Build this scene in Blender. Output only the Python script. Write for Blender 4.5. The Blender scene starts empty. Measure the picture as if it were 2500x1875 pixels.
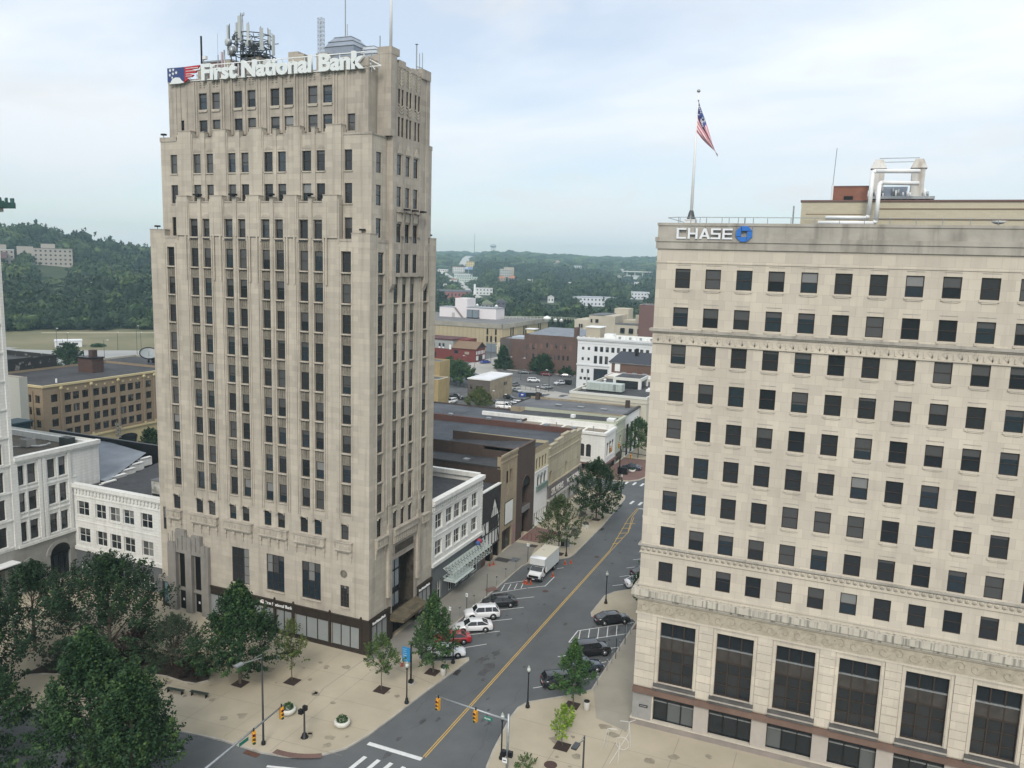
import bpy, math, random
import numpy as np
from mathutils import Vector, Matrix, noise
random.seed(7)
S = bpy.context.scene
COL = S.collection
# ---------------- camera, world, sun, exposure ----------------
cam = bpy.data.objects.new('camera', bpy.data.cameras.new('camera')); COL.objects.link(cam)
RT = Vector((0.92139, 0.38745, 0.02942)); UPV = Vector((-0.08417, 0.12497, 0.98858))
_y, _p, _r = math.radians(-22.81164), math.radians(-8.49699), math.radians(1.68521)
FW = Vector((math.sin(_y)*math.cos(_p), math.cos(_y)*math.cos(_p), math.sin(_p)))
_rt = Vector((math.cos(_y), -math.sin(_y), 0)); _up = _rt.cross(FW)
RT = math.cos(_r)*_rt + math.sin(_r)*_up; UPV = -math.sin(_r)*_rt + math.cos(_r)*_up
M4 = Matrix((RT, UPV, -FW)).transposed().to_4x4(); M4.translation = Vector((49.07, -75.93, 46.0))
cam.matrix_world = M4
cam.data.sensor_width = 36; cam.data.lens = 1982.469*36/2500
cam.data.clip_start = 0.5; cam.data.clip_end = 20000
S.camera = cam
S.view_settings.view_transform = 'Standard'; S.view_settings.look = 'None'
S.view_settings.exposure = 0.36
SUN_EL, SUN_AZ = math.radians(40), math.radians(163)      # compass-like angle from +Y toward +X
W = bpy.data.worlds.new('World'); S.world = W; W.use_nodes = True
nt = W.node_tree; nt.nodes.clear()
def _n(t, **k):
    n = nt.nodes.new(t)
    for a, b in k.items(): setattr(n, a, b)
    return n
out = _n('ShaderNodeOutputWorld'); bg = _n('ShaderNodeBackground'); sky = _n('ShaderNodeTexSky')
sky.sky_type = 'NISHITA'; sky.sun_disc = False; sky.sun_elevation = SUN_EL; sky.sun_rotation = SUN_AZ
sky.air_density = 1.0; sky.dust_density = 0.4; sky.ozone_density = 2.0
tc = _n('ShaderNodeTexCoord'); sep = _n('ShaderNodeSeparateXYZ'); nt.links.new(tc.outputs['Generated'], sep.inputs[0])
# project the view direction on a high flat cloud deck: p = d.xy / (d.z + 0.12)
add = _n('ShaderNodeMath', operation='ADD'); add.inputs[1].default_value = 0.22; nt.links.new(sep.outputs[2], add.inputs[0])
mx = _n('ShaderNodeMath', operation='MAXIMUM'); mx.inputs[1].default_value = 0.02; nt.links.new(add.outputs[0], mx.inputs[0])
comb = _n('ShaderNodeCombineXYZ')
for i in (0, 1):
    d = _n('ShaderNodeMath', operation='DIVIDE'); nt.links.new(sep.outputs[i], d.inputs[0]); nt.links.new(mx.outputs[0], d.inputs[1])
    nt.links.new(d.outputs[0], comb.inputs[i])
mp = _n('ShaderNodeMapping'); mp.inputs['Rotation'].default_value = (0, 0, math.radians(35)); mp.inputs['Scale'].default_value = (0.6, 1.0, 1)
mp.inputs['Location'].default_value = (3.3, 1.7, 0)
nt.links.new(comb.outputs[0], mp.inputs[0])
n1 = _n('ShaderNodeTexNoise'); n1.inputs['Scale'].default_value = 1.3; n1.inputs['Detail'].default_value = 7; n1.inputs['Roughness'].default_value = 0.52; n1.inputs['Distortion'].default_value = 0.2
nt.links.new(mp.outputs[0], n1.inputs['Vector'])
n2 = _n('ShaderNodeTexNoise'); n2.inputs['Scale'].default_value = 2.1; n2.inputs['Detail'].default_value = 8; n2.inputs['Roughness'].default_value = 0.55; n2.inputs['Distortion'].default_value = 0.15
nt.links.new(comb.outputs[0], n2.inputs['Vector'])
cr = _n('ShaderNodeValToRGB'); cr.color_ramp.elements[0].position = 0.36; cr.color_ramp.elements[0].color = (.45, .45, .45, 1); cr.color_ramp.elements[1].position = 0.62; cr.color_ramp.elements[1].color = (.96, .96, .96, 1)
nt.links.new(n1.outputs[0], cr.inputs[0])
cr2 = _n('ShaderNodeValToRGB'); cr2.color_ramp.elements[0].position = 0.48; cr2.color_ramp.elements[0].color = (0, 0, 0, 1); cr2.color_ramp.elements[1].position = 0.72; cr2.color_ramp.elements[1].color = (.5, .5, .5, 1)
nt.links.new(n2.outputs[0], cr2.inputs[0])
mxx = _n('ShaderNodeMath', operation='MAXIMUM'); nt.links.new(cr.outputs[0], mxx.inputs[0]); nt.links.new(cr2.outputs[0], mxx.inputs[1])
# cloud deck brightness rises toward the zenith, as under a real thin overcast
zr = _n('ShaderNodeValToRGB'); nt.links.new(sep.outputs[2], zr.inputs[0]); _e = zr.color_ramp.elements
for p_, v_ in ((.0, .515), (.14, .455), (.35, .46), (.85, 1.0)):
    k_ = _e[0] if p_ == 0 else (_e[1] if p_ == .85 else _e.new(p_)); k_.position = p_; k_.color = (v_, v_, v_, 1)
zm = _n('ShaderNodeMath', operation='MULTIPLY'); nt.links.new(zr.outputs[0], zm.inputs[0]); zm.inputs[1].default_value = 2.2
cc = _n('ShaderNodeVectorMath', operation='SCALE'); cc.inputs[0].default_value = (5.85, 6.08, 6.32); nt.links.new(zm.outputs[0], cc.inputs['Scale'])
mix = _n('ShaderNodeMixRGB'); nt.links.new(mxx.outputs[0], mix.inputs[0]); nt.links.new(sky.outputs[0], mix.inputs[1]); nt.links.new(cc.outputs[0], mix.inputs[2])
cr3 = _n('ShaderNodeValToRGB'); cr3.color_ramp.elements[0].position = 0.54; cr3.color_ramp.elements[0].color = (0, 0, 0, 1); cr3.color_ramp.elements[1].position = 0.70; cr3.color_ramp.elements[1].color = (.6, .6, .6, 1)
nt.links.new(n2.outputs[0], cr3.inputs[0])
mix2 = _n('ShaderNodeMixRGB'); nt.links.new(cr3.outputs[0], mix2.inputs[0]); nt.links.new(mix.outputs[0], mix2.inputs[1]); mix2.inputs[2].default_value = (6.9, 7.0, 7.1, 1)
nt.links.new(mix2.outputs[0], bg.inputs[0]); bg.inputs[1].default_value = 0.1
nt.links.new(bg.outputs[0], out.inputs[0])
sun = bpy.data.objects.new('sun', bpy.data.lights.new('sun', 'SUN')); COL.objects.link(sun)
sun.data.energy = 1.85; sun.data.angle = math.radians(18); sun.data.color = (1, .93, .83)
_sd = Vector((math.sin(SUN_AZ)*math.cos(SUN_EL), math.cos(SUN_AZ)*math.cos(SUN_EL), math.sin(SUN_EL)))
sun.rotation_euler = _sd.to_track_quat('Z', 'Y').to_euler(); sun.location = (0, 0, 300)
S.cycles.max_bounces = 5; S.cycles.diffuse_bounces = 2; S.cycles.glossy_bounces = 2; S.cycles.transparent_max_bounces = 6; S.cycles.volume_bounces = 0

# ---------------- materials ----------------
MATS = {}
def mat(name, col, rough=.8, metal=0, var=.0, vscale=1.5, bump=0, bscale=20, spec=.3, coat=0, obj=True, col2=None, detail=5, thr=None, streak=None, emit=None, sf=1.3):
    """principled material; col varied by noise; optional second colour where noise passes thr; streak = (colour, amount) vertical weathering"""
    if name in MATS: return MATS[name]
    m = bpy.data.materials.new(name); m.use_nodes = True; MATS[name] = m
    t = m.node_tree; b = t.nodes['Principled BSDF']; N = t.nodes.new; L = t.links.new
    b.inputs['Roughness'].default_value = rough; b.inputs['Metallic'].default_value = metal
    b.inputs['Specular IOR Level'].default_value = spec; b.inputs['Coat Weight'].default_value = coat; b.inputs['Coat Roughness'].default_value = .06
    c = (*col, 1)
    b.inputs['Base Color'].default_value = c
    m.diffuse_color = c
    if emit: b.inputs['Emission Color'].default_value = c; b.inputs['Emission Strength'].default_value = emit
    tcn = N('ShaderNodeTexCoord'); last = None
    if var or col2:
        no = N('ShaderNodeTexNoise'); no.inputs['Scale'].default_value = vscale; no.inputs['Detail'].default_value = detail; no.inputs['Roughness'].default_value = .6
        L(tcn.outputs['Object'], no.inputs['Vector'])
        r = N('ShaderNodeValToRGB')
        c2 = col2 or tuple(x*(1+var) for x in col); c1 = col if col2 else tuple(x*(1-var) for x in col)
        p = thr or ((.38, .62) if col2 else (.3, .7))
        r.color_ramp.elements[0].position, r.color_ramp.elements[1].position = p
        r.color_ramp.elements[0].color = (*c1, 1); r.color_ramp.elements[1].color = (*c2, 1)
        L(no.outputs[0], r.inputs[0]); last = r.outputs[0]
    if streak:
        mpn = N('ShaderNodeMapping'); mpn.inputs['Scale'].default_value = (sf, sf, .12); L(tcn.outputs['Object'], mpn.inputs[0])
        s = N('ShaderNodeTexNoise'); s.inputs['Scale'].default_value = 1.1; s.inputs['Detail'].default_value = 6; L(mpn.outputs[0], s.inputs['Vector'])
        r = N('ShaderNodeValToRGB'); r.color_ramp.elements[0].position = .52 if sf < 2 else .50; r.color_ramp.elements[1].position = .74 if sf < 2 else .64
        r.color_ramp.elements[0].color = (0, 0, 0, 1); r.color_ramp.elements[1].color = (streak[1],)*3+(1,); L(s.outputs[0], r.inputs[0])
        mm = N('ShaderNodeMixRGB'); L(r.outputs[0], mm.inputs[0]); mm.inputs[1].default_value = c
        if last: L(last, mm.inputs[1])
        mm.inputs[2].default_value = (*streak[0], 1); last = mm.outputs[0]
    if last: L(last, b.inputs['Base Color'])
    if bump:
        no = N('ShaderNodeTexNoise'); no.inputs['Scale'].default_value = bscale; no.inputs['Detail'].default_value = 4; L(tcn.outputs['Object'], no.inputs['Vector'])
        bp = N('ShaderNodeBump'); bp.inputs['Strength'].default_value = bump; bp.inputs['Distance'].default_value = .05; L(no.outputs[0], bp.inputs['Height']); L(bp.outputs[0], b.inputs['Normal'])
    return m
def brick(name, c1, c2, mortar, bw, bh, msize=.02, rough=.85, streak=None, big=.12, bias=0, bump=.3):
    """masonry laid by the metre in UV space, with broad tone changes and weather streaks"""
    if name in MATS: return MATS[name]
    m = bpy.data.materials.new(name); m.use_nodes = True; MATS[name] = m; m.diffuse_color = (*c1, 1)
    t = m.node_tree; b = t.nodes['Principled BSDF']; N = t.nodes.new; L = t.links.new
    b.inputs['Roughness'].default_value = rough; b.inputs['Specular IOR Level'].default_value = .25
    uv = N('ShaderNodeTexCoord'); br = N('ShaderNodeTexBrick'); L(uv.outputs['UV'], br.inputs['Vector'])
    br.inputs['Color1'].default_value = (*c1, 1); br.inputs['Color2'].default_value = (*c2, 1); br.inputs['Mortar'].default_value = (*mortar, 1)
    br.inputs['Scale'].default_value = 1; br.inputs['Brick Width'].default_value = bw; br.inputs['Row Height'].default_value = bh; br.inputs['Mortar Size'].default_value = msize; br.inputs['Mortar Smooth'].default_value = .3; br.inputs['Bias'].default_value = bias
    no = N('ShaderNodeTexNoise'); no.inputs['Scale'].default_value = .17; no.inputs['Detail'].default_value = 6; no.inputs['Roughness'].default_value = .62; L(uv.outputs['Object'], no.inputs['Vector'])
    r = N('ShaderNodeMapRange'); r.inputs['From Min'].default_value = .3; r.inputs['From Max'].default_value = .7; r.inputs['To Min'].default_value = 1-big; r.inputs['To Max'].default_value = 1+big; L(no.outputs[0], r.inputs[0])
    sc = N('ShaderNodeVectorMath'); sc.operation = 'SCALE'; L(br.outputs[0], sc.inputs[0]); L(r.outputs[0], sc.inputs['Scale']); last = sc.outputs[0]
    if streak:
        mpn = N('ShaderNodeMapping'); mpn.inputs['Scale'].default_value = (1.6, 1.6, .1); L(uv.outputs['Object'], mpn.inputs[0])
        s = N('ShaderNodeTexNoise'); s.inputs['Scale'].default_value = .9; s.inputs['Detail'].default_value = 7; s.inputs['Roughness'].default_value = .6; L(mpn.outputs[0], s.inputs['Vector'])
        r2 = N('ShaderNodeValToRGB'); r2.color_ramp.elements[0].position = .5; r2.color_ramp.elements[1].position = .76
        r2.color_ramp.elements[0].color = (0, 0, 0, 1); r2.color_ramp.elements[1].color = (streak[1],)*3+(1,); L(s.outputs[0], r2.inputs[0])
        mm = N('ShaderNodeMixRGB'); L(r2.outputs[0], mm.inputs[0]); L(last, mm.inputs[1]); mm.inputs[2].default_value = (*streak[0], 1); last = mm.outputs[0]
    L(last, b.inputs['Base Color'])
    if bump:
        bp = N('ShaderNodeBump'); bp.inputs['Strength'].default_value = bump; bp.inputs['Distance'].default_value = .02; bp.invert = True; L(br.outputs['Fac'], bp.inputs['Height']); L(bp.outputs[0], b.inputs['Normal'])
    return m
LIME = brick('limestone', (.48, .435, .36), (.395, .36, .30), (.36, .32, .27), 1.5, .62, .012, streak=((.22, .195, .16), .6), big=.12, bump=.1)
LIMED = brick('limestone_weathered', (.41, .37, .31), (.335, .30, .255), (.33, .3, .25), 1.2, .62, .012, streak=((.13, .115, .095), .65), big=.16, bump=.1)
CHL = brick('chase_limestone', (.565, .51, .42), (.485, .44, .37), (.40, .36, .30), 1.1, .88, .013, streak=((.36, .315, .25), .3), big=.10, bump=.1)
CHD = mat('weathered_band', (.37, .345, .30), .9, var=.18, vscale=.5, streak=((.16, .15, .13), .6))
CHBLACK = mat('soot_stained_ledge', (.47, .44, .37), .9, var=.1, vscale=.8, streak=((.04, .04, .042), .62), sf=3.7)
SPAN = mat('fluted_spandrel', (.215, .195, .16), .85, var=.2, vscale=2.5, streak=((.09, .08, .065), .8))
GLASS = mat('window_glass', (.018, .022, .026), .06, spec=.5)
GLASS2 = mat('window_glass_dusty', (.028, .031, .034), .16, spec=.5)
GLASS3 = mat('window_glass_bluish', (.022, .033, .042), .1, spec=.6, coat=.4)
BLIND = mat('window_blind', (.068, .07, .07), .35, spec=.5, coat=.6)
BLIND2 = mat('window_blind_pale', (.20, .205, .20), .35, spec=.5, coat=.6)
FRAME = mat('bronze_frame', (.045, .033, .026), .5)
FRAMEW = mat('white_frame', (.62, .62, .58), .6)
BLACK = mat('black_paint', (.012, .013, .015), .4)
GREYM = mat('galvanised_steel', (.33, .35, .36), .45, metal=.6, var=.15, vscale=3)
WHITE = mat('white_paint', (.72, .73, .72), .55, var=.05)
ROOFB = brick('black_roofing', (.058, .059, .063), (.048, .049, .053), (.028, .028, .03), 9, .95, .025, .85, streak=((.12, .12, .12), .35), big=.38, bump=.2)
ROOFG = brick('grey_roofing', (.125, .13, .14), (.11, .115, .122), (.07, .07, .075), 9, 1.1, .03, .8, streak=((.2, .2, .2), .3), big=.3, bump=.2)
# ---------------- mesh builder ----------------
class MB:
    def __init__(s): s.v = []; s.f = []; s.m = []; s.sm = []; s.mats = []
    def mi(s, m):
        if m not in s.mats: s.mats.append(m)
        return s.mats.index(m)
    def face(s, pts, m, smooth=False):
        i = len(s.v); s.v += [tuple(p) for p in pts]; s.f.append(tuple(range(i, i+len(pts)))); s.m.append(s.mi(m)); s.sm.append(smooth); return s
    def raw(s, vs, fs, m, smooth=False):
        i = len(s.v); s.v += [tuple(p) for p in vs]; k = s.mi(m)
        for f in fs: s.f.append(tuple(j+i for j in f)); s.m.append(k); s.sm.append(smooth)
        return s
    def box(s, x0, x1, y0, y1, z0, z1, m, bottom=True):
        if x0 > x1: x0, x1 = x1, x0
        if y0 > y1: y0, y1 = y1, y0
        v = [(x0,y0,z0),(x1,y0,z0),(x1,y1,z0),(x0,y1,z0),(x0,y0,z1),(x1,y0,z1),(x1,y1,z1),(x0,y1,z1)]
        f = [(0,1,5,4),(1,2,6,5),(2,3,7,6),(3,0,4,7),(4,5,6,7)]
        if bottom: f.append((3,2,1,0))
        return s.raw(v, f, m)
    def tube(s, a, b, r, m, n=6, r2=None, caps=True):
        a = Vector(a); b = Vector(b); d = (b-a)
        if d.length < 1e-6: return s
        d.normalize(); q = d.to_track_quat('Z', 'Y'); r2 = r if r2 is None else r2
        vs = []
        for c, rr in ((a, r), (b, r2)):
            for k in range(n):
                t = 2*math.pi*k/n; vs.append(c + q @ Vector((rr*math.cos(t), rr*math.sin(t), 0)))
        fs = [(k, (k+1) % n, n+(k+1) % n, n+k) for k in range(n)]
        if caps: fs += [tuple(range(n))[::-1], tuple(range(n, 2*n))]
        return s.raw(vs, fs, m, n > 6)
    def path(s, pts, r, m, n=6):
        for a, b in zip(pts, pts[1:]): s.tube(a, b, r, m, n)
        return s
    def lathe(s, c, prof, m, n=12, smooth=True):
        vs = []; fs = []
        for r, z in prof:
            for k in range(n): t = 2*math.pi*k/n; vs.append((c[0]+r*math.cos(t), c[1]+r*math.sin(t), c[2]+z))
        for i in range(len(prof)-1):
            for k in range(n): fs.append((i*n+k, i*n+(k+1) % n, (i+1)*n+(k+1) % n, (i+1)*n+k))
        fs.append(tuple(range(n))[::-1]); fs.append(tuple((len(prof)-1)*n+k for k in range(n)))
        return s.raw(vs, fs, m, smooth)
    def prism(s, poly, z0, z1, m, mside=None, bottom=False):
        a = sum(poly[i][0]*poly[(i+1) % len(poly)][1]-poly[(i+1) % len(poly)][0]*poly[i][1] for i in range(len(poly)))
        if a < 0: poly = poly[::-1]
        n = len(poly); s.face([(x, y, z1) for x, y in poly], m)
        if bottom: s.face([(x, y, z0) for x, y in poly[::-1]], m)
        for i in range(n):
            (x, y), (u, v) = poly[i], poly[(i+1) % n]
            s.face([(x, y, z0), (u, v, z0), (u, v, z1), (x, y, z1)], mside or m)
        return s
    def profile(s, poly, axis, a0, a1, m):
        """extrude a closed 2-D outline along axis ('x': outline is (y,z); 'y': outline is (x,z))"""
        f = (lambda t, p: (t, p[0], p[1])) if axis == 'x' else (lambda t, p: (p[0], t, p[1]))
        n = len(poly); A = [f(a0, p) for p in poly]; B = [f(a1, p) for p in poly]
        s.raw(A+B, [(i, (i+1) % n, n+(i+1) % n, n+i) for i in range(n)]+[tuple(range(n))[::-1], tuple(range(n, 2*n))], m)
        return s
    def build(s, name, parent=None, loc=None, rz=0):
        me = bpy.data.meshes.new(name); me.from_pydata(s.v, [], s.f)
        for m in s.mats: me.materials.append(m)
        me.polygons.foreach_set('material_index', s.m); me.polygons.foreach_set('use_smooth', s.sm)
        uvd = me.uv_layers.new(name='UVMap').data
        nv = np.zeros(len(me.polygons)*3); me.polygons.foreach_get('normal', nv); nv = np.abs(nv.reshape(-1, 3))
        lt = np.zeros(len(me.polygons), int); me.polygons.foreach_get('loop_total', lt)
        vi = np.zeros(len(me.loops), int); me.loops.foreach_get('vertex_index', vi)
        co = np.array(s.v, float)[vi]; nn = np.repeat(nv, lt, axis=0)
        u = np.where(nn[:, 2] > .7, co[:, 0], np.where(nn[:, 0] > nn[:, 1], co[:, 1], co[:, 0])); v = np.where(nn[:, 2] > .7, co[:, 1], co[:, 2])
        uvd.foreach_set('uv', np.stack([u, v], 1).ravel())
        o = bpy.data.objects.new(name, me); COL.objects.link(o)
        if parent: o.parent = parent
        if loc: o.location = loc
        o.rotation_euler[2] = rz
        return o
def thing(name, label, cat, loc=(0, 0, 0), rz=0, group=None):
    o = bpy.data.objects.new(name, None); COL.objects.link(o); o.location = loc; o.rotation_euler[2] = rz
    o.empty_display_size = .3
    return tag(o, label, cat, group)
def tag(o, label, cat, group=None):
    o['label'] = label; o['category'] = cat
    if group: o['group'] = group
    return o
def struct(o): o['kind'] = 'structure'; return o
def dup(root, loc=None, rz=None, label=None, group=None, scale=None):
    r = root.copy(); COL.objects.link(r)
    if loc is not None: r.location = loc
    if rz is not None: r.rotation_euler[2] = rz
    if scale: r.scale = scale
    if label: r['label'] = label
    if group: r['group'] = group
    def kids(a, b):
        for ch in list(a.children):
            if ch.parent is not a: continue
            c = ch.copy(); COL.objects.link(c); c.parent = b; kids(ch, c)
    kids(root, r)
    return r
# ---------------- facades and windows ----------------
class Face:
    """a vertical wall plane. rot 0: faces -Y at y=plane, u = x.  rot 1: faces +X at x=plane, u = y.  d = depth into the wall"""
    def __init__(s, rot, plane): s.rot = rot; s.p = plane
    def P(s, u, d, z): return (u, s.p+d, z) if s.rot == 0 else (s.p-d, u, z)
    def sheet(s, mb, u0, u1, z0, z1, holes, depth, m, mrev=None, d=0):
        mrev = mrev or m
        us = sorted({u0, u1, *[min(max(h[k], u0), u1) for h in holes for k in (0, 1)]}); zs = sorted({z0, z1, *[min(max(h[k], z0), z1) for h in holes for k in (2, 3)]})
        for i in range(len(us)-1):
            run = None
            for j in range(len(zs)-1):
                cu = (us[i]+us[i+1])/2; cz = (zs[j]+zs[j+1])/2
                if any(h[0] < cu < h[1] and h[2] < cz < h[3] for h in holes):
                    if run is not None: mb.face([s.P(us[i], d, zs[run]), s.P(us[i+1], d, zs[run]), s.P(us[i+1], d, zs[j]), s.P(us[i], d, zs[j])], m); run = None
                elif run is None: run = j
            if run is not None: mb.face([s.P(us[i], d, zs[run]), s.P(us[i+1], d, zs[run]), s.P(us[i+1], d, z1), s.P(us[i], d, z1)], m)
        for h in holes:
            a, b, c, e = h[:4]
            q = [((a, c), (b, c)), ((b, c), (b, e)), ((b, e), (a, e)), ((a, e), (a, c))]
            for (p, r) in q: mb.face([s.P(p[0], d, p[1]), s.P(p[0], d+depth, p[1]), s.P(r[0], d+depth, r[1]), s.P(r[0], d, r[1])], mrev)
    def slab(s, mb, u0, u1, z0, z1, d0, d1, m):
        a = s.P(u0, d0, z0); b = s.P(u1, d1, z1); mb.box(a[0], b[0], a[1], b[1], z0, z1, m)
WC = {}
def win_mesh(w, h, style, var):
    """style: dh = double hung, pair = two double-hung sashes, grid = many lights, arch = arched head, fixed = single sheet"""
    key = (round(w, 2), round(h, 2), style, var)
    if key in WC: return WC[key]
    fr = MB(); pn = MB(); rnd = random.Random(hash((round(w, 1), round(h, 1), var)) & 0xffff)
    fm = FRAMEW if style.endswith('_w') else FRAME; st = style[:-2] if style.endswith('_w') else style
    t = .07 if w < 1.8 else .09
    fr.box(0, t, 0, .08, 0, h, fm); fr.box(w-t, w, 0, .08, 0, h, fm); fr.box(t, w-t, 0, .08, 0, t, fm); fr.box(t, w-t, 0, .08, h-t, h, fm)
    cols = {'dh': 1, 'arch': 1, 'pair': 2, 'grid': 3, 'fixed': 1, 'triple': 3}[st]
    for c in range(1, cols): fr.box(w*c/cols-.04, w*c/cols+.04, .005, .075, t, h-t, fm)
    if st in ('dh', 'pair', 'arch'): fr.box(t, w-t, .01, .07, h*.5-.03, h*.5+.03, fm)
    if st == 'grid':
        for k in range(1, 4): fr.box(t, w-t, .01, .07, h*k/4-.02, h*k/4+.02, fm)
    if st == 'arch':
        n = 8; pts = [(w*k/n, h-.22*w+math.sqrt(max(0, 1-(2*k/n-1)**2))*.22*w) for k in range(n+1)]
        for k in range(n): (a, b), (c, d) = pts[k], pts[k+1]; fr.face([(a, -.3, b), (c, -.3, d), (c, -.3, h+.01), (a, -.3, h+.01)], LIME)
        for k in range(n): (a, b), (c, d) = pts[k], pts[k+1]; fr.face([(a, -.3, b), (a, .05, b), (c, .05, d), (c, -.3, d)], LIME)
    for c in range(cols):
        a = w*c/cols; b = w*(c+1)/cols
        k = rnd.random(); lv = [0, 0, .25, .5, 0, .5, 1, .15, .08, .35, 0, .62, 1, .5, .3, 0][(var+c*(rnd.random() < .3)) % 16]
        bm = BLIND if (var*7+c) % 5 else BLIND2
        g = (GLASS, GLASS2, GLASS3)[var % 3]
        zc = h*(1-lv)
        k = len(pn.v); pn.v += [(a, .05, 0), (b, .05, 0), (b, .05, zc), (a, .05, zc), (b, .05, h), (a, .05, h)]
        for f_, c_, on in (((0, 1, 2, 3), g, zc > 0), ((3, 2, 4, 5), bm, lv > 0)):
            if on: pn.f.append(tuple(k+q for q in f_)); pn.m.append(pn.mi(c_)); pn.sm.append(False)
    a = fr.build('window'); b = pn.build('pane')
    r = (a.data, b.data); bpy.data.objects.remove(a); bpy.data.objects.remove(b); WC[key] = r
    return r
SC = {}
def sill_mesh(w, m, proj):
    k = (round(w, 2), m.name, proj)
    if k not in SC:
        s = MB(); s.box(-.08, w+.08, -proj, 0.02, -.14, -.002, m); o = s.build('sill'); SC[k] = o.data; bpy.data.objects.remove(o)
    return SC[k]
def add_windows(face, wins, depth, parent, style='dh', sillm=None, limit=100, pick=None, sillproj=.1, sub=True, name='window', d0=0):
    """wins: list of (u0,u1,z0,z1[,style]). The nearest `limit` become single parts with pane and sill; the rest one part"""
    cx = Vector((49.07, -75.93, 46))
    ws = sorted(wins, key=lambda q: -((q[1]-q[0])*(q[3]-q[2])/(Vector(face.P(q[0], 0, q[2]))-cx).length_squared))
    rest = MB()
    for i, q in enumerate(ws):
        u0, u1, z0, z1 = q[:4]; st = q[4] if len(q) > 4 else style
        fm_, pm = win_mesh(u1-u0, z1-z0, st, random.randrange(16))
        loc = face.P(u0, d0+depth-.085, z0); rz = 0 if face.rot == 0 else math.pi/2
        if i < limit:
            o = bpy.data.objects.new(name, fm_); COL.objects.link(o); o.parent = parent; o.location = loc; o.rotation_euler[2] = rz
            if sub:
                p = bpy.data.objects.new('pane', pm); COL.objects.link(p); p.parent = o
                if sillm:
                    s = bpy.data.objects.new('sill', sill_mesh(u1-u0, sillm, sillproj)); COL.objects.link(s); s.parent = o; s.location = (0, -(depth-.085), 0)
        else:
            mx_ = Matrix.Translation(loc) @ Matrix.Rotation(rz, 4, 'Z')
            ms = [(fm_, Matrix()), (pm, Matrix())]
            if sillm: ms.append((sill_mesh(u1-u0, sillm, sillproj), Matrix.Translation((0, -(depth-.085), 0))))
            for me, lm in ms:
                k = len(rest.v); rest.v += [tuple(mx_ @ lm @ v.co) for v in me.vertices]
                for pl in me.polygons: rest.f.append(tuple(j+k for j in pl.vertices)); rest.m.append(rest.mi(me.materials[pl.material_index])); rest.sm.append(False)
    if rest.f: o = rest.build(name, parent); o['kind'] = 'stuff'
    return ws
def seg_box(mb, x0, x1, y0, y1, z0, z1, wall, roof, par=.5, skip=(), pw=.35, cap=None):
    """box building shell: walls except skipped sides ('f' front -Y, 'r' +X, 'b' +Y, 'l' -X), sunken flat roof, parapet"""
    if 'f' not in skip: mb.face([(x0,y0,z0),(x1,y0,z0),(x1,y0,z1),(x0,y0,z1)], wall)
    if 'r' not in skip: mb.face([(x1,y0,z0),(x1,y1,z0),(x1,y1,z1),(x1,y0,z1)], wall)
    if 'b' not in skip: mb.face([(x1,y1,z0),(x0,y1,z0),(x0,y1,z1),(x1,y1,z1)], wall)
    if 'l' not in skip: mb.face([(x0,y1,z0),(x0,y0,z0),(x0,y0,z1),(x0,y1,z1)], wall)
    c = cap or wall; a, b, e, g = x0+pw, x1-pw, y0+pw, y1-pw
    for q in ([(x0,y0),(x1,y0),(b,e),(a,e)], [(x1,y0),(x1,y1),(b,g),(b,e)], [(x1,y1),(x0,y1),(a,g),(b,g)], [(x0,y1),(x0,y0),(a,e),(a,g)]):
        mb.face([(x, y, z1) for x, y in q], c)
    zr = z1-par
    for q in ([(a,e),(b,e)], [(b,e),(b,g)], [(b,g),(a,g)], [(a,g),(a,e)]):
        (p, r), (t, u) = q; mb.face([(t,u,zr),(p,r,zr),(p,r,z1),(t,u,z1)], wall)
    mb.face([(a,e,zr),(b,e,zr),(b,g,zr),(a,g,zr)], roof)
def text_obj(body, size, depth, m, name, parent, loc, rot, sx=1, bold=0, font=None, align='LEFT', spacing=1):
    cu = bpy.data.curves.new(name, 'FONT'); cu.body = body; cu.size = size; cu.extrude = depth; cu.offset = bold; cu.align_x = align; cu.space_character = spacing; cu.resolution_u = 3
    o = bpy.data.objects.new(name, cu); COL.objects.link(o)
    dg = bpy.context.evaluated_depsgraph_get(); me = bpy.data.meshes.new_from_object(o.evaluated_get(dg)); bpy.data.objects.remove(o)
    me.materials.clear(); me.materials.append(m)
    o = bpy.data.objects.new(name, me); COL.objects.link(o); o.parent = parent; o.location = loc; o.rotation_euler = rot; o.scale = (sx, 1, 1)
    return o
# ---------------- terrain, roads, pavements ----------------
CX, CY = 49.07, -75.93
def smooth(t): t = min(1, max(0, t)); return t*t*(3-2*t)
def interp(x, xs, ys):
    if x <= xs[0]: return ys[0]
    for i in range(1, len(xs)):
        if x <= xs[i]: return ys[i-1]+(ys[i]-ys[i-1])*smooth((x-xs[i-1])/(xs[i]-xs[i-1]))
    return ys[-1]
def T(x, y):
    """ground height: flat downtown, wooded hills beyond the river"""
    dx, dy = x-CX, y-CY; r = math.hypot(dx, dy)
    if r < 480: return 0.
    az = math.degrees(math.atan2(dx, dy))
    left = interp(r, [560, 660, 800, 1050, 1400, 4500], [0, 12, 16, 52, 51, 64])
    mid = interp(r, [700, 1300, 2100, 3000, 4500], [0, 10, 38, 60, 76])
    left *= 1-.36*smooth((az+54)/8)*smooth((r-700)/300)
    w = smooth((az+43)/10) if az < 0 else 1
    h = left*(1-w)+mid*w
    h += (math.sin(x*.0021+1)*math.cos(y*.0017)*5+math.sin(az*.55+1.7)*3+math.sin(az*.21)*3)*smooth((r-1000)/900)
    return h
def sheet(name, pts, z, m, holes=None):
    o = MB(); o.face([(x, y, z) for x, y in pts], m); return struct(o.build(name))
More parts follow.
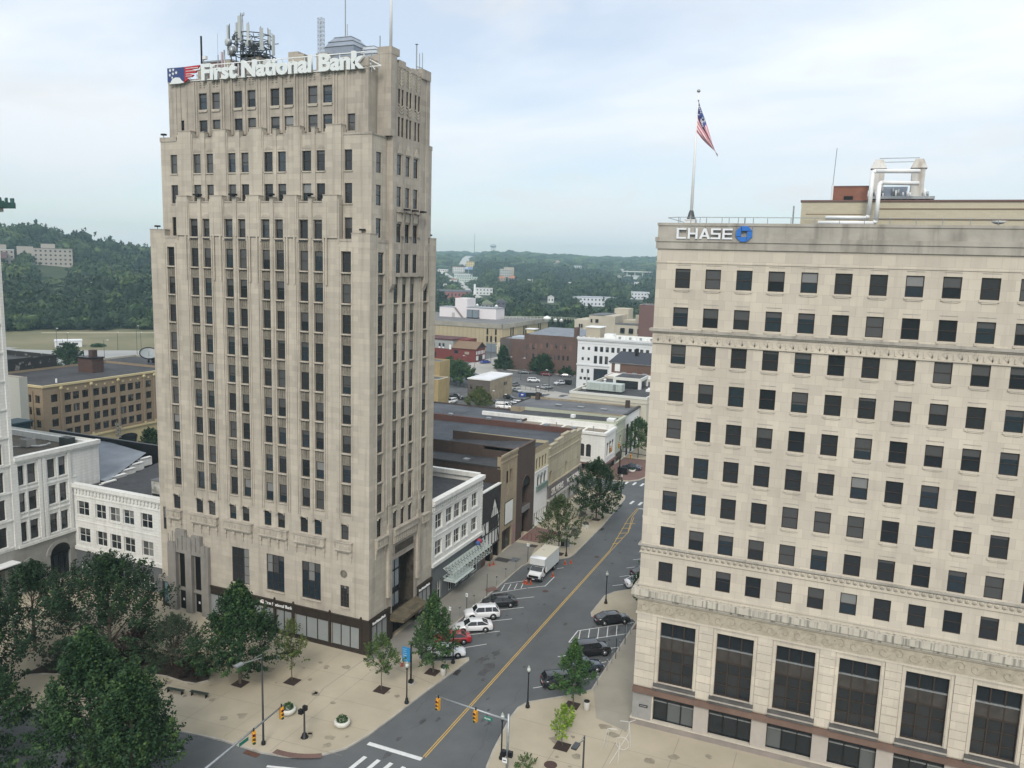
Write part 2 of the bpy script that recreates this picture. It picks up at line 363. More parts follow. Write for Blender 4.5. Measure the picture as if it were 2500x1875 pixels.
EARTH = mat('wooded_ground', (.03, .045, .022), .95, col2=(.055, .07, .03), vscale=.02)
FIELD = mat('dry_grass_field', (.12, .12, .06), .95, col2=(.20, .175, .105), vscale=.02, detail=8)
ASPH = mat('asphalt', (.084, .091, .094), .85, col2=(.122, .128, .130), vscale=.16, detail=9, thr=(.32, .7), bump=.25, bscale=30, streak=None)
ASPHD = mat('parking_asphalt', (.085, .085, .085), .9, col2=(.125, .125, .122), vscale=.12, detail=9)
CONC = mat('concrete_pavement', (.34, .30, .22), .85, col2=(.44, .385, .29), vscale=.10, detail=9, thr=(.35, .65), bump=.15, bscale=20)
CONCD = mat('worn_grey_pavement', (.19, .182, .16), .85, col2=(.24, .23, .20), vscale=.2, detail=9, thr=(.35, .65))
CURB = mat('kerb_concrete', (.37, .35, .31), .85, var=.2, vscale=.8)
ROADL = mat('pale_concrete_road', (.30, .29, .265), .9, col2=(.36, .35, .32), vscale=.1, detail=8)
REDBR = brick('red_brick_paving', (.17, .095, .08), (.14, .082, .07), (.2, .16, .14), .4, .2, .015, bump=.1)
# polar terrain grid around the viewpoint's block, denser towards the seen sector
azs = [a*1.0 for a in range(-180, -70, 10)]+[a*.75-70 for a in range(0, 120)]+[20+a*10 for a in range(0, 16)]
rs = [0, 120, 300, 470, 540, 600, 660, 720, 800, 880, 960, 1050, 1150, 1250, 1400, 1550, 1750, 2000, 2250, 2500, 2750, 3000, 3300, 3600, 4000, 4500, 5200, 6500, 9000]
vs = []
for r in rs:
    for a in azs:
        x = CX+r*math.sin(math.radians(a)); y = CY+r*math.cos(math.radians(a)); vs.append((x, y, T(x, y)-.06 if r < 5000 else 40))
fs = []; k = len(azs)
for i in range(len(rs)-1):
    for j in range(k): j2 = (j+1) % k; fs.append((i*k+j, (i+1)*k+j, (i+1)*k+j2, i*k+j2))
g = MB(); g.raw(vs, fs, EARTH, True)
for v in range(0): pass
struct(g.build('ground'))
sheet('field', [(-230, 140), (-300, 130), (-420, 235), (-415, 262), (-392, 262), (-330, 296), (-290, 322), (-240, 330), (-215, 250)], -.03, FIELD)
sheet('street', [(-120, -150), (150, -150), (150, 330), (-70, 330), (-240, 330), (-240, 60), (-120, 60)], 0, ASPH)
# far pale roads on the left behind the warehouse
RG = mat('pale_asphalt_road', (.30, .30, .29), .9, var=.12, vscale=.05)
sheet('road', [(-225, 120), (-262, 130), (-300, 158), (-308, 176), (-290, 184), (-262, 205), (-240, 228), (-215, 240), (-200, 200)], .004, RG)
sheet('path', [(-306, 170), (-310, 182), (-330, 176), (-326, 168)], .008, RG)
mm = MB()
pl = [(-368, 238), (-352, 252), (-330, 272), (-300, 300), (-280, 318)]
for (a, b), (c, d) in zip(pl, pl[1:]): mm.face([(a, b, .0), (a+4, b-4, .0), (c+4, d-4, .0), (c, d, .0)], mat('dirt_track', (.34, .30, .21), .95))
struct(mm.build('path'))
sheet('road', [(-96, 229), (-112, 246), (-112, 300), (-100, 300), (-96, 256), (-94, 250), (-60, 205), (-40, 196), (-22, 192), (-22, 180), (-45, 184), (-70, 200)], .006, ROADL)
sheet('parking_lot', [(-93, 243), (-56.5, 242.5), (-46.5, 212.5), (-50.5, 199), (-62, 205), (-72, 210)], .012, ASPHD)
sheet('parking_lot', [(-80, 145), (-46, 145), (-46, 182), (-58, 190), (-80, 188)], .012, ASPHD)
sheet('parking_lot', [(-150, 268), (-111, 254), (-111, 230), (-150, 235)], .012, ASPHD)
KH = .14
def pavement(name, poly, m=CONC, open_from=None):
    o = MB(); o.prism(poly, -.02, KH, m, CURB); struct(o.build(name))
def kerb(pts):
    """pale kerb stones along a pavement edge, a few mm proud of it"""
    o = MB(); n = len(pts)
    L = []
    for i in range(n):
        a = Vector(pts[max(0, i-1)]); b = Vector(pts[min(n-1, i+1)]); d = (b-a).normalized(); L.append(Vector(pts[i])+Vector((-d.y, d.x))*.17)
    for i in range(n-1):
        a, b = pts[i], pts[i+1]; c, d = L[i+1], L[i]
        o.face([(a[0], a[1], KH+.005), (b[0], b[1], KH+.005), (c.x, c.y, KH+.005), (d.x, d.y, KH+.005)], CURB)
        e = (Vector(b)-Vector(a)).normalized(); q = Vector((e.y, -e.x))*.006
        o.face([(a[0]+q.x, a[1]+q.y, 0), (b[0]+q.x, b[1]+q.y, 0), (b[0]+q.x, b[1]+q.y, KH+.005), (a[0]+q.x, a[1]+q.y, KH+.005)], CURB)
    struct(o.build('kerb'))
def arc(cx, cy, r, a0, a1, n=7): return [(cx+r*math.cos(math.radians(a0+(a1-a0)*i/n)), cy+r*math.sin(math.radians(a0+(a1-a0)*i/n))) for i in range(n+1)]
nw = [(-48, -31), (-36, -27.6), (-22.8, -24.5), (-14, -22.2), (-7.7, -20.9), (-3.4, -20.35), (1.3, -20.3), (3.9, -19.8), (5.4, -19.1), (6.9, -17.9), (8.1, -16.3), (8.8, -13.6), (9.3, -9.6), (9.9, -3.8), (10.7, 2.2), (10.95, 4.3), (10.6, 4.9), (9.2, 3.3), (6.8, 1.9), (5.5, 2.1), (5.2, 3.2), (5.2, 23), (5.2, 34.6), (5.6, 36.0), (7.2, 38.2), (9.1, 40), (10.3, 41.4), (10.7, 43), (10.6, 58.8), (10.1, 70), (9.7, 77.5), (9.2, 79.6), (8.0, 80.9), (4, 81.6), (-3, 84.4), (-20, 86), (-58, 86)]
pavement('pavement', nw+[(-58, 20), (-75, 20), (-75, -40)])
kerb(nw[1:-1])
se = [(24.5, -17.5), (22.6, -15.6), (21.2, -13.2), (20.7, -10.6), (19.95, -4.8), (19.95, -2.6), (20.5, -1.1), (22.7, .9), (25.0, 3.0), (25.8, 4.3), (25.85, 23.2), (25.2, 23.9), (23.2, 23.1), (20.9, 22.3), (20.1, 22.3), (19.75, 23.1), (19.75, 29.5), (20.6, 31.5), (22.6, 33.6), (25.8, 36.5), (25.8, 78)]
pavement('pavement', se[::-1]+[(34, -20.3), (120, -20.3), (120, 78)][::1])
kerb(se[::-1])
ne = [(-60, 97), (-12, 92), (-3.9, 90.6), (4.4, 90.0), (7.0, 91.0), (8.6, 93), (9.8, 97.5), (10.4, 104), (10.4, 180)]
pavement('pavement', ne+[(-22, 180), (-60, 150)])
kerb(ne)
def flat(name, poly, m, z=KH+.004, kind='structure'):
    o = MB(); o.face([(x, y, z) for x, y in poly], m); o = o.build(name); o['kind'] = kind; return o
# worn grey walk along the shopfronts, brick insets, expansion joints
flat('pavement', [(.05, -1.5), (5.0, 3.4), (5.02, 34.6), (5.4, 36), (3.8, 44), (.05, 44)], CONCD, KH+.004)
flat('pavement', [(25.98, 4.4), (25.98, 36), (31.45, 36), (31.45, -2), (28, -1)], mat('grey_walk', (.27, .25, .205), .85, col2=(.32, .295, .24), vscale=.2, detail=8), KH+.004)
flat('pavement', [(.1, 45.2), (4.3, 45.5), (5.5, 52), (.1, 53)], REDBR, KH+.008)
flat('pavement', [(-2, 91.2), (4.0, 90.6), (6.8, 91.5), (8.3, 93.4), (9.4, 98), (10, 104), (10, 112), (.1, 112), (.1, 95.1), (-2, 94.9)], REDBR, KH+.004)
flat('pavement', arc(2.6, -12.6, 7.35, 268, 306, 8)+arc(2.6, -12.6, 6.65, 306, 268, 8), REDBR, KH+.007)
for p in ([(4.7, 22.9), (5.7, 24.6), (4.6, 25.4), (3.8, 23.8)], [(26.1, 20.6), (27.0, 21.4), (27.0, 22.9), (26.1, 22.6)]): flat('pavement', p, REDBR, KH+.008)
# joints as thin dark slits laid in the slabs
JNT = mat('slab_joint', (.26, .235, .19), .9); jm = MB()
def joint(a, b, w=.035):
    a = Vector(a); b = Vector(b); d = (b-a).normalized()*w; q = Vector((-d.y, d.x))/1
    jm.face([(a.x-q.x, a.y-q.y, KH+.011), (b.x-q.x, b.y-q.y, KH+.011), (b.x+q.x, b.y+q.y, KH+.011), (a.x+q.x, a.y+q.y, KH+.011)], JNT)
for y in (-17.5, -13, -9, -4.5): joint((-24, y-2.4), (8.4, y), .02)
for x in (-20, -14.5, -9, -3.5, 2): joint((x, -21.8 if x < -4 else -19.8), (x+.3, -.4), .02)
joint((.1, -.3), (-.3, -8.6), .04); joint((.3, -12), (-.2, -8.6), .03); joint((0, -.2), (9.9, -2.4), .03)
for y in range(6, 78, 6): joint((.2, y), (5 if y < 36 else 10.3, y), .02)
for y in (-9.5, -4.5, 1, 7, 13, 19, 25, 31): joint((20.9 if y < 0 else 26, y), (31.4, y), .025)
for x in (26, 31, 36.5, 42, 47.5, 53, 58.5): joint((x, -19.8), (x, -.9), .025)
for y in (-5, -10, -15): joint((31, y), (64, y), .02)
struct(jm.build('pavement'))
# ---- painted markings ----
WP = mat('road_paint_white', (.60, .61, .60), .7, var=.12, vscale=2); YP = mat('road_paint_yellow', (.52, .34, .09), .7, var=.12, vscale=2)
mk = MB()
def line(a, b, w, m=WP, z=.008):
    a = Vector(a); b = Vector(b); d = (b-a).normalized(); q = Vector((-d.y, d.x))*w/2
    mk.face([(a.x-q.x, a.y-q.y, z), (b.x-q.x, b.y-q.y, z), (b.x+q.x, b.y+q.y, z), (a.x+q.x, a.y+q.y, z)], m)
for x in (15.2, 15.42): line((x, -14.2), (x, 48), .10, YP)
line((15.2, 48), (13.5, 66), .10, YP); line((15.42, 48), (15.5, 58), .10, YP); line((15.5, 58), (13.9, 67), .10, YP); line((13.5, 66), (13.4, 73), .10, YP); line((13.9, 67), (13.65, 73), .1, YP)
line((15.55, 58), (14.25, 67), .10, YP, .0085)
for i in range(5):
    y = 51+i*2.9; x0 = 15.0-(y-48)*.095; line((x0, y), (15.4, y+.9), .22, YP, .012)
line((9.4, -14.6), (15.25, -14.6), .52)
for x, y in ((10.1, -16.5), (11.5, -16.4), (12.8, -16.3), (14.15, -16.3), (15.6, -16.3), (17, -16.3), (18.4, -16.3)): line((x, y-2.4), (x+.25, y), .42)
line((3.1, -21.6), (6.4, -20.6), .3); line((-7.2, -24), (-5.4, -23.2), .12)
for y0 in (7.0, 10.9, 14.9, 18.9, 22.8): line((7.6 if y0 > 8 else 9.0, y0-(.9 if y0 > 8 else 0)), (11.0, y0+2.05), .11)
for i, y0 in enumerate((1.9, 5.9, 9.85)): line((19.9, y0), (25.7, y0+5.6), .11)
for y0 in (29.8, 33.7, 37.6, 41.5, 45.4, 49.3, 53.2): line((19.7, y0), (25.6, y0+5.6), .11)
for a, b in (((19.85, 13.95), (25.65, 19.45)), ((19.85, 17.5), (25.65, 23.1)), ((19.85, 13.95), (19.85, 17.5))): line(a, b, .12)
for i in range(6): x = 20.1+i*.95; line((x, 17.75+i*.9), (x+.75, 14.7+i*.9), .1, WP, .012)
for a, b in (((5.3, 23.2), (8.9, 27.2)), ((5.4, 27.2), (7.9, 29.9)), ((11, 33), (11, 29)), ((10.2, 36.3), (11, 37.1)), ((9.0, 27.3), (11, 29.2))): line(a, b, .11)
for i in range(4): x = 5.6+i*.72; line((x, 26.9+i*.62), (x+.45, 24.5+i*.75), .1, WP, .012)
for x in (11.4, 13.1, 14.8, 16.5): line((x, 75.0), (x+.1, 77.3), .5)
for x in (6.6, 8.3, 10.0, 11.7, 13.4, 15.1): line((x, 88.9), (x+.1, 91.2), .5)
line((10.0, 94.2), (15, 94.2), .35); line((13.6, 72.8), (17, 73.3), .35)
mk.face([(15.9, 67, .008), (16.5, 69.2, .008), (15.3, 69.2, .008)], WP); line((15.9, 69), (15.9, 71.5), .2)
for i in range(7): y = 148+i*5; line((-79, y), (-74, y+.5), .15)
for i in range(9): x = -92+i*4.2; line((x, 236), (x+.3, 241.5), .16)
for i in range(7): x = -84+i*4.6; line((x, 219), (x+.3, 224), .16)
for i in range(6): x = -145+i*5.5; line((x, 249+i*.5), (x+1, 259-i*.3), .16)
struct(mk.build('road_markings'))
# tar patches and cracks in the carriageway
OILS = mat('oil_stain', (.045, .046, .048), .8, col2=(.075, .077, .08), vscale=2); tp = MB(); TAR = mat('tar_patch', (.062, .063, .066), .9, col2=(.09, .09, .093), vscale=1.2); rnd = random.Random(5)
for (cx, cy, r) in ((13.6, 3.4, 1.1), (12.2, 5.4, .9), (13.0, 7.6, .7), (12.2, -9.2, .5), (13.5, -8.1, .4), (17.6, -6.2, .35), (18.4, -6.4, .3), (11.7, -12.8, .4), (12.0, -15.4, .5), (16.4, -2.2, .3), (11.3, 12, .4), (24, 19.2, .8), (10.4, 2.9, .5), (-58, 176, 1.8), (-50, 190, 2.2), (-44, 192, 2), (-60, 216, 1.6), (-30, 186, 2), (-70, 225, 2.4)):
    n = 12; pts = []
    for i in range(n):
        q = r*(.45+.75*rnd.random()); pts.append((cx+q*math.cos(i*6.283/n)*.7, cy+q*math.sin(i*6.283/n)*1.5, .0045 if cy < 100 else .016))
    tp.face(pts, TAR)
for k in range(26):
    x, y = rnd.uniform(9.5, 20), rnd.uniform(-14, 60)
    for i in range(6): nx, ny = x+rnd.uniform(-.4, .5), y+rnd.uniform(.4, 1.3); q = .025; tp.face([(x-q, y, .0045), (x+q, y, .0045), (nx+q, ny, .0045), (nx-q, ny, .0045)], TAR); x, y = nx, ny
for k in range(60):
    cx, cy, r = rnd.choice(((rnd.uniform(6, 10), rnd.uniform(5, 22)), (rnd.uniform(20.5, 25), rnd.uniform(3, 40)), (rnd.uniform(11.5, 14.5), rnd.uniform(-13, 70)), (rnd.uniform(16.5, 19.5), rnd.uniform(-13, 70))))+(rnd.uniform(.08, .3),); tp.face([(cx+r*math.cos(i*.785)*rnd.uniform(.6, 1.1), cy+r*math.sin(i*.785)*rnd.uniform(.8, 1.9), .0046) for i in range(8)], OILS)
struct(tp.build('road_patches'))
sp = MB(); GUM = mat('pavement_stain', (.23, .20, .15), .9, col2=(.29, .26, .195), vscale=1.5)
for k in range(90):
    cx, cy = (rnd.uniform(-22, 8), rnd.uniform(-19, -1)) if k % 2 else (rnd.uniform(23, 60), rnd.uniform(-18, -1.5)); r = rnd.uniform(.12, .75); sp.face([(cx+r*math.cos(i*.628)*rnd.uniform(.5, 1.2), cy+r*math.sin(i*.628)*rnd.uniform(.5, 1.2), KH+.0085) for i in range(10)], GUM)
struct(sp.build('pavement'))
# soil bed with a low stone edge
bed = [(-31, -20.5), (-29.2, -19.2), (-24, -17), (-19, -14.2), (-17, -13.8), (-14.5, -13.9), (-13, -13.6), (-12.3, -12.5), (-13.2, -11.2), (-16, -9.4), (-22.1, -10.6), (-26, -12), (-30, -14.5)]
SOIL = mat('mulch_soil', (.035, .026, .02), .95, var=.4, vscale=2)
o = MB(); o.prism(bed, KH, KH+.18, SOIL, CURB); struct(o.build('planting_bed'))
def grate(name, label, cx, cy, w, d, m, rz=0, z=KH+.004, h=.012):
    o = MB(); o.box(-w/2, w/2, -d/2, d/2, 0, h, m); o = o.build(name); o.location = (cx, cy, z); o.rotation_euler[2] = rz; return tag(o, label, name.replace('_', ' '))
IRON = mat('rusty_tree_grate', (.04, .026, .022), .8, var=.35, vscale=4)
for cx, cy, l in ((-4.2, -8.6, 'tree grate under the thin yellowing tree beside the bank storefront'), (5.45, -5.85, 'tree grate under the small bright tree left of the blue banner sign'), (8.5, -.1, 'tree grate under the tree beside the domed litter bin'), (25.0, .2, 'tree grate under the young tree in front of the parked black hatchback'), (26.5, -7.2, 'tree grate under the lime green sapling on the plaza'), (-8.9, -11.4, 'dark tree grate under the dense maple in front of the bank'), (8.4, 42.1, 'tree grate under the tree behind the box truck'), (8.5, 61.9, 'tree grate under the dense tall street tree down the block')):
    o = grate('tree_grate', l, cx, cy, 1.45, 1.45, IRON); o['group'] = 'square iron tree grates in the pavements'
IR2 = mat('drain_iron', (.03, .025, .025), .7, var=.3, vscale=6)
grate('drain_grate', 'rusty storm drain grate at the rounded kerb corner of the plaza', .6, -20.7, 1.6, .6, mat('rust', (.10, .05, .035), .9, var=.4, vscale=5), z=.01)
grate('drain_grate', 'dark storm drain grate by the kerb tip near the litter bin', 10.9, 1.3, .6, 1.3, IR2, .1, z=.01)
grate('drain_grate', 'dark storm drain grate by the kerb behind the hatchback', 23.2, 1.2, .9, .35, IR2, .7, z=.01)
grate('drain_grate', 'storm drain grate by the kerb beside the white planters up the street', 10.95, 57.5, .6, 1.3, IR2, z=.01)
for x, y, z, r, l in ((26.5, -10.4, KH+.004, .62, 'brown round manhole cover on the plaza at the bottom edge of the photo'), (11.7, 27.4, .008, .42, 'round manhole cover in the road in front of the box truck'), (20.6, -8.0, .008, .42, 'round manhole cover in the road beside the right kerb'), (14.2, 44, .008, .4, 'round manhole cover in the road beyond the box truck')):
    o = MB(); o.lathe((0, 0, 0), [(r, 0), (r, .01), (r-.05, .014)], mat('manhole_iron', (.075, .045, .04), .8, var=.3, vscale=5), 18, False); o = o.build('manhole_cover'); o.location = (x, y, z); tag(o, l, 'manhole cover')
for x, y, w, d, l in ((2.8, 11.6, 1.7, 2.0, 'dark square pavement vault cover outside the bank'), (1.5, 35.5, 2.2, 1.6, 'dark rectangular pavement vault plate beside the box truck'), (3.2, 36.4, 1.4, 1.8, 'bluish grey vault plate next to the dark one by the box truck'), (3.5, 43.6, 1.2, 1.2, 'brown square vault plate near the thin red bollards')):
    grate('vault_cover', l, x, y, w, d, mat('vault_'+str(int(x*10)), (.05, .045, .042) if x != 3.2 else (.11, .12, .13), .8, var=.2), z=KH+.012)
# ---------------- bank tower ----------------
tw = thing('office_tower', 'tall tan art deco stone tower with setbacks and a rooftop bank sign', 'building')
FC = [(-29.1, -27.9), (-25.38, -24.11), (-23.38, -22.18), (-20.07, -18.84), (-18.05, -16.83), (-14.69, -13.47), (-12.74, -11.48), (-9.40, -8.14), (-7.42, -6.15), (-3.75, -2.45)]
SCOL = [(1.65, 2.8), (4.95, 5.93), (6.86, 7.79), (8.68, 9.68), (11.88, 12.95)]
TOPS = [(46.63, 44.42), (43.1, 41.0), (39.7, 37.6), (36.28, 34.13), (32.84, 30.78), (29.43, 27.32), (25.97, 23.95), (22.49, 20.45), (19.02, 16.83)]
XL, XR, YB = -31.7, 0., 15.
w = MB(); F0 = Face(0, 0.); R0 = Face(1, 0.); SD = .17; SS = .10
wins = []; rw = []
# front: recessed window strips with fluted spandrels
strips = [(a, b, 16.6, (46.7 if i in (0, 9) else 50.1)) for i, (a, b) in enumerate(FC)]
arched = [(-29.3, -28.22), (-25.55, -24.5), (-23.53, -22.5), (-20.2, -19.2), (-18.2, -17.17), (-14.88, -13.83), (-12.85, -11.82), (-9.54, -8.48), (-7.54, -6.5), (-3.78, -2.78)]
bigw = [(-20.02, -17.34, 5.53, 10.12), (-14.66, -12.01, 5.53, 10.12), (-9.4, -6.7, 5.53, 10.12), (-3.93, -2.72, 5.45, 8.1)]
port = [(-28.85, -27.47, .25, 8.0), (-26.25, -24.68, .25, 8.0)]
slit = [(-31.2, -30.7, 10.6, 13.6)]
holes = strips+[(a, b, 13.7, 15.6) for a, b in arched]+bigw+port+slit
cor = [(-31.7, -27.4), (-4.05, 0)]
F0.sheet(w, XL, -27.45, 0, 48.0, [h for h in holes if h[0] < -27.45 and h[1] <= -27.3], SD, LIME)
F0.sheet(w, -27.45, -3.95, 0, 51.9, [h for h in holes if -28 < h[0] and h[1] < -3.9], SD, LIME)
F0.sheet(w, -3.95, XR, 0, 48.0, [h for h in holes if h[0] > -4.1], SD, LIME)
# portal straddles the seam: fill its own bay
for i, (a, b) in enumerate(FC):
    rows = TOPS if i in (0, 9) else [(49.99, 47.98)]+TOPS
    F0.sheet(w, a, b, 16.6, strips[i][3], [(a+.04, b-.04, zb, zt) for zt, zb in rows], .16, SPAN, LIME, d=SD)
    wins += [(a+.04, b-.04, zb, zt) for zt, zb in rows]
    for (t0, b0), (t1, b1) in zip(rows, rows[1:]):                       # flutes and the cast sill of every spandrel
        for k in range(1, 4): u = a+(b-a)*k/4; F0.slab(w, u-.04, u+.04, t1+.25, b0-.2, SD-.05, SD-.002, SPAN)
        F0.slab(w, a, b, b0-.17, b0-.003, SD-.22, SD-.004, LIME)
F1 = Face(0, .8); F2 = Face(0, 1.6)
S2C = [(-28.85, -27.8), (-25.3, -24.16), (-23.27, -22.13), (-20.02, -18.9), (-18.07, -16.88), (-14.78, -13.55), (-12.83, -11.6), (-9.46, -8.24), (-7.53, -6.3), (-3.82, -2.83)]
h1 = [(a, b, zb, zt) for a, b in S2C for zt, zb in ((57.66, 55.45), (54.1, 51.92))]+[(S2C[0][0], S2C[0][1], 48.05, 50.3), (S2C[9][0], S2C[9][1], 48.05, 50.4)]
F1.sheet(w, -30.35, -.35, 48.0, 59.35, h1, .24, LIME)
S3C = [(-24.95, -23.7), (-22.93, -21.75), (-19.63, -18.46), (-17.68, -16.5), (-14.39, -13.14), (-12.46, -11.21), (-9.2, -7.93), (-7.2, -5.97)]
h2 = [(a, b, zb, zt) for a, b in S3C for zt, zb in ((64.7, 62.85), (61.65, 59.75))]+[(-3.95, -2.98, 59.75, 61.57), (-27.98, -27.3, 60.2, 61.76)]
F2.sheet(w, -29.65, -1.3, 59.3, 66.15, h2, .24, LIMED)
# side
RB = Face(1, .3); bayw = SCOL[1:4]
sstr = [(a, b, 16.6, 46.7) for a, b in (SCOL[0], SCOL[4])]
sarch = [(1.65, 2.55), (5.15, 6.0), (6.95, 7.75), (8.75, 9.55), (12.05, 12.95)]
sh = sstr+[(a, b, 13.9, 16.2) for a, b in sarch[:1]+sarch[4:]]
R0.sheet(w, 0, 3.7, 4.5, 48.0, [h for h in sh if h[1] < 3.5], SS, LIME)
R0.sheet(w, 11.3, YB, 4.5, 48.0, [h for h in sh if h[0] > 11.5], SS, LIME)
R0.sheet(w, 3.7, 11.3, 11.0, 48.0, [(a, b, 16.6, 44.0) for a, b in bayw]+[(a, b, 13.9, 16.2) for a, b in sarch[1:4]], SS, LIME)
R0.sheet(w, 3.7, 11.3, 2.9, 11.0, [(5.1, 10.3, 2.9, 10.0)], 1.1, LIMED, mat('dark_granite', (.065, .055, .045), .45, var=.5, vscale=1.2))
for i, (a, b) in enumerate(SCOL):
    rows = [(t+.0, bb) for t, bb in TOPS]; rows = rows if i in (0, 4) else rows[1:]
    R0.sheet(w, a, b, 16.6, 46.7 if i in (0, 4) else 44.0, [(a+.02, b-.02, zb, zt) for zt, zb in rows], .13, SPAN, LIME, d=SS)
    rw += [(a+.02, b-.02, zb, zt) for zt, zb in rows]
    for (t0, b0), (t1, b1) in zip(rows, rows[1:]):
        for k in (1, 2): u = a+(b-a)*k/3; R0.slab(w, u-.04, u+.04, t1+.25, b0-.2, SS-.04, SS-.002, SPAN)
        R0.slab(w, a, b, b0-.17, b0-.003, SS-.14, SS-.004, LIME)
# projecting bay above the corbels
bz = 44.0
bh = [(a, b, zb, zt) for a, b in bayw for zt, zb in ((46.6, 44.45), (50.0, 47.9), (54.1, 51.9), (57.6, 55.4))]
th = []
for a, b in ((5.13, 6.32), (6.88, 8.08), (8.78, 10.03)):
    for zt, zb in ((64.7, 62.8), (61.7, 59.6)): th += [(a, a+.47, zb, zt), (b-.47, b, zb, zt)]
RB.sheet(w, 4.6, 11.9, bz, 67.4, bh+th, .2, LIMED)
w.face([(.3, 4.6, bz), (.3, 4.6, 68), (-1.6, 4.6, 68), (-1.6, 4.6, bz)][::-1], LIMED); w.face([(.3, 11.9, bz), (.3, 11.9, 68), (-1.6, 11.9, 68), (-1.6, 11.9, bz)], LIMED)
w.face([(0, 4.6, bz), (.3, 4.6, bz), (.3, 11.9, bz), (0, 11.9, bz)][::-1], LIMED)
for u in (3.9, 11.45): RB.slab(w, u, u+.75, 43.2, 67.2, -.12, 1.5, LIMED)         # piers flanking the bay
for u in (3.9, 11.45):
    a = RB.P(u, -.12, 43.2); w.raw([(a[0], u, 43.2), (a[0], u+.75, 43.2), (0.01, u+.75, 43.2), (0.01, u, 43.2), (0.01, u, 42.3), (.01, u+.75, 42.3)], [(0, 3, 4), (1, 5, 2), (0, 4, 5, 1)], LIMED)
for u in (6.35, 8.2, 10.1): RB.slab(w, u, u+.28, bz+.1, 66.6, -.06, .0-.002, LIMED)
# corner walls of the upper stages on the side, backs and left
R1 = Face(1, -.35); R2 = Face(1, -1.3)
R1.sheet(w, .8, 4.6, 48, 59.35, [(1.7, 2.75, zb, zt) for zt, zb in ((57.5, 55.3), (54.0, 51.8), (50.4, 48.3))], .18, LIME)
R1.sheet(w, 11.9, 14.2, 48, 59.35, [], .3, LIME); R2.sheet(w, 1.6, 4.6, 59.3, 66.15, [], .3, LIMED); R2.sheet(w, 11.9, 13.4, 59.3, 66.15, [], .3, LIMED)
rw += [(1.65, 2.55, 13.9, 16.2, 'arch'), (12.05, 12.95, 13.9, 16.2, 'arch')]+[(a, b, 13.9, 16.2, 'arch') for a, b in sarch[1:4]]
for x0, x1, y0, y1, z0, z1 in ((XL, 0, 0, YB, 0, 48.0), (-30.35, -.35, .8, 14.2, 48, 59.35), (-29.65, -1.3, 1.6, 13.4, 59.3, 66.15)):
    w.face([(x1, y1, z0), (x0, y1, z0), (x0, y1, z1), (x1, y1, z1)], LIME); w.face([(x0, y1, z0), (x0, y0, z0), (x0, y0, z1), (x0, y1, z1)], LIME)
w.build('wall', tw)
# top surfaces / roofs
rf = MB()
rf.box(XL+.02, -.02, .02, YB-.02, 47.7, 48.004, ROOFG, False); rf.box(-30.33, -.37, .82, 14.18, 58.9, 59.354, ROOFG, False); rf.box(-29.6, -1.35, 1.65, 13.35, 65.0, 65.6, ROOFB, False); rf.box(-1.6, .28, 4.62, 11.88, 66.6, 66.9, ROOFB, False)
rf.build('roof', tw)
# piers, ribs and stepped crowns
pr = MB()
def crown(face, zt, zv, cols, x0, x1, m, low=3.):
    groups = [(cols[1][0], cols[2][1]), (cols[3][0], cols[4][1]), (cols[5][0], cols[6][1]), (cols[7][0], cols[8][1])]
    edges = [x0]+[v for g in groups for v in g]+[x1]
    for k in range(0, len(edges), 2):
        a, b = edges[k], edges[k+1]
        face.slab(pr, a+.15, b-.15, zt-low, zt, -.16, .62, m); face.slab(pr, a-.02, a+.12, zt-low-.5, zt-.35, -.10, .58, m); face.slab(pr, b-.12, b+.02, zt-low-.5, zt-.35, -.10, .58, m)
        face.slab(pr, a+.12, b-.12, zt+.003, zt+.10, -.2, .68, LIMED)
    for i in (1, 3, 5, 7):
        a, b = cols[i][1], cols[i+1][0]; face.slab(pr, a+.12, b-.12, zt-low, zt-.22, -.12, .55, m); face.slab(pr, a+.10, b-.10, zt-.217, zt-.12, -.16, .6, LIMED)
        for (c, d) in (cols[i], cols[i+1]):
            face.slab(pr, c-.02, d+.02, zv-.3, zv+.02, .004, .5, LIMED)
            n = 6
            for q in range(n):                                             # little ogee hood over each top window
                t = (q+.5)/n; hh = .34*math.sin(math.pi*t)**.7; face.slab(pr, c+(d-c)*q/n, c+(d-c)*(q+1)/n, zt-2.42, zt-2.42+hh, -.03, -.003, LIMED)
crown(F0, 52.7, 52.1, FC, -27.3, -4.0, LIME, 4.6)
crown(F1, 60.3, 59.5, S2C, -27.6, -4.0, LIME, 9.0)
for a, b, z in ((-27.3, -3.95, 51.9),): F0.slab(pr, a, b, 51.7, 51.95, .004, .78, LIMED)
# full height ribs beside each pair
for i in (1, 3, 5, 7):
    a, b = FC[i][0], FC[i+1][1]
    for u in (a-.52, a-.26, b+.12, b+.38): F0.slab(pr, u, u+.14, 15.9, 50.0, -.09, -.002, LIME)
    for u in (a-.62, b+.46): F0.slab(pr, u, u+.2, 42.9, 52.0, -.2, -.095, LIME)
    u = (FC[i][1]+FC[i+1][0])/2; F0.slab(pr, u-.16, u+.16, 15.2, 49.2, -.1, -.002, LIME); F0.slab(pr, u-.05, u+.05, 15.2, 49.3, -.15, -.105, LIME)
for u in (-29.45, -27.7, -4.1, -2.3): F0.slab(pr, u, u+.13, 16.2, 47.2, -.08, -.002, LIME)
for u in (1.35, 2.95, 11.6, 13.1): R0.slab(pr, u, u+.13, 16.6, 47.0, -.08, -.002, LIME)
for u in (3.6, 4.55, 6.28, 8.1, 10.0, 10.9): R0.slab(pr, u, u+.2, 17.0, 43.9, -.06, -.002, LIME)
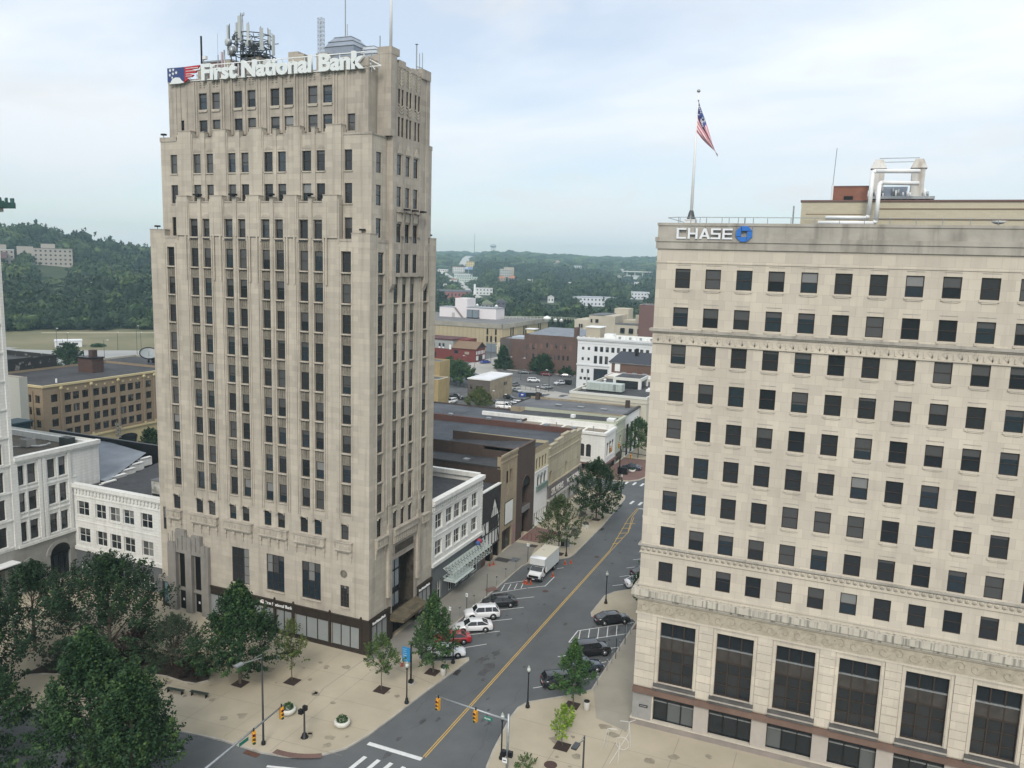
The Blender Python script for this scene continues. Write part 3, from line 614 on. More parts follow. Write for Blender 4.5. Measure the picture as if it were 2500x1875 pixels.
for i in (1, 3, 5, 7):
    for u in (S3C[i-1][0]-.7, S3C[i-1][0]-.35, S3C[i][1]+.2, S3C[i][1]+.55): F2.slab(pr, u, u+.17, 59.8, 66.1, -.1, -.002, LIMED)
    u = (S3C[i-1][1]+S3C[i][0])/2; F2.slab(pr, u-.17, u+.17, 59.8, 65.8, -.12, -.002, LIMED)
    for a, b in (S3C[i-1], S3C[i]):
        F2.slab(pr, a, b, 62.55, 62.8, -.12, -.002, LIME)
        for q in range(6): t = (q+.5)/6; F2.slab(pr, a+(b-a)*q/6, a+(b-a)*(q+1)/6, 64.75, 64.75+.35*math.sin(math.pi*t)**.7, -.04, -.003, LIMED)
        for q in range(3): F2.slab(pr, a+.25, a+.45, 65.35+q*.26, 65.43+q*.26, -.05, -.002, SPAN); F2.slab(pr, b-.45, b-.25, 65.35+q*.26, 65.43+q*.26, -.05, -.002, SPAN)
for u in (-28.6, -27.9, -26.9, -4.6, -4.2): F2.slab(pr, u, u+.2, 59.8, 66.1, -.08, -.002, LIMED)
# corner caps of the lowest stage
for x0, x1, y0, y1, z in ((-31.7, -29.35, 0, 1.2, 48.72), (-2.35, 0, 0, 1.2, 48.62), (-1.2, 0, 1.205, 1.6, 48.62), (-1.2, 0, 13.3, 15, 48.62)):
    pr.box(x0-.02, x1+.02, y0-.02, y1, 47.0, z, LIME); pr.box(x0-.06, x1+.06, y0-.06, y1+.0, z+.003, z+.09, LIMED)
pr.box(-29.3, -27.5, -.05, .75, 47.75, 48.05, LIMED); pr.box(-3.9, -2.4, -.05, .75, 47.75, 48.05, LIMED); pr.box(-.8, .05, 1.65, 3.6, 47.75, 48.05, LIMED); pr.box(-.8, .05, 11.5, 13.25, 47.75, 48.05, LIMED)
# stage 2 outer parapets and rounded shoulder
pr.box(-30.42, -27.8, .74, 1.3, 59.2, 59.72, LIMED); pr.box(-4.0, -.29, .74, 1.3, 59.2, 59.45, LIMED); pr.box(-.95, -.28, 1.305, 4.55, 59.2, 59.2+.12, LIMED)
pr.box(-.9, -.3, 11.95, 14.25, 59.2, 59.7, LIMED)
# stage 3 parapet, stepped corner turret and side crown
pr.box(-29.68, -1.28, 1.57, 1.95, 66.154, 66.4, LIMED); pr.box(-29.68, -29.3, 1.955, 13.4, 66.154, 66.4, LIMED); pr.box(-1.65, -1.27, 1.955, 4.0, 66.154, 66.4, LIMED)
pr.box(-3.2, -1.25, 1.5, 4.5, 66.404, 67.3, LIMED)
pr.box(-1.9, .44, 3.4, 4.62, 59.4, 68.0, LIMED); pr.box(-1.3, .47, 3.38, 5.1, 68.004, 68.75, LIMED); pr.box(-2.6, -1.905, 3.5, 4.6, 66.41, 67.9, LIMED)
pr.box(-.6, .38, 5.2, 6.6, 67.0, 67.75, LIMED); pr.box(-.6, .36, 8.3, 8.6, 67.0, 67.5, LIMED); pr.box(-.9, .48, 10.2, 12.25, 66.8, 67.9, LIMED); pr.box(-.6, .34, 6.61, 10.19, 66.9, 67.25, LIMED)
pr.build('pier', tw)
# carved ornament: chevron leaf panels, balconies with corbels, medallion
cv = MB()
for a, b in ((5.1, 6.3), (6.9, 8.05), (8.8, 10.0)):
    for z0 in (64.95, 61.9):
        n = 6 if z0 > 64 else 3
        for k in range(n):
            z = z0+.12+k*.33; mid = (a+b)/2
            for s in (-1, 1):
                p = [(mid+s*.05, z), (mid+s*.52, z+.3), (mid+s*.52, z+.42), (mid+s*.05, z+.14)]
                f = [RB.P(u, -.07, zz) for u, zz in p]; q = [RB.P(u, 0, zz) for u, zz in p]
                cv.raw(f+q, [(0, 1, 2, 3) if s > 0 else (3, 2, 1, 0), (0, 4, 5, 1), (1, 5, 6, 2), (2, 6, 7, 3), (3, 7, 4, 0)], LIME)
    RB.slab(cv, (a+b)/2-.05, (a+b)/2+.05, 64.9, 66.7, -.09, -.003, LIME)
cv.build('leaf_panel', tw); cv = MB()
for a, b in ((5.05, 6.2), (6.8, 8.0), (8.7, 9.9)):                    # ogee hoods and bay balconies
    for q in range(8): t = (q+.5)/8; h_ = .9*math.sin(math.pi*t)**1.6; RB.slab(cv, a+(b-a)*q/8, a+(b-a)*(q+1)/8, 57.75, 57.8+h_, -.07, -.003, LIME)
    RB.slab(cv, a-.1, b+.1, 51.25, 51.45, -.35, -.003, LIMED); RB.slab(cv, b-.25, b+.05, 48.6, 51.24, -.26, -.003, LIMED); RB.slab(cv, a, b-.26, 50.2, 51.2, -.12, -.003, LIME)
cv.build('ledge', tw)
def balcony(face, a, b, zt, zb, p=.42):
    cv = MB()
    face.slab(cv, a-.08, b+.08, zt-.14, zt, -p-.1, -.002, LIMED); face.slab(cv, a, b, zb+.5, zt-.142, -p, -.002, LIME); face.slab(cv, a+.04, b-.04, zb+.36, zb+.498, -p-.06, -.002, LIME); face.slab(cv, a+.1, b-.1, zb+.15, zb+.358, -p+.12, -.002, LIME)
    n = max(2, int((b-a)/.42))
    for i in range(n):
        u = a+.2+(b-a-.4)*i/(n-1); face.slab(cv, u-.09, u+.09, zb+.62, zt-.3, -p-.05, -p-.003, LIME if i % 2 else LIMED)
    for i in range(4 if b-a > 3 else 2):
        k = 4 if b-a > 3 else 2; u = a+.2+(b-a-.4)*i/(k-1); face.slab(cv, u-.15, u+.15, zb-.35, zb+.148, -p+.2, -.002, LIME); face.slab(cv, u-.08, u+.08, zb-1.0, zb-.352, -.12, -.002, LIME)
    cv.build('balcony', tw)
for a, b in ((-30.15, -27.95), (-26.35, -22.05), (-21.05, -16.65), (-15.6, -11.35), (-10.35, -5.95), (-4.55, -2.2)): balcony(F0, a, b, 13.55, 12.1)
balcony(R0, 1.15, 3.4, 13.9, 12.4); balcony(R0, 11.75, 13.6, 13.9, 12.4)
cv = MB()
R0.slab(cv, 4.9, 10.45, 13.2, 13.9, -.5, -.002, LIME); R0.slab(cv, 4.85, 10.5, 13.904, 14.05, -.6, -.002, LIMED); R0.slab(cv, 4.9, 10.45, 12.2, 13.198, -.35, -.002, LIME)
for i in range(11): u = 5.1+i*.5; R0.slab(cv, u, u+.2, 12.4, 13.1, -.42, -.353, LIMED)
R0.slab(cv, 5.35, 10.1, 10.6, 11.9, -.1, -.002, LIMED); R0.slab(cv, 5.5, 9.95, 10.75, 11.75, -.13, -.103, mat('dark_granite', (0, 0, 0)))
for u in (3.75, 10.75):
    R0.slab(cv, u, u+.85, 5.8, 14.3, -.32, -.002, LIME); R0.slab(cv, u+.1, u+.75, 14.304, 14.9, -.28, -.002, LIMED); R0.slab(cv, u+.2, u+.65, 6.4, 13.8, -.37, -.323, LIMED); R0.slab(cv, u+.15, u+.7, 14.904, 17.2, -.2, -.125, LIME); R0.slab(cv, u+.08, u+.77, 17.204, 17.4, -.24, -.125, LIMED)
cv.build('entrance_surround', tw); cv = MB()
n = 14
for k in range(n):
    t = 2*math.pi*k/n; cx_, cz_ = -3.42+.36*math.cos(t), 9.55+.36*math.sin(t); F0.slab(cv, cx_-.09, cx_+.09, cz_-.09, cz_+.09, -.09, -.002, SPAN)
for k in (-.14, 0, .14): F0.slab(cv, -3.42+k-.035, -3.42+k+.035, 9.3, 9.8, -.07, -.002, SPAN)
cv.build('medallion', tw)
CUR = mat('net_curtain', (.34, .34, .32), .8, var=.1, vscale=3); cu = MB()
for a, b in ((-20.02, -17.34), (-14.66, -12.01), (-9.4, -6.7)):
    for i in range(6): u = a+.1+(b-a-.2)*(i+.5)/6; F0.slab(cu, u-.15, u+.15, 6.75, 7.5, SD-.031, SD-.026, CUR)
    for i in range(4): u = a+.1+(b-a-.2)*(i+.5)/4; F0.slab(cu, u-.25, u+.25, 6.2, 6.7, SD-.031, SD-.026, CUR) if (i+int(a)) % 3 else None
cu.build('curtain', tw)
# entrance portal on the square
po = MB(); GRY = mat('grey_granite', (.25, .238, .215), .7, var=.12, vscale=1, streak=((.12, .11, .1), .4))
for a, b, t in ((-30.2, -28.86, 9.2), (-27.29, -26.26, 10.2), (-24.67, -23.5, 9.4)): F0.slab(po, a, b, .16, t, -.5, -.002, GRY)
F0.slab(po, -28.86, -27.29, 8.0, 11.1, -.42, -.002, GRY); F0.slab(po, -26.26, -24.67, 8.0, 10.6, -.42, -.002, GRY)
for i in range(9): u = -30+i*.74; F0.slab(po, u, u+.12, 8.6, 10.4+.5*math.sin(i*2.1), -.56, -.504 if not (1.2 < (u+30) < 2.7 or 3.8 < (u+30) < 5.4) else -.43, GRY)
F0.slab(po, -30.2, -23.5, .02, .5, -.62, -.004, BLACK) if 0 else None
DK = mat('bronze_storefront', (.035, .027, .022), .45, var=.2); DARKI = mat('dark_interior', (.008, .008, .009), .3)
for a, b in ((-28.84, -27.31), (-26.24, -24.69)):
    F0.slab(po, a, b, .14, 8.0, .16, .5, GRY); F0.slab(po, a+.1, b-.1, .16, 7.8, .13, .156, DARKI); F0.slab(po, a, b, 2.9, 3.25, -.2, .12, GRY)
    F0.slab(po, a+.5, a+.75, 1.4, 1.7, .10, .128, WHITE)
po.build('portal', tw)
# storefront band: bronze cornice, piers, base and shop windows
sf = MB()
F0.slab(sf, -24.3, .16, 3.5, 4.3, -.14, -.002, DK); F0.slab(sf, -24.35, .22, 4.304, 4.42, -.24, -.002, DK); F0.slab(sf, -24.3, .18, 3.34, 3.496, -.18, -.002, DK); F0.slab(sf, -24.3, .14, .14, .6, -.12, -.002, DK)
segs = [(-24.2, -18.6), (-18.3, -13.6), (-13.3, -10.85), (-10.45, -5.5), (-5.15, -1.2)]
for u in (-24.3, -18.6, -13.6, -10.8, -5.5, -1.15): F0.slab(sf, u, u+.3, .6, 4.3, -.2, -.002, DK); F0.slab(sf, u+.1, u+.2, 4.42, 4.75, -.2, -.08, DK); F0.slab(sf, u+.04, u+.26, 4.55, 4.63, -.23, -.05, DK)
F0.slab(sf, -1.16, .16, .14, 3.34, -.13, -.004, DK)
R0.slab(sf, 0, 4.5, 3.5, 4.3, -.16, -.002, DK); R0.slab(sf, -.2, 4.55, 4.304, 4.42, -.24, -.004, DK); R0.slab(sf, -.1, 4.5, .0, .6, -.14, -.003, DK); R0.slab(sf, 0, .5, .6, 3.5, -.13, -.003, DK)
R0.slab(sf, 3.9, 4.6, .1, 3.5, -.14, -.003, DK)
R0.slab(sf, 11.2, 15.0, 3.5, 4.3, -.16, -.002, DK); R0.slab(sf, 11.1, 15.02, 4.304, 4.42, -.24, -.002, DK); R0.slab(sf, 11.1, 15, 0, .6, -.14, -.002, DK); R0.slab(sf, 11.1, 11.5, .6, 3.5, -.13, -.002, DK); R0.slab(sf, 14.7, 15, .6, 3.5, -.13, -.002, DK)
R0.slab(sf, 4.6, 11.1, 0, 3.0, .7, 1.0, DK)
for u in (4.6, 10.6): R0.slab(sf, u, u+.5, 0, 3.0, -.1, .69, DK)
w_ = Face(0, 0)
F0.slab(sf, -32.1, -29.3, 3.6, 4.3, -.3, -.002, GRY); F0.slab(sf, -31.7, -29.4, .14, 3.6, -.08, -.002, DK)
sf.build('storefront', tw)
SHOPG = mat('shop_glass_with_blind', (.25, .27, .27), .15, spec=.5, coat=.5, var=.06, vscale=.6)
def shopwins(face, a, b, z0, z1, n, parent, d=-.03, gm=SHOPG, fm=DK):
    for i in range(n):
        p, q = a+(b-a)*i/n, a+(b-a)*(i+1)/n; o = MB(); t = .06
        face.slab(o, p, p+t, z0, z1, d-.05, d, fm); face.slab(o, q-t, q, z0, z1, d-.05, d, fm); face.slab(o, p+t, q-t, z0, z0+t, d-.05, d, fm); face.slab(o, p+t, q-t, z1-t, z1, d-.05, d, fm)
        k = o.build('window', parent); g_ = MB(); g_.face([face.P(p+t, d-.01, z0+t), face.P(q-t, d-.01, z0+t), face.P(q-t, d-.01, z1-t), face.P(p+t, d-.01, z1-t)], gm); g_.build('pane', k)
for (a, b), n in zip(segs, (3, 3, 2, 3, 3)): shopwins(F0, a+.1, b-.05, .62, 3.32, n, tw)
shopwins(R0, .5, 3.9, .62, 3.48, 3, tw); shopwins(R0, 11.5, 14.7, .62, 3.48, 3, tw)
shopwins(F0, -31.3, -29.7, .5, 3.5, 1, tw, -.1, mat('blue_cash_machine_panel', (.12, .2, .24), .3, coat=.4))
shopwins(R0, 5.2, 8.4, 3.2, 9.9, 3, tw, 1.05, mat('portal_glass', (.30, .33, .34), .15, coat=.6), BLACK)
b_ = MB()
for z in (5.0, 5.6, 7.9): R0.slab(b_, 5.2, 8.4, z, z+.12, .9, 1.0, BLACK)
R0.slab(b_, 5.2, 8.4, 5.1, 5.6, .96, .99, BLACK); b_.build('glazing_bar', tw)
ca = MB(); ca.raw([(0, 4.4, 2.6), (0, 11.0, 2.6), (1.9, 4.7, 2.6), (1.9, 10.7, 2.6), (0, 4.4, 3.35), (0, 11, 3.35), (1.9, 4.7, 2.95), (1.9, 10.7, 2.95)], [(0, 1, 3, 2), (4, 6, 7, 5), (0, 2, 6, 4), (2, 3, 7, 6), (3, 1, 5, 7)], mat('mossy_canopy', (.075, .066, .045), .9, col2=(.135, .11, .07), vscale=1.2))
ca.build('canopy', tw)
dr = MB(); R0.slab(dr, 5.2, 10.5, .14, 2.55, .62, .69, DARKI)
for u in (5.2, 6.5, 7.8, 9.1, 10.4): R0.slab(dr, u, u+.1, .14, 2.6, .55, .615, BLACK)
R0.slab(dr, 6.8, 7.1, 1.3, 1.8, .59, .612, WHITE); R0.slab(dr, 8.2, 8.4, 1.3, 1.7, .59, .612, WHITE); R0.slab(dr, 8.3, 8.6, .6, .9, .59, .612, WHITE)
dr.build('door', tw)
# windows
aw = [(a, b, 13.7, 15.6, 'arch') for a, b in arched]
SILL = LIME
add_windows(F0, wins, SD+.16, tw, 'dh', SILL, limit=58)
add_windows(F0, aw, SD, tw, 'arch', None)
add_windows(F0, [(a, b, c, d, 'grid') for a, b, c, d in bigw], SD, tw, 'grid', SILL, sillproj=.16)
add_windows(F1, h1, .24, tw, 'dh', SILL, limit=5); add_windows(F2, h2, .24, tw, 'dh', SILL, limit=5)
add_windows(R0, rw, SS+.12, tw, 'dh', SILL, limit=18); add_windows(RB, bh+th, .18, tw, 'dh', None, limit=0)
add_windows(R1, [(1.7, 2.75, zb, zt) for zt, zb in ((57.5, 55.3), (54.0, 51.8), (50.4, 48.3))], .17, tw, 'dh', None, limit=0)
add_windows(F0, [(-31.2, -30.7, 10.6, 13.6, 'fixed')], SD, tw, 'fixed', None, limit=0)
def finish(root, loc):
    for c in list(root.children):
        c.location = (c.location[0]-loc[0], c.location[1]-loc[1], c.location[2]-loc[2])
    root.location = loc
finish(tw, (-16, 7, 0))
# storefront lettering is part of the shop front
LET = mat('white_sign_letters', (.78, .79, .78), .5)
fz = thing('shop_sign', 'white First National Bank lettering on the bronze band facing the square', 'sign', (-15.6, -.16, 3.62))
text_obj('First National Bank', .55, .04, LET, 'lettering', fz, (.75, 0, .06), (math.pi/2, 0, 0), .95, .006)
lg = MB(); lg.box(0, .55, -.05, 0, .05, .5, LET); lg.box(.3, .53, -.06, -.051, .3, .42, mat('sign_red', (.45, .03, .04), .5)); lg.build('logo', fz)
for y, l in ((.55, 'white First National Bank lettering on the street side band near the corner'), (11.45, 'white First National Bank lettering on the street side band beyond the entrance')):
    fz = thing('shop_sign', l, 'sign', (.18, y, 3.68), math.pi/2); text_obj('First National Bank', .42, .05, LET, 'lettering', fz, (0, 0, 0), (math.pi/2, 0, 0), .85, .01)
for x, y, z, l in ((-31.0, .5, 48.82, 'small black floodlight on the left corner parapet of the tower'), (-1.3, .5, 48.72, 'small black floodlight on the near right corner parapet of the tower'), (-.6, 14.3, 48.72, 'small black floodlight on the far right corner parapet of the tower'), (-30.0, 1.0, 59.75, 'black floodlight on the upper left setback of the tower')):
    o = MB(); o.tube((0, 0, 0), (0, 0, .25), .04, BLACK); o.box(-.3, .3, -.2, .2, .25, .45, BLACK); o = o.build('floodlight'); o.location = (x, y, z); tag(o, l, 'floodlight')
for k, (x, y, z) in enumerate([(-23.75, -.35, 51.2), (-18.45, -.35, 51.2), (-13.1, -.35, 51.2), (-7.8, -.35, 51.2)]):
    o = MB(); o.box(-.4, .4, -.25, .4, .12, .32, BLACK); o.box(-.1, .1, 0, .3, 0, .12, BLACK); o = o.build('floodlight'); o.location = (x, y, 52.62); tag(o, ['first', 'second', 'third', 'fourth'][k]+' from the left of the black floodlights on the lower crown of the tower', 'floodlight', 'floodlights along the lower crown')
for k, y in enumerate((6.3, 8.15, 10.05)):
    o = MB(); o.box(0, .5, -.4, .4, 0, .2, BLACK); o = o.build('floodlight'); o.location = (.62, y, 51.5); tag(o, ['nearest', 'middle', 'farthest'][k]+' black floodlight on the bay ledges of the tower side', 'floodlight', 'floodlights on the bay ledges')
# ---------------- tower rooftop equipment ----------------
def rooftop_sign():
    t = thing('rooftop_sign', 'huge white First National Bank letters with a star flag logo on the tower roof', 'sign', (-29.3, 1.2, 66.05))
    fr = MB()
    for z in (.12, 1.75): fr.box(5.0, 27.6, .28, .36, z, z+.09, WHITE)
    fr.box(2.2, 5.2, .28, .36, .12, .2, WHITE)
    for i in range(17):
        x = 2.6+i*1.55; fr.box(x, x+.07, .37, .43, 0, 1.9 if i > 1 else .9, WHITE); fr.tube((x, .4, 1.7 if i > 1 else .8), (x, 1.9, .3), .035, WHITE, 4)
    fr.build('frame', t)
    lp = MB(); BLU = mat('sign_blue', (.04, .06, .17), .45); RED = mat('sign_red', (.38, .045, .06), .45); LGW = mat('sign_letter_white', (.66, .70, .69), .5)
    lp.box(0, 2.7, -.02, .16, 0.15, 1.72, BLU)
    flag = [(2.7, 1.72), (5.0, 1.80), (4.75, 1.45), (3.6, 1.40), (4.6, 1.22), (4.4, .98), (3.2, .92), (4.1, .75), (3.8, .55), (2.9, .5), (3.3, .32), (2.5, -.02), (2.7, .3)]
    lp.profile(flag[::-1], 'y', -.02, .16, RED)
    for a, b, c, d in ((2.9, 1.5, 4.8, 1.56), (2.9, 1.18, 4.5, 1.24), (2.9, .86, 4.2, .92), (2.9, .62, 3.8, .68)): lp.box(a, c, -.05, -.021, b, d, LGW)
    st = []
    for (x, z, r) in ((.45, 1.45, .24), (.95, 1.5, .22), (1.4, 1.15, .24), (.9, 1.05, .22), (.4, .92, .22), (.75, .62, .18)):
        p = []
        for k in range(10): a = math.pi/2+k*math.pi/5; q = r if k % 2 == 0 else r*.45; p.append((x+q*math.cos(a), z+q*math.sin(a)))
        lp.face([(x, -.03, z)]*0+[(u, -.03, v) for u, v in p], LGW)
    lp.profile([(.2, -.12), (.5, .05), (.8, .45), (1.3, .6), (1.9, .55), (2.2, .25), (2.6, -.05), (1.9, -.12)][::-1], 'y', -.06, .16, LGW)
    lp.build('logo_panel', t)
    o = text_obj('First National Bank', 2.45, .16, LGW, 'lettering', t, (5.15, .1, .12), (math.pi/2, math.radians(0), 0), 1, .1, spacing=1.0)
    w = o.dimensions.x; o.scale = (22.5/max(w, .1), 1, 1)
rooftop_sign()
def lattice(mb, c, w, h, m, r=.05, n=6, w2=None):
    w2 = w if w2 is None else w2
    cs = [(-1, -1), (1, -1), (1, 1), (-1, 1)]
    def q(k, z): t = z/h; ww = (w+(w2-w)*t)/2; return (c[0]+cs[k][0]*ww, c[1]+cs[k][1]*ww, c[2]+z)
    for k in range(4):
        mb.tube(q(k, 0), q(k, h), r, m, 5)
        for i in range(n):
            mb.tube(q(k, h*i/n), q((k+1) % 4, h*(i+1)/n), r*.6, m, 4); mb.tube(q((k+1) % 4, h*i/n), q(k, h*(i+1)/n), r*.6, m, 4); mb.tube(q(k, h*(i+1)/n), q((k+1) % 4, h*(i+1)/n), r*.6, m, 4)
def telecom():
    t = thing('telecom_tower', 'steel lattice telecom tower crowded with panel antennas and dishes on the tower roof', 'antenna tower', (-20.4, 6, 65.6))
    DKM = mat('dark_steel', (.09, .10, .11), .5, metal=.4); PAN = mat('antenna_grey', (.42, .45, .44), .5)
    f = MB(); lattice(f, (0, 0, 0), 2.1, 5.2, DKM, .09, 3); lattice(f, (0, 0, 0), .7, 5.6, DKM, .06, 5)
    for z in (4.1, 5.3, 6.3):
        n = 10; rr = 2.3
        P_ = [(rr*math.cos(2*math.pi*k/n), rr*math.sin(2*math.pi*k/n), z) for k in range(n+1)]; f.path(P_, .06, DKM, 4)
        for k in range(0, n, 2): f.tube((0, 0, z), P_[k], .05, DKM, 4)
    f.lathe((0, 0, 3.9), [(1.55, 0), (1.6, .12), (1.2, .16)], DKM, 10, False); f.tube((-1.1, -.6, 4), (-1.1, -.6, 8.2), .1, GREYM, 8); f.build('mast', t)
    o = MB(); o.tube((-1.1, -.6, 8.2), (-1.1, -.6, 8.9), .07, GREYM); 
    for s in (-1, 1): o.tube((-1.1, -.6, 8.6), (-1.1+s*.25, -.6, 8.7), .05, GREYM); o.tube((-1.1+s*.25, -.6, 8.7), (-1.1+s*.25, -.6, 9.0), .06, GREYM)
    o.build('whip_antenna', t)
    for (x, y, z, h, w) in ((-3.3, -.6, 4.3, 3.4, .3), (-2.9, .3, 5.0, 2.3, .32), (-.15, -2.2, 5.2, 2.9, .42), (.9, -2.0, 4.8, 2.4, .3), (2.3, -1.3, 4.3, 2.5, .38), (3.2, -.3, 3.9, 2.3, .32), (-.9, -1.8, 6.2, 1.3, .3), (1.7, .9, 5.2, 2, .3)):
        a = math.atan2(y, x); p = MB(); p.box(-w/2, w/2, -.1, .12, 0, h, PAN); p.tube((0, .2, -.3), (0, .2, h+.2), .045, DKM, 5); p.box(-.12, .12, .12, .3, h*.25, h*.4, DKM); p = p.build('panel_antenna', t); p.location = (x, y, z); p.rotation_euler[2] = a+math.pi/2
    for (x, y, z, r, a) in ((-1.9, -1.1, 4.5, .62, -150), (3.1, -1.1, 2.6, .62, -60), (1.6, -1.2, 2.75, .42, -120), (1.0, -1.6, 5.1, .5, -95), (2.1, -1.4, 1.9, .32, -90), (-2.7, -.9, 5.6, .45, -110)):
        d = MB(); a_ = math.radians(a); dx, dy = math.cos(a_), math.sin(a_)
        d.tube((0, 0, 0), (dx*.5, dy*.5, 0), r*.92, GREYM, 14, r2=r); d.tube((dx*.5, dy*.5, 0), (dx*.56, dy*.56, 0), r, PAN, 14, r2=r*.8); d.tube((0, 0, 0), (-dx*.6, -dy*.6, 0), .07, DKM, 5); d = d.build('dish', t); d.location = (x, y, z)
    r_ = random.Random(3); c = MB()
    for k in range(46):
        a = r_.uniform(0, 6.28); q = r_.uniform(.6, 2.6); z = r_.uniform(3.2, 6.4); p = Vector((q*math.cos(a), q*math.sin(a), z)); e = p+Vector((r_.uniform(-.6, .6), r_.uniform(-.6, .6), r_.uniform(-1.0, .3)))
        c.tube(p, e, r_.uniform(.03, .06), DKM, 4)
        if k % 3 == 0: c.box(p.x-.14, p.x+.14, p.y-.12, p.y+.12, p.z-.22, p.z+.22, DKM)
    for x, y in ((-3.1, -.4), (-2.7, 0), (3.0, -.7)): c.tube((x, y, 4.4), (x+.1, y, 2.9), .07, DKM, 5)
    c.build('bracket', t)
telecom()
def simple(name, label, cat, loc, fn, rz=0, group=None):
    o = MB(); fn(o); o = o.build(name); o.location = loc; o.rotation_euler[2] = rz; return tag(o, label, cat, group)
simple('lattice_mast', 'slim grey lattice radio mast between the sign letters and the cooling tower', 'antenna', (-10.6, 6, 65.6), lambda o: lattice(o, (0, 0, 0), .55, 7.6, mat('mast_grey', (.4, .43, .46), .5), .035, 16))
simple('antenna_pole', 'tall thin whip antenna rising behind the cooling tower out of the frame', 'antenna', (-7.6, 6.5, 66), lambda o: (o.tube((0, 0, 0), (0, 0, 11), .07, GREYM, 6), o.tube((.25, 0, 5), (.25, 0, 6.4), .05, GREYM, 5)))
simple('antenna_pole', 'dark antenna pole with two small cameras behind the star logo', 'antenna', (-28.5, 6, 65.6), lambda o: (o.tube((0, 0, 0), (0, 0, 7), .12, BLACK, 6), o.tube((.3, 0, 2.5), (.3, 0, 4.6), .06, GREYM, 5), o.box(.3, .8, -.2, .2, 4.2, 4.6, WHITE), o.box(-.7, -.1, -.2, .2, 3.0, 3.3, WHITE)))
simple('antenna_pole', 'thin whip antenna above the letters First', 'antenna', (-25.9, 6, 65.6), lambda o: (o.tube((0, 0, 0), (0, 0, 4.6), .07, GREYM, 5), o.tube((0, 0, 4.6), (0, 0, 7.1), .03, GREYM, 4)))
simple('antenna_pole', 'pair of short pinkish antenna cylinders left of the telecom tower', 'antenna', (-24.1, 5, 65.6), lambda o: (o.tube((-.25, 0, 1), (-.25, 0, 4.6), .13, mat('pink_radome', (.36, .27, .28), .6), 8), o.tube((.1, 0, 0), (.1, 0, 4.8), .1, GREYM, 8)))
simple('flagpole', 'tall bare white flagpole on the front corner turret of the tower', 'flagpole', (-.25, 4.4, 68.75), lambda o: o.tube((0, 0, 0), (0, 0, 9), .17, WHITE, 10, r2=.11))
simple('antenna_pole', 'short grey rod antenna left of the white flagpole', 'antenna', (-1.25, 3.8, 67.9), lambda o: o.tube((0, 0, 0), (0, 0, 2.1), .07, GREYM, 6))
simple('antenna_pole', 'short rod antenna with a flat cap on the side crown of the tower', 'antenna', (0, 9.6, 67.2), lambda o: (o.tube((0, 0, 0), (0, 0, 3.2), .08, GREYM, 6), o.lathe((0, 0, 3.2), [(.05, 0), (.22, .04), (.05, .12)], GREYM, 8)))
simple('antenna_pole', 'twin thin rod antennas at the rear of the side crown of the tower', 'antenna', (0, 10.3, 67.2), lambda o: (o.tube((0, 0, 0), (0, 0, 2.4), .05, GREYM, 6), o.tube((.1, .5, 0), (.1, .5, 2.6), .05, GREYM, 6), o.tube((-.2, -.3, .9), (.1, .6, .9), .05, GREYM, 4)))
def cooling(name, label, loc, s, mm_):
    t = thing(name, label, 'cooling tower', loc); t.scale = (s, s, s)
    b = MB(); b.box(-1.9, 1.9, -1.6, 1.6, 0, 4.2, mm_)
    for k, (a, z0, z1, e) in enumerate(((1.9, 4.2, 4.75, 1.6), (1.6, 4.78, 5.3, 1.1))):
        c0 = 1.6-.0; q = [(-a, -a*.84, z0), (a, -a*.84, z0), (a, a*.84, z0), (-a, a*.84, z0), (-e, -e*.84, z1), (e, -e*.84, z1), (e, e*.84, z1), (-e, e*.84, z1)]
        b.raw(q, [(0, 1, 5, 4), (1, 2, 6, 5), (2, 3, 7, 6), (3, 0, 4, 7), (4, 5, 6, 7)], mm_)
    b.build('housing', t)
    r = MB()
    for z, a in ((4.18, 1.96), (4.74, 1.66), (3.3, 1.94), (5.29, 1.15)): r.box(-a, a, -a*.86, a*.86, z, z+.06, GREYM)
    r.build('rim', t)
STL = mat('blue_grey_sheet_steel', (.26, .30, .36), .5, metal=.2, var=.1, vscale=1)
cooling('cooling_tower', 'large blue grey steel cooling tower on the bank tower roof', (-8.0, 7.5, 65.6), 1.03, STL)
cooling('cooling_tower', 'smaller pale steel cooling tower right behind the word Bank', (-5.5, 8.6, 65.6), .86, mat('pale_sheet_steel', (.42, .46, .50), .5, metal=.2, var=.1, vscale=1))
o_ = thing('penthouse', 'low reddish brown roof penthouse behind the star logo', 'roof house', (-28.3, 9, 65.6)); m_ = MB(); m_.box(-1.6, 3.2, -1.5, 2, 0, 4.2, mat('pink_brick', (.24, .17, .155), .9, var=.15)); m_.box(-1.7, 3.3, -1.6, 2.1, 4.2, 4.4, GREYM); m_.box(-2.6, -1.65, -1.2, 1.2, 0, 4.0, LIMED); m_.build('wall', o_)
simple('roof_duct', 'grey domed metal roof duct above the star logo', 'duct', (-29.3, 9, 69.4), lambda o: (o.lathe((0, 0, 0), [(.9, 0), (.9, .5), (.5, .9), (.1, 1.0)], GREYM, 10), o.box(.3, 2.2, -.5, .5, 0, .7, GREYM)))
simple('roof_blocks', 'row of stone parapet blocks standing behind the roof sign letters', 'parapet', (-24, 5, 65.6), lambda o: [o.box(a, a+b, 0, 1.2, 0, h, LIMED) for a, b, h in ((0, .9, 3.6), (3, 2.2, 3.7), (9.5, 1.4, 3.9), (10.9, .8, 3.6), (13.4, 1.6, 3.5), (17.0, .8, 2.9))])
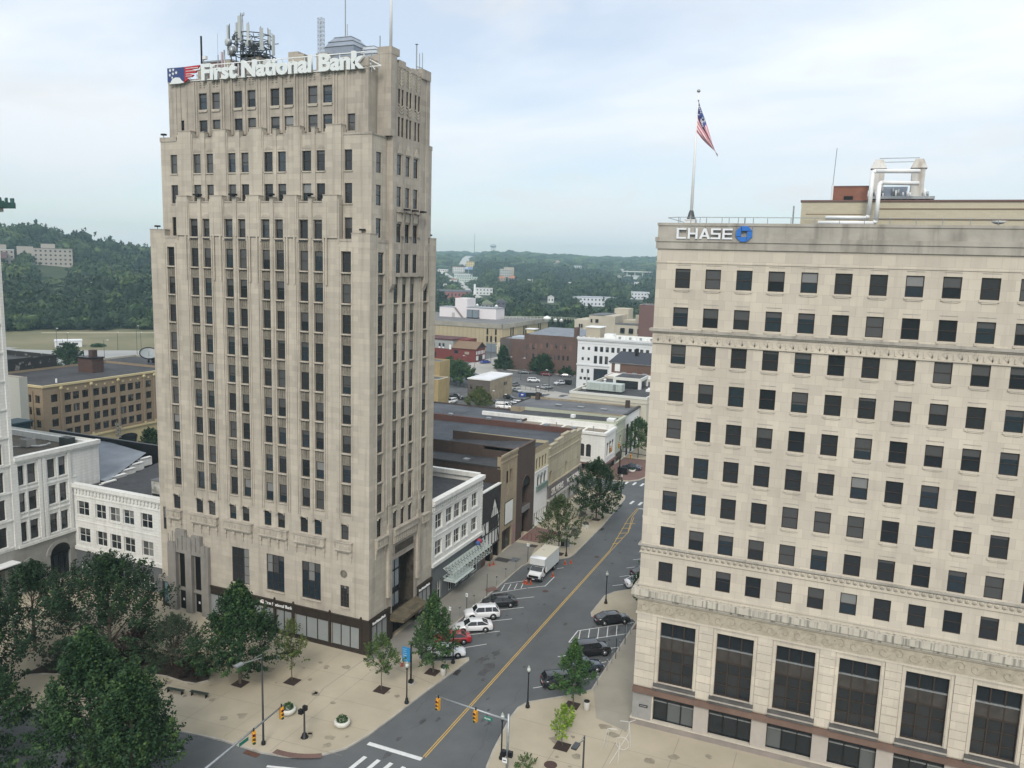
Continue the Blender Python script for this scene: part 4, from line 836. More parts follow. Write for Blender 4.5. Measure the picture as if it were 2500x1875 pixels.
simple('brace_frame', 'white steel brace frame at the right end of the roof sign', 'frame', (-1.7, 1.6, 66.1), lambda o: (o.tube((0, 0, 1.2), (1.5, .8, .4), .07, WHITE), o.tube((0, 0, .2), (1.5, .8, .4), .07, WHITE), o.tube((0, 0, 1.2), (.9, .5, 0), .06, WHITE), o.tube((.6, .3, -.3), (.6, .3, 1.7), .05, GREYM), o.tube((1.3, .7, -.2), (1.3, .7, 1.5), .05, GREYM)))

# ---------------- second bank office block ----------------
ch = thing('office_building', 'cream stone office block with square windows and a CHASE sign at the roofline', 'building')
C0 = Face(0, -.2); cw = MB(); X0, X1 = 31.5, 84.
CT = [(45.9, 44.12), (42.35, 40.58), (38.84, 37.05), (35.34, 33.5), (31.8, 29.9), (28.28, 26.31), (24.74, 22.77), (21.18, 19.25), (17.58, 15.6)]
CC = [33.3+2.757*k for k in range(18)]
cwin = [(x, x+1.38, zb, zt) for x in CC for zt, zb in CT]
CD = .2
C0.sheet(cw, X0, X1, 14.6, 50.0, cwin, CD, CHL)
bays = [(33.86+5.47*k, 37.28+5.47*k) for k in range(9)]
bw_ = [(a, b, 5.0, 11.42) for a, b in bays]; gw = [(a-.32, b+.35, .86, 3.72) for a, b in bays]
C0.sheet(cw, X0, X1, 0, 14.6, bw_+gw, .55, CHL)
cw.face([(X1, -.2, 0), (X1, 30, 0), (X1, 30, 50), (X1, -.2, 50)], CHL); cw.face([(X1, 30, 0), (X0, 30, 0), (X0, 30, 50), (X1, 30, 50)], CHL); cw.face([(X0, 30, 0), (X0, -.2, 0), (X0, -.2, 50), (X0, 30, 50)], CHL)
cw.build('wall', ch)
tr = MB()
def band(z0, z1, p, m, x0=X0-.0):                                        # trim that wraps the front and the street side
    tr.box(X0-p, X1, -.2-p, -.202, z0, z1, m); tr.box(X0-p, X0-.002, -.2, 30, z0, z1, m)
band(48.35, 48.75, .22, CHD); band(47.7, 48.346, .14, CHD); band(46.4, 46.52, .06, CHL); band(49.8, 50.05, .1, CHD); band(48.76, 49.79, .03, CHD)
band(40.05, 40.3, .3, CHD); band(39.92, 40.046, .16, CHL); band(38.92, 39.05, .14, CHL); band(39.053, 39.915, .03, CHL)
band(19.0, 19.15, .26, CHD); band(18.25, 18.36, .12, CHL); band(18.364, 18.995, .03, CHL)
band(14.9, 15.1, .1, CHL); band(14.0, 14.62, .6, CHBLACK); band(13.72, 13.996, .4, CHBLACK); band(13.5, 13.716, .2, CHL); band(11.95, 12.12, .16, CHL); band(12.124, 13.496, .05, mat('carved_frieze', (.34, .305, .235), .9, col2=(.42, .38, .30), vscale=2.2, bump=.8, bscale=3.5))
band(.0, .74, .14, mat('mottled_granite', (.22, .20, .18), .7, col2=(.28, .24, .215), vscale=.5)); band(.744, .84, .2, CHL)
for i in range(100):
    x = X0+.15+i*.52
    if x < X1-1: tr.box(x, x+.3, -.7, -.203, 13.35, 13.71, CHBLACK) if 0 else None
# carved friezes: leaf fans on the upper band, coin scroll on the lower, griffin scroll panels on the deep one
for i in range(48):
    x = X0+.5+i*1.1
    for k in (-2, -1, 0, 1, 2):
        a = k*.42; tr.raw([(x+.02, -.27, 39.12), (x+.06, -.27, 39.12), (x+.36*math.sin(a)+.09, -.27, 39.12+.66*math.cos(a)), (x+.36*math.sin(a)-.07, -.27, 39.12+.66*math.cos(a)), (x+.04, -.232, 39.1), (x+.42*math.sin(a), -.232, 39.16+.7*math.cos(a))], [(0, 1, 2, 3), (0, 3, 5, 4), (1, 4, 5, 2)], CHL)
    tr.box(x+.5, x+.62, -.30, -.232, 39.1, 39.5, CHL)
for i in range(96):
    x = X0+.2+i*.55; tr.tube((x, -.232, 18.68), (x, -.29, 18.68), .2, CHL, 8); tr.tube((x, -.29, 18.68), (x, -.3, 18.68), .09, CHD, 6)
rnd = random.Random(11)
for i in range(44):
    x = X0+.7+i*1.2; p = []
    for k in range(9): a = k*.75+(i % 2)*3.1; r = .1+.055*k; p.append((x+r*math.cos(a), -.265, 12.8+r*math.sin(a)))
    tr.path(p, .05, mat('carved_frieze', (0, 0, 0)), 4)
# piers between the tall bays with rusticated joints
for k in range(-1, 9):
    a, b = (X0, 33.5) if k < 0 else (37.62+5.47*k, 38.98+5.47*k)
    for j in range(9): z = 4.45+j*.84; tr.box(a+.02 if k >= 0 else a, b-.02, -.32, -.202, z, z+.8, CHL)
    if k >= 0: tr.box(a-.06, b+.06, -.36, -.321, 4.24, 4.7, CHL) if 0 else None
    if k >= 0: tr.box(a-.02, b+.02, -.26, -.202, .845, 3.7, mat('pinkish_stone_pier', (.40, .36, .32), .85, var=.05))
for a, b in bays:
    for u in (a-.3, b+.08): tr.box(u, u+.22, -.26, -.202, 4.9, 11.8, CHL)
    tr.box(a-.3, b+.3, -.26, -.203, 11.804, 11.94, CHL)
tr.box(X0-.02, 33.4, -.26, -.202, .845, 3.7, mat('grey_corner_stone', (.27, .265, .25), .8, var=.1))
# panelled slight recesses over each upper window, raised sill blocks
for x in CC:
    for zt, zb in CT[:8]:
        tr.box(x-.05, x+1.43, -.3, -.202, zb-.2, zb-.02, CHL); tr.box(x+.1, x+1.28, -.26, -.202, zb-.32, zb-.205, CHL); tr.box(x+.02, x+1.36, -.225, -.202, zt+.32, zt+.37, CHD)
tr.build('trim', ch)
sb = MB(); RB_ = mat('red_brown_fascia', (.13, .082, .062), .75, var=.2, vscale=.6)
sb.raw([(X0-.05, -.42, 4.25), (X1, -.42, 4.25), (X1, -.62, 3.75), (X0-.05, -.62, 3.75), (X0-.05, -.2, 4.3), (X1, -.2, 4.3), (X0-.05, -.2, 3.72), (X1, -.2, 3.72)], [(0, 1, 5, 4)[::-1], (0, 3, 2, 1), (3, 6, 7, 2), (0, 4, 6, 3)], RB_)
for k in range(9):
    a, b = bays[k]; sb.box(a-.36, b+.36, -.5, -.203, 4.32, 5.02, mat('dark_spandrel_stone', (.10, .095, .09), .6, var=.25, vscale=.8)); sb.box(a-.4, b+.4, -.62, -.505, 4.62, 4.72, CHD)
sb.build('fascia', ch)
rf = MB(); rf.box(X0+.5, X1-.5, .3, 29.5, 48.9, 49.0, ROOFB, False); rf.face([(X0, -.2, 50.0), (X1, -.2, 50.0), (X1, .3, 50), (X0, .3, 50)], CHD); rf.face([(X0, .3, 50), (X0+.5, .3, 50), (X0+.5, 29.5, 50), (X0, 29.5, 50)], CHD); rf.face([(X0+.5, .3, 49), (X1, .3, 49), (X1, .3, 50), (X0+.5, .3, 50)][::-1], CHD); rf.build('roof', ch)
ph = MB(); YB_ = brick('cream_brick', (.50, .455, .34), (.46, .42, .315), (.43, .39, .3), .6, .2, .01, big=.05, bump=0)
ph.box(43.3, X1-.6, 8, 26, 49.005, 52.55, YB_, False); ph.box(43.2, X1-.5, 7.9, 26.1, 52.555, 52.72, mat('brown_coping', (.17, .11, .10), .8), False)
for z in (50.95, 51.9): ph.box(49.9, X1-.6, 7.93, 7.997, z, z+.07, mat('rust_line', (.23, .17, .12), .8))
ph.box(45.95, 49.05, 8.3, 12, 52.725, 53.95, brick('rust_brick', (.27, .12, .085), (.23, .11, .08), (.24, .15, .12), .5, .18, .01, big=.2, bump=0), False); ph.box(45.9, 49.1, 8.25, 12.05, 53.955, 54.05, mat('brown_coping', (0, 0, 0)), False); ph.box(47.0, 47.8, 8.24, 8.297, 52.75, 53.1, BLACK)
ph.build('penthouse', ch)
# windows of the tall bays: transom lights, dark spandrel, triple casements
def bay_window(a, b, parent):
    W_ = b-a; o = MB(); d = .4
    DKS = mat('bay_spandrel_bronze', (.055, .05, .045), .5, var=.3, vscale=1)
    for u in (0, W_/3, 2*W_/3, W_): C0.slab(o, a+max(0, u-.06), a+min(W_, u+.06), 5.0, 11.42, d-.05, d+.1, FRAME)
    C0.slab(o, a, b, 8.55, 9.75, d-.03, d+.12, DKS); C0.slab(o, a, b, 9.75, 9.87, d-.07, d+.1, GREYM); C0.slab(o, a, b, 5.0, 5.12, d-.06, d+.1, FRAME); C0.slab(o, a, b, 8.4, 8.55, d-.06, d+.1, FRAME)
    for z in (6.1, 7.3): C0.slab(o, a, b, z, z+.08, d-.02, d+.08, FRAME)
    k = o.build('window', parent); g = MB()
    r_ = random.Random(int(a)); 
    for i in range(3):
        u, v = a+W_*i/3, a+W_*(i+1)/3
        for z0, z1 in ((9.8, 11.42), (7.3, 8.5), (6.1, 7.3), (5.0, 6.1)): g.face([C0.P(u, d+.06, z0), C0.P(v, d+.06, z0), C0.P(v, d+.06, z1), C0.P(u, d+.06, z1)], GLASS if z0 > 9 or r_.random() < .5 else GLASS2)
    g.build('pane', k)
def ground_window(a, b, parent):
    W_ = b-a; o = MB(); d = .45
    for u in (0, W_/3, 2*W_/3, W_): C0.slab(o, a+max(0, u-.05), a+min(W_, u+.05), .86, 3.72, d-.05, d+.08, BLACK)
    C0.slab(o, a, b, 2.85, 2.95, d-.05, d+.08, GREYM); C0.slab(o, a, b, .86, .96, d-.05, d+.08, BLACK); k = o.build('window', parent); g = MB()
    r_ = random.Random(int(a*7))
    for i in range(3):
        u, v = a+W_*i/3, a+W_*(i+1)/3
        for z0, z1 in ((2.9, 3.72), (.9, 2.9)): g.face([C0.P(u, d+.06, z0), C0.P(v, d+.06, z0), C0.P(v, d+.06, z1), C0.P(u, d+.06, z1)], GLASS if z0 > 2 or r_.random() < .65 else mat('pale_shop_blind', (.10, .11, .11), .2, coat=.5))
    g.build('pane', k)
for a, b in bays[:7]: bay_window(a, b, ch)
for a, b, c, d in gw[:7]: ground_window(a, b, ch)
add_windows(C0, [q for q in cwin if q[0] < 66.5], CD, ch, 'dh', None, limit=86)
finish(ch, (45, 12, 0))
cs = thing('rooftop_sign', 'white CHASE letters with a blue octagon emblem below the roof edge', 'sign', (33.25, -.42, 48.62))
CW = mat('sign_pale_white', (.72, .74, .76), .45); CB = mat('sign_bright_blue', (.035, .16, .50), .4)
# block letters built stroke by stroke
LT = {'C': [(0, 0, .78, .15), (0, .0, .17, .95), (0, .8, .78, .15)], 'H': [(0, 0, .17, .95), (.62, 0, .17, .95), (.17, .4, .45, .15)], 'A': [(0, 0, .17, .95), (.62, 0, .17, .95), (.17, .8, .45, .15), (.17, .32, .45, .14)], 'S': [(0, 0, .78, .15), (.61, .0, .17, .55), (0, .4, .78, .15), (0, .4, .17, .55), (0, .8, .78, .15)], 'E': [(0, 0, .78, .15), (0, 0, .17, .95), (0, .4, .74, .15), (0, .8, .78, .15)]}
for i, chh in enumerate('CHASE'):
    o = MB()
    if chh == 'A':
        o.profile([(0, 0), (.2, 0), (.52, .95), (.34, .95)], 'y', -.1, .12, CW); o.profile([(.88, 0), (.68, 0), (.34, .95), (.52, .95)], 'y', -.101, .121, CW); o.box(.2, .68, -.098, .119, .2, .35, CW)
        k = 1.04
    else:
        n_ = 0
        for x, z, w_, h_ in LT[chh]: o.box(x, x+w_, -.1-n_*.001, .12+n_*.001, z, z+h_, CW); n_ += 1
    o = o.build('letter', cs); o.location = (i*1.03, 0, 0); o.scale = (1.12, 1, 1)
em = MB(); R_ = .68; c_ = math.tan(math.pi/8)*R_
q_ = .24
piece = [(-q_+.02, q_+.03), (R_-.05, q_+.03), (R_, c_+.0), (c_, R_), (-q_+.02, R_)]
for k in range(4):
    em.profile([(x, z) for x, z in piece][::-1], 'y', -.12-.002*k, .12+.001*k, CB); piece = [(z, -x) for x, z in piece]
em = em.build('emblem', cs); em.location = (6.0, 0, .5)
sf = MB()
for x in (.2, 1.2, 1.6, 2.6, 4.6, 5.4, 6.0, 6.7): sf.tube((x, .15, -.1), (x, .15, 1.9), .035, GREYM, 5)
sf.build('frame', cs)
rl = thing('roof_railing', 'thin pipe railing along the roof edge of the cream office block', 'railing', (33, 1.2, 50)); m_ = MB()
m_.tube((0, 0, .65), (50, 0, .65), .03, GREYM, 5); m_.tube((-1.2, 1.0, .65), (0, 0, .65), .03, GREYM, 5); m_.tube((-1.2, 1, .65), (-1.2, 14, .65), .03, GREYM, 5)
for i in range(26): m_.tube((i*2, 0, 0), (i*2, 0, .65), .03, GREYM, 5)
m_.build('rail', rl)
def flagpole():
    t = thing('flagpole', 'tall tapered flagpole with a gold ball on the cream office block roof', 'flagpole', (34.0, 2.0, 49))
    m = MB(); m.tube((0, 0, 0), (0, 0, 12.9), .16, WHITE, 10, r2=.07); m.build('pole', t)
    m = MB(); m.lathe((0, 0, 12.9), [(.03, 0), (.15, .08), (.17, .16), (.12, .27), (.02, .32)], mat('tarnished_ball', (.3, .32, .3), .35, metal=.6), 12); m.build('ball', t)
    m = MB()
    for k in range(6): a = k*math.pi/3; m.tube((.75*math.cos(a), .75*math.sin(a), 0), (.12*math.cos(a), .12*math.sin(a), 2.3), .07, mat('dark_steel', (0, 0, 0)), 6)
    m.box(-.5, .5, -.5, .5, 0, 1.5, WHITE); m.build('base', t)
    # flag hanging from the halyard, limp and folded, drifting to the right
    t2 = thing('flag', 'limp striped American flag hanging from the roof flagpole', 'flag', (34.05, 1.9, 61.2)); 
    RD = mat('flag_red', (.50, .055, .09), .8); WT = mat('flag_white', (.72, .70, .72), .8); BL = mat('flag_blue', (.06, .09, .24), .8)
    vs = []; nu, nv = 14, 26
    for j in range(nv+1):
        for i in range(nu+1):
            u = i/nu; v = j/nv                                           # u: stripe direction across the hoist (0 top edge .. 1), v: from hoist to fly
            # hoist runs down the pole; the cloth falls down and to the right towards the fly
            hx, hz = 0.02, -2.75*u
            fx, fz = 2.05-.25*u*0, -4.95-.0*u
            b = v**1.15
            x = hx*(1-b)+fx*b+.10*math.sin(u*9+v*5)*v*(1-v)*2
            z = (hz*(1-v)+ (fz+.25*(u-.5))*v)+.35*math.sin(math.pi*v)*(.3-u*.3)
            y = .16*math.sin(u*12+v*4)*min(1, v*2+.25)
            vs.append((x, y, z))
    fs = {RD: [], WT: [], BL: []}
    for j in range(nv):
        for i in range(nu):
            u = (i+.5)/nu; v = (j+.5)/nv; k = j*(nu+1)+i; f = (k, k+1, k+nu+2, k+nu+1)
            m = BL if (u < .5 and v < .42) else (RD if int(u*13) % 2 == 0 else WT); fs[m].append(f)
    m = MB()
    for q, l in fs.items(): m.raw(vs, l, q, True)
    m.build('cloth', t2); s = MB(); r_ = random.Random(2)
    for k in range(40):
        j = r_.randrange(0, 10); i = r_.randrange(0, 6); p = Vector(vs[j*(nu+1)+i]); s.box(p.x-.05, p.x+.05, p.y-.035, p.y-.02, p.z-.05, p.z+.05, WT)
    s.build('stars', t2)
flagpole()
def pipes():
    t = thing('pipework', 'thick white insulated pipes climbing over the roof penthouse to the chillers', 'pipes', (49, 6, 50)); 
    for pts, r in (([(-3.4, .6, 1.0), (.1, .6, 1.0), (.3, .6, 1.2), (.3, .6, 5.0), (.5, .8, 5.2), (4.2, 1.4, 5.2)], .19), ([(-4.0, 0, .5), (.75, 0, .5), (.95, 0, .7), (.95, .2, 3.9), (1.1, .6, 4.15), (4.2, 1.6, 4.15)], .19)):
        m = MB(); m.path(pts, r, WHITE, 10)
        for p in pts[1:-1]: m.lathe(p, [(.02, -r), (r*.8, -r*.6), (r, 0), (r*.8, r*.6), (.02, r)], WHITE, 10)
        m.build('pipe', t)
    m = MB(); m.path([(-5.2, 1.2, 1.35), (-.2, 1.2, 1.35)], .05, mat('rust_line', (0, 0, 0)), 5); m.build('pipe', t)
pipes()
t = thing('chiller', 'pair of tall white chiller stacks with conical hoods on a steel platform', 'chiller', (51.5, 10, 52.72)); m = MB(); m.box(-2.6, 3.2, -1.3, 1.5, .15, .4, GREYM); m.box(-1.2, .9, -.8, .8, .41, 1.3, STL)
for x in (-2.3, -1, .5, 1.8, 2.9): m.tube((x, -1, -.0), (x, -1, .2), .08, GREYM)
m.build('platform', t)
for x in (-1.7, 1.7):
    m = MB(); m.box(x-.55, x+.55, -.6, .6, .41, 3.0, mat('stained_white_metal', (.52, .51, .48), .6, var=.15, vscale=1, streak=((.25, .17, .1), .8))); q = [(x-.7, -.72, 3.0), (x+.7, -.72, 3.0), (x+.7, .72, 3.0), (x-.7, .72, 3.0), (x-.35, -.36, 3.85), (x+.35, -.36, 3.85), (x+.35, .36, 3.85), (x-.35, .36, 3.85)]
    m.raw(q, [(0, 1, 5, 4), (1, 2, 6, 5), (2, 3, 7, 6), (3, 0, 4, 7), (4, 5, 6, 7), (3, 2, 1, 0)], mat('stained_white_metal', (0, 0, 0))); m.build('stack', t)
m = MB()
for z in (3.6, 3.95): m.tube((-1.7, -.3, z), (1.7, -.3, z), .035, GREYM)
rr = random.Random(8)
for k in range(14): x = rr.uniform(-2.3, 2.6); m.tube((x, -1.0, .4), (x, -1.0, .4+rr.uniform(.3, .9)), rr.uniform(.06, .14), WHITE if k % 2 else GREYM, 7)
m.build('fittings', t)
simple('antenna_pole', 'thin whip antenna beside the red brick roof penthouse', 'antenna', (45.95, 8.2, 52.7), lambda o: (o.tube((0, 0, 0), (0, 0, 1.4), .09, WHITE), o.tube((0, 0, 1.4), (.1, 0, 4.8), .035, GREYM)))
simple('vent_pipe', 'short upright grey pipe on the roof left of the cream penthouse', 'pipe', (42.7, 7, 49), lambda o: o.tube((0, 0, 0), (0, 0, 3.1), .07, GREYM))
simple('roof_dish', 'small pale satellite dish on the right of the cream block roof', 'dish', (59.5, 5, 49.6), lambda o: (o.lathe((0, 0, .8), [(.02, 0), (.4, .1), (.65, .3)], WHITE, 12), o.tube((0, 0, 0), (0, 0, .9), .05, GREYM)))
simple('wall_plaque', 'small metal plaque on the grey corner stone of the cream block', 'plaque', (32.2, -.3, 2.15), lambda o: (o.box(0, .85, -.03, 0, 0, .26, BLACK), o.box(.08, .77, -.04, -.03, .08, .18, GREYM)))
BBR = brick('blue_black_roofing', (.07, .076, .086), (.058, .063, .072), (.035, .036, .04), 11, 1.0, .03, .8, streak=((.14, .14, .145), .4), big=.35, bump=.2)
# ---------------- street row of low buildings (facades on x = 0) ----------------
R0 = Face(1, 0.)
WTC = brick('white_terracotta', (.70, .70, .67), (.66, .66, .63), (.5, .5, .47), .9, .42, .014, big=.06, streak=((.33, .32, .28), .35), bump=.15)
SLATE = mat('slate_grey_paint', (.115, .125, .13), .6, var=.08)
def arcade(mb, face, a, b, z0, z1, m, n, p=.1):
    """row of small hanging arches under a cornice"""
    for i in range(n):
        u = a+(b-a)*(i+.5)/n; w_ = (b-a)/n*.55
        face.slab(mb, u-w_*.5, u+w_*.5, z0+w_*.4, z1, -p, -.003, m); face.slab(mb, u-w_*.3, u+w_*.3, z0, z0+w_*.4, -p*.8, -.003, m)
def roof_obj(parent, fn):
    o = MB(); fn(o); return o.build('roof', parent)
# white arcaded block beside the tower
t = thing('commercial_building', 'white terracotta three storey block with slate ground floor on the street side of the tower', 'building')
w = MB(); pr_ = [(15.95, 17.95), (19.0, 20.95), (21.45, 23.35), (23.9, 25.8), (27.05, 28.95)]
wi = [(a, b, zb, zt) for a, b in pr_ for zt, zb in ((12.65, 10.5), (8.95, 6.85))]
R0.sheet(w, 15.02, 30.6, 5.7, 14.3, wi, .28, WTC); 
shops = [(16.5, 18.0, .3, 3.2), (20, 21.2, .4, 3.2), (22, 23.6, .3, 3.2), (24.2, 26.6, .3, 3.2), (27.4, 29.6, .3, 3.2)]
R0.sheet(w, 15.02, 30.6, 0, 5.7, shops, .3, SLATE); w.face([(0, 30.6, 0), (-22, 30.6, 0), (-22, 30.6, 14.8), (0, 30.6, 14.8)], WTC)
w.build('wall', t); c = MB()
R0.slab(c, 15.02, 30.65, 14.3, 14.8, -.45, .5, WTC); R0.slab(c, 15.02, 30.65, 14.05, 14.297, -.28, -.002, WTC); R0.slab(c, 15.02, 30.65, 13.0, 13.2, -.1, -.002, WTC); arcade(c, R0, 15.3, 30.4, 13.35, 14.04, WTC, 26, .16)
R0.slab(c, 15.02, 30.65, 5.65, 6.1, -.3, -.002, WTC); R0.slab(c, 15.02, 30.65, 9.6, 9.75, -.06, -.002, WTC); R0.slab(c, 15.02, 30.65, 5.3, 5.645, -.15, -.002, SLATE)
for i in range(16): R0.slab(c, 15.02, 15.35+.12*(i % 2), 6.15+i*.48, 6.55+i*.48, -.08, -.002, WTC); R0.slab(c, 30.2-.12*(i % 2), 30.62, 6.15+i*.48, 6.55+i*.48, -.08, -.002, WTC)
c.box(-22, -.5, 30.2, 30.9, 14.3, 14.95, WTC); c.build('cornice', t)
roof_obj(t, lambda o: (o.box(-22, -.35, 15.02, 30.2, 13.4, 13.6, ROOFB, False), ))
add_windows(R0, wi, .28, t, 'pair_w', WTC); add_windows(R0, [(*q, 'pair_w') for q in shops], .3, t, 'pair_w', None); finish(t, (-10, 22, 0))
simple('roof_vent', 'small white capped vent box on the roof of the white block right of the tower', 'vent', (-6.0, 22.5, 13.6), lambda o: (o.box(-.4, .4, -.4, .4, 0, .8, GREYM), o.box(-.5, .5, -.5, .5, .8, .95, WHITE)))
def truss():
    t = thing('truss_marquee', 'pale green space frame truss marquee on the slate shopfront', 'marquee', (0, 18.2, 0)); PG = mat('pale_green_steel', (.45, .51, .49), .5)
    m = MB(); L_ = 12.6; n = 14
    for i in range(n):
        y0, y1 = i*L_/n, (i+1)*L_/n; ym = (y0+y1)/2
        A = [(.1, y0, 4.5), (1.7, y0, 4.1), (.1, y0, 3.3), (1.7, y0, 3.1), (.9, ym, 4.9), (.9, ym, 3.7)]; B = [(x, y+L_/n, z) for x, y, z in A]
        for p, q in ((A[0], B[0]), (A[1], B[1]), (A[2], B[2]), (A[3], B[3]), (A[0], A[1]), (A[2], A[3]), (A[0], A[4]), (A[1], A[4]), (B[0], A[4]), (B[1], A[4]), (A[1], A[5]), (A[3], A[5]), (A[0], A[5]), (B[1], A[5]), (B[0], A[5]), (A[1], A[3]), (A[1], B[3]), (A[0], B[1])): m.tube(p, q, .035, PG, 4)
    m.build('truss', t); m = MB(); m.box(.1, 2.0, .2, 6.0, 2.65, 2.8, PG); m.tube((.2, .4, 2.8), (.2, .4, 3.4), .05, PG); m.tube((1.8, .4, 2.8), (1.7, .4, 3.2), .05, PG); m.tube((1.8, 5.8, 2.8), (1.7, 5.8, 3.2), .05, PG); m.build('canopy', t)
truss()
simple('figure_sign', 'small red and blue painted emblem cluster above the truss marquee', 'sign', (.5, 28.8, 4.6), lambda o: (o.lathe((0, 0, 0), [(.1, 0), (.45, .4), (.35, .8), (.1, .95)], mat('banner_red', (.35, .04, .05), .6), 8), o.lathe((.1, -.7, 0), [(.1, 0), (.4, .3), (.3, .7), (.1, .8)], mat('banner_blue', (.05, .1, .25), .6), 8), o.lathe((.05, .6, .1), [(.1, 0), (.3, .3), (.1, .6)], mat('banner_blue', (0, 0, 0)), 8)))
# half-timbered front
t = thing('commercial_building', 'mock tudor shopfront with a steep black gable and white timbered panels', 'building'); w = MB(); BLK = mat('black_slate_shingle', (.035, .032, .032), .8, var=.3, vscale=2); STU = mat('white_stucco', (.62, .62, .59), .85, var=.05)
R0.sheet(w, 30.62, 37.2, 2.7, 7.1, [], .2, STU); R0.sheet(w, 30.62, 37.2, 0, 2.7, [(32.2, 34.0, 0, 2.5), (35.0, 36.8, 0, 2.5)], 1.0, mat('brown_shop_brick', (.11, .075, .06), .8, var=.2, vscale=2), BLACK)
w.face([R0.P(30.62, .002, 7.1), R0.P(37.2, .002, 7.1), R0.P(37.2, .002, 11.9), R0.P(30.62, .002, 11.9)], BLK)
R0.slab(w, 30.62, 37.25, 11.8, 12.0, -.2, .3, WTC); w.face([(-.1, 30.7, 11.7), (-.1, 37.2, 11.7), (-14, 37.2, 11.3), (-14, 30.7, 11.3)], ROOFB); w.build('wall', t)
g = MB()
def sl(a, b, z0, z1, m, p): R0.slab(g, a, b, z0, z1, -p, -.004, m)
def para(u0, z0, u1, z1, wd, m, p=.1):
    q = [(u0-wd/2, z0), (u0+wd/2, z0), (u1+wd/2, z1), (u1-wd/2, z1)]; g.raw([R0.P(u, -p, z) for u, z in q]+[R0.P(u, -.004, z) for u, z in q], [(0, 1, 2, 3), (0, 4, 5, 1), (1, 5, 6, 2), (2, 6, 7, 3), (3, 7, 4, 0)], m)
g.raw([R0.P(30.62, -.12, 7.0), R0.P(33.4, -.12, 6.9), R0.P(35.1, -.12, 10.5), R0.P(35.1, -.12, 11.8), R0.P(30.62, -.12, 11.8), R0.P(37.2, -.12, 7.3), R0.P(37.2, -.12, 11.8)], [(0, 1, 2, 3, 4), (2, 5, 6, 3)], BLK)
g.raw([R0.P(33.9, -.06, 7.2), R0.P(36.6, -.06, 7.2), R0.P(35.1, -.06, 9.9)], [(0, 1, 2)], STU)
sl(30.62, 37.2, 7.0, 7.2, BLK, .14); sl(30.62, 37.2, 4.9, 5.05, BLK, .1); sl(30.62, 37.2, 2.55, 2.8, BLK, .14); sl(33.4, 36.3, 5.1, 7.0, BLK, .02)
for u in (30.7, 31.9, 33.2, 34.4, 35.5, 36.4, 37.1): sl(u-.07, u+.07, 2.8, 7.0, BLK, .08)
for u in (34.5, 35.1, 35.7): sl(u-.05, u+.05, 7.2, 8.6, BLK, .09)
para(30.8, 2.8, 31.8, 4.9, .12, BLK, .07); para(37.0, 2.8, 36.4, 4.9, .12, BLK, .07); para(36.5, 5.1, 37.1, 7, .12, BLK, .07); para(31.2, 7.0, 32.3, 4.9, .12, BLK, .065)
g.build('timbering', t); finish(t, (-6, 34, 0))
# tan brick building, its long dark party wall above the tudor roof
t = thing('commercial_building', 'tall narrow tan brick building with a blank white panel on its front', 'building'); w = MB(); TANB = brick('tan_brick', (.33, .27, .185), (.28, .23, .16), (.3, .26, .2), .45, .16, .01, streak=((.12, .10, .075), .5), bump=0); DBR = brick('dark_brown_brick', (.062, .046, .039), (.05, .037, .032), (.10, .075, .06), .4, .15, .012, streak=((.03, .02, .02), .5), bump=0)
R0.sheet(w, 37.22, 44.0, 0, 16.0, [(38.4, 42.4, .1, 3.6), (39.6, 42.0, 10.9, 13.2)], .5, TANB); w.face([(0, 37.22, 0), (-34, 37.22, 0), (-34, 37.22, 14.2), (0, 37.22, 14.2)][::-1], DBR); w.face([(0, 37.21, 14.0), (-.6, 37.21, 14.0), (-.6, 37.21, 16), (0, 37.21, 16)][::-1], TANB)
w.build('wall', t); g = MB()
sl(37.25, 43.9, 15.8, 16.2, TANB, .25); sl(37.3, 43.9, 14.9, 15.1, TANB, .15)
for u in (37.5, 40.2, 43.1): sl(u, u+.45, 9.0, 14.9, TANB, .12)
sl(39.2, 42.5, 4.3, 8.1, BLACK, .06); sl(39.35, 42.35, 4.45, 7.95, mat('blank_white_board', (.66, .67, .64), .7, var=.05), .10)
g.box(-34, -.1, 37.1, 37.5, 14.2, 14.45, mat('dark_coping', (.05, .05, .05), .8)); g.build('trim', t); roof_obj(t, lambda o: (o.face([(-.6, 37.5, 14.0), (-.6, 44, 14.0), (-34, 44, 13.6), (-34, 37.5, 13.6)], ROOFB), o.box(-20, -19, 39, 40, 13.7, 14.6, DBR), o.box(-8, -7, 40, 41, 13.9, 14.2, GREYM)))
g = MB(); R0.slab(g, 38.5, 40.3, .1, 3.4, .3, .45, DARKI); R0.slab(g, 40.5, 42.3, .1, 3.4, .3, .45, GLASS2); R0.slab(g, 42.7, 43.6, .2, 3.6, -.05, -.004, mat('faded_poster_wall', (.22, .20, .21), .8, col2=(.34, .14, .12), vscale=2.5)); g.build('shopfront', t); finish(t, (-10, 40.5, 0))
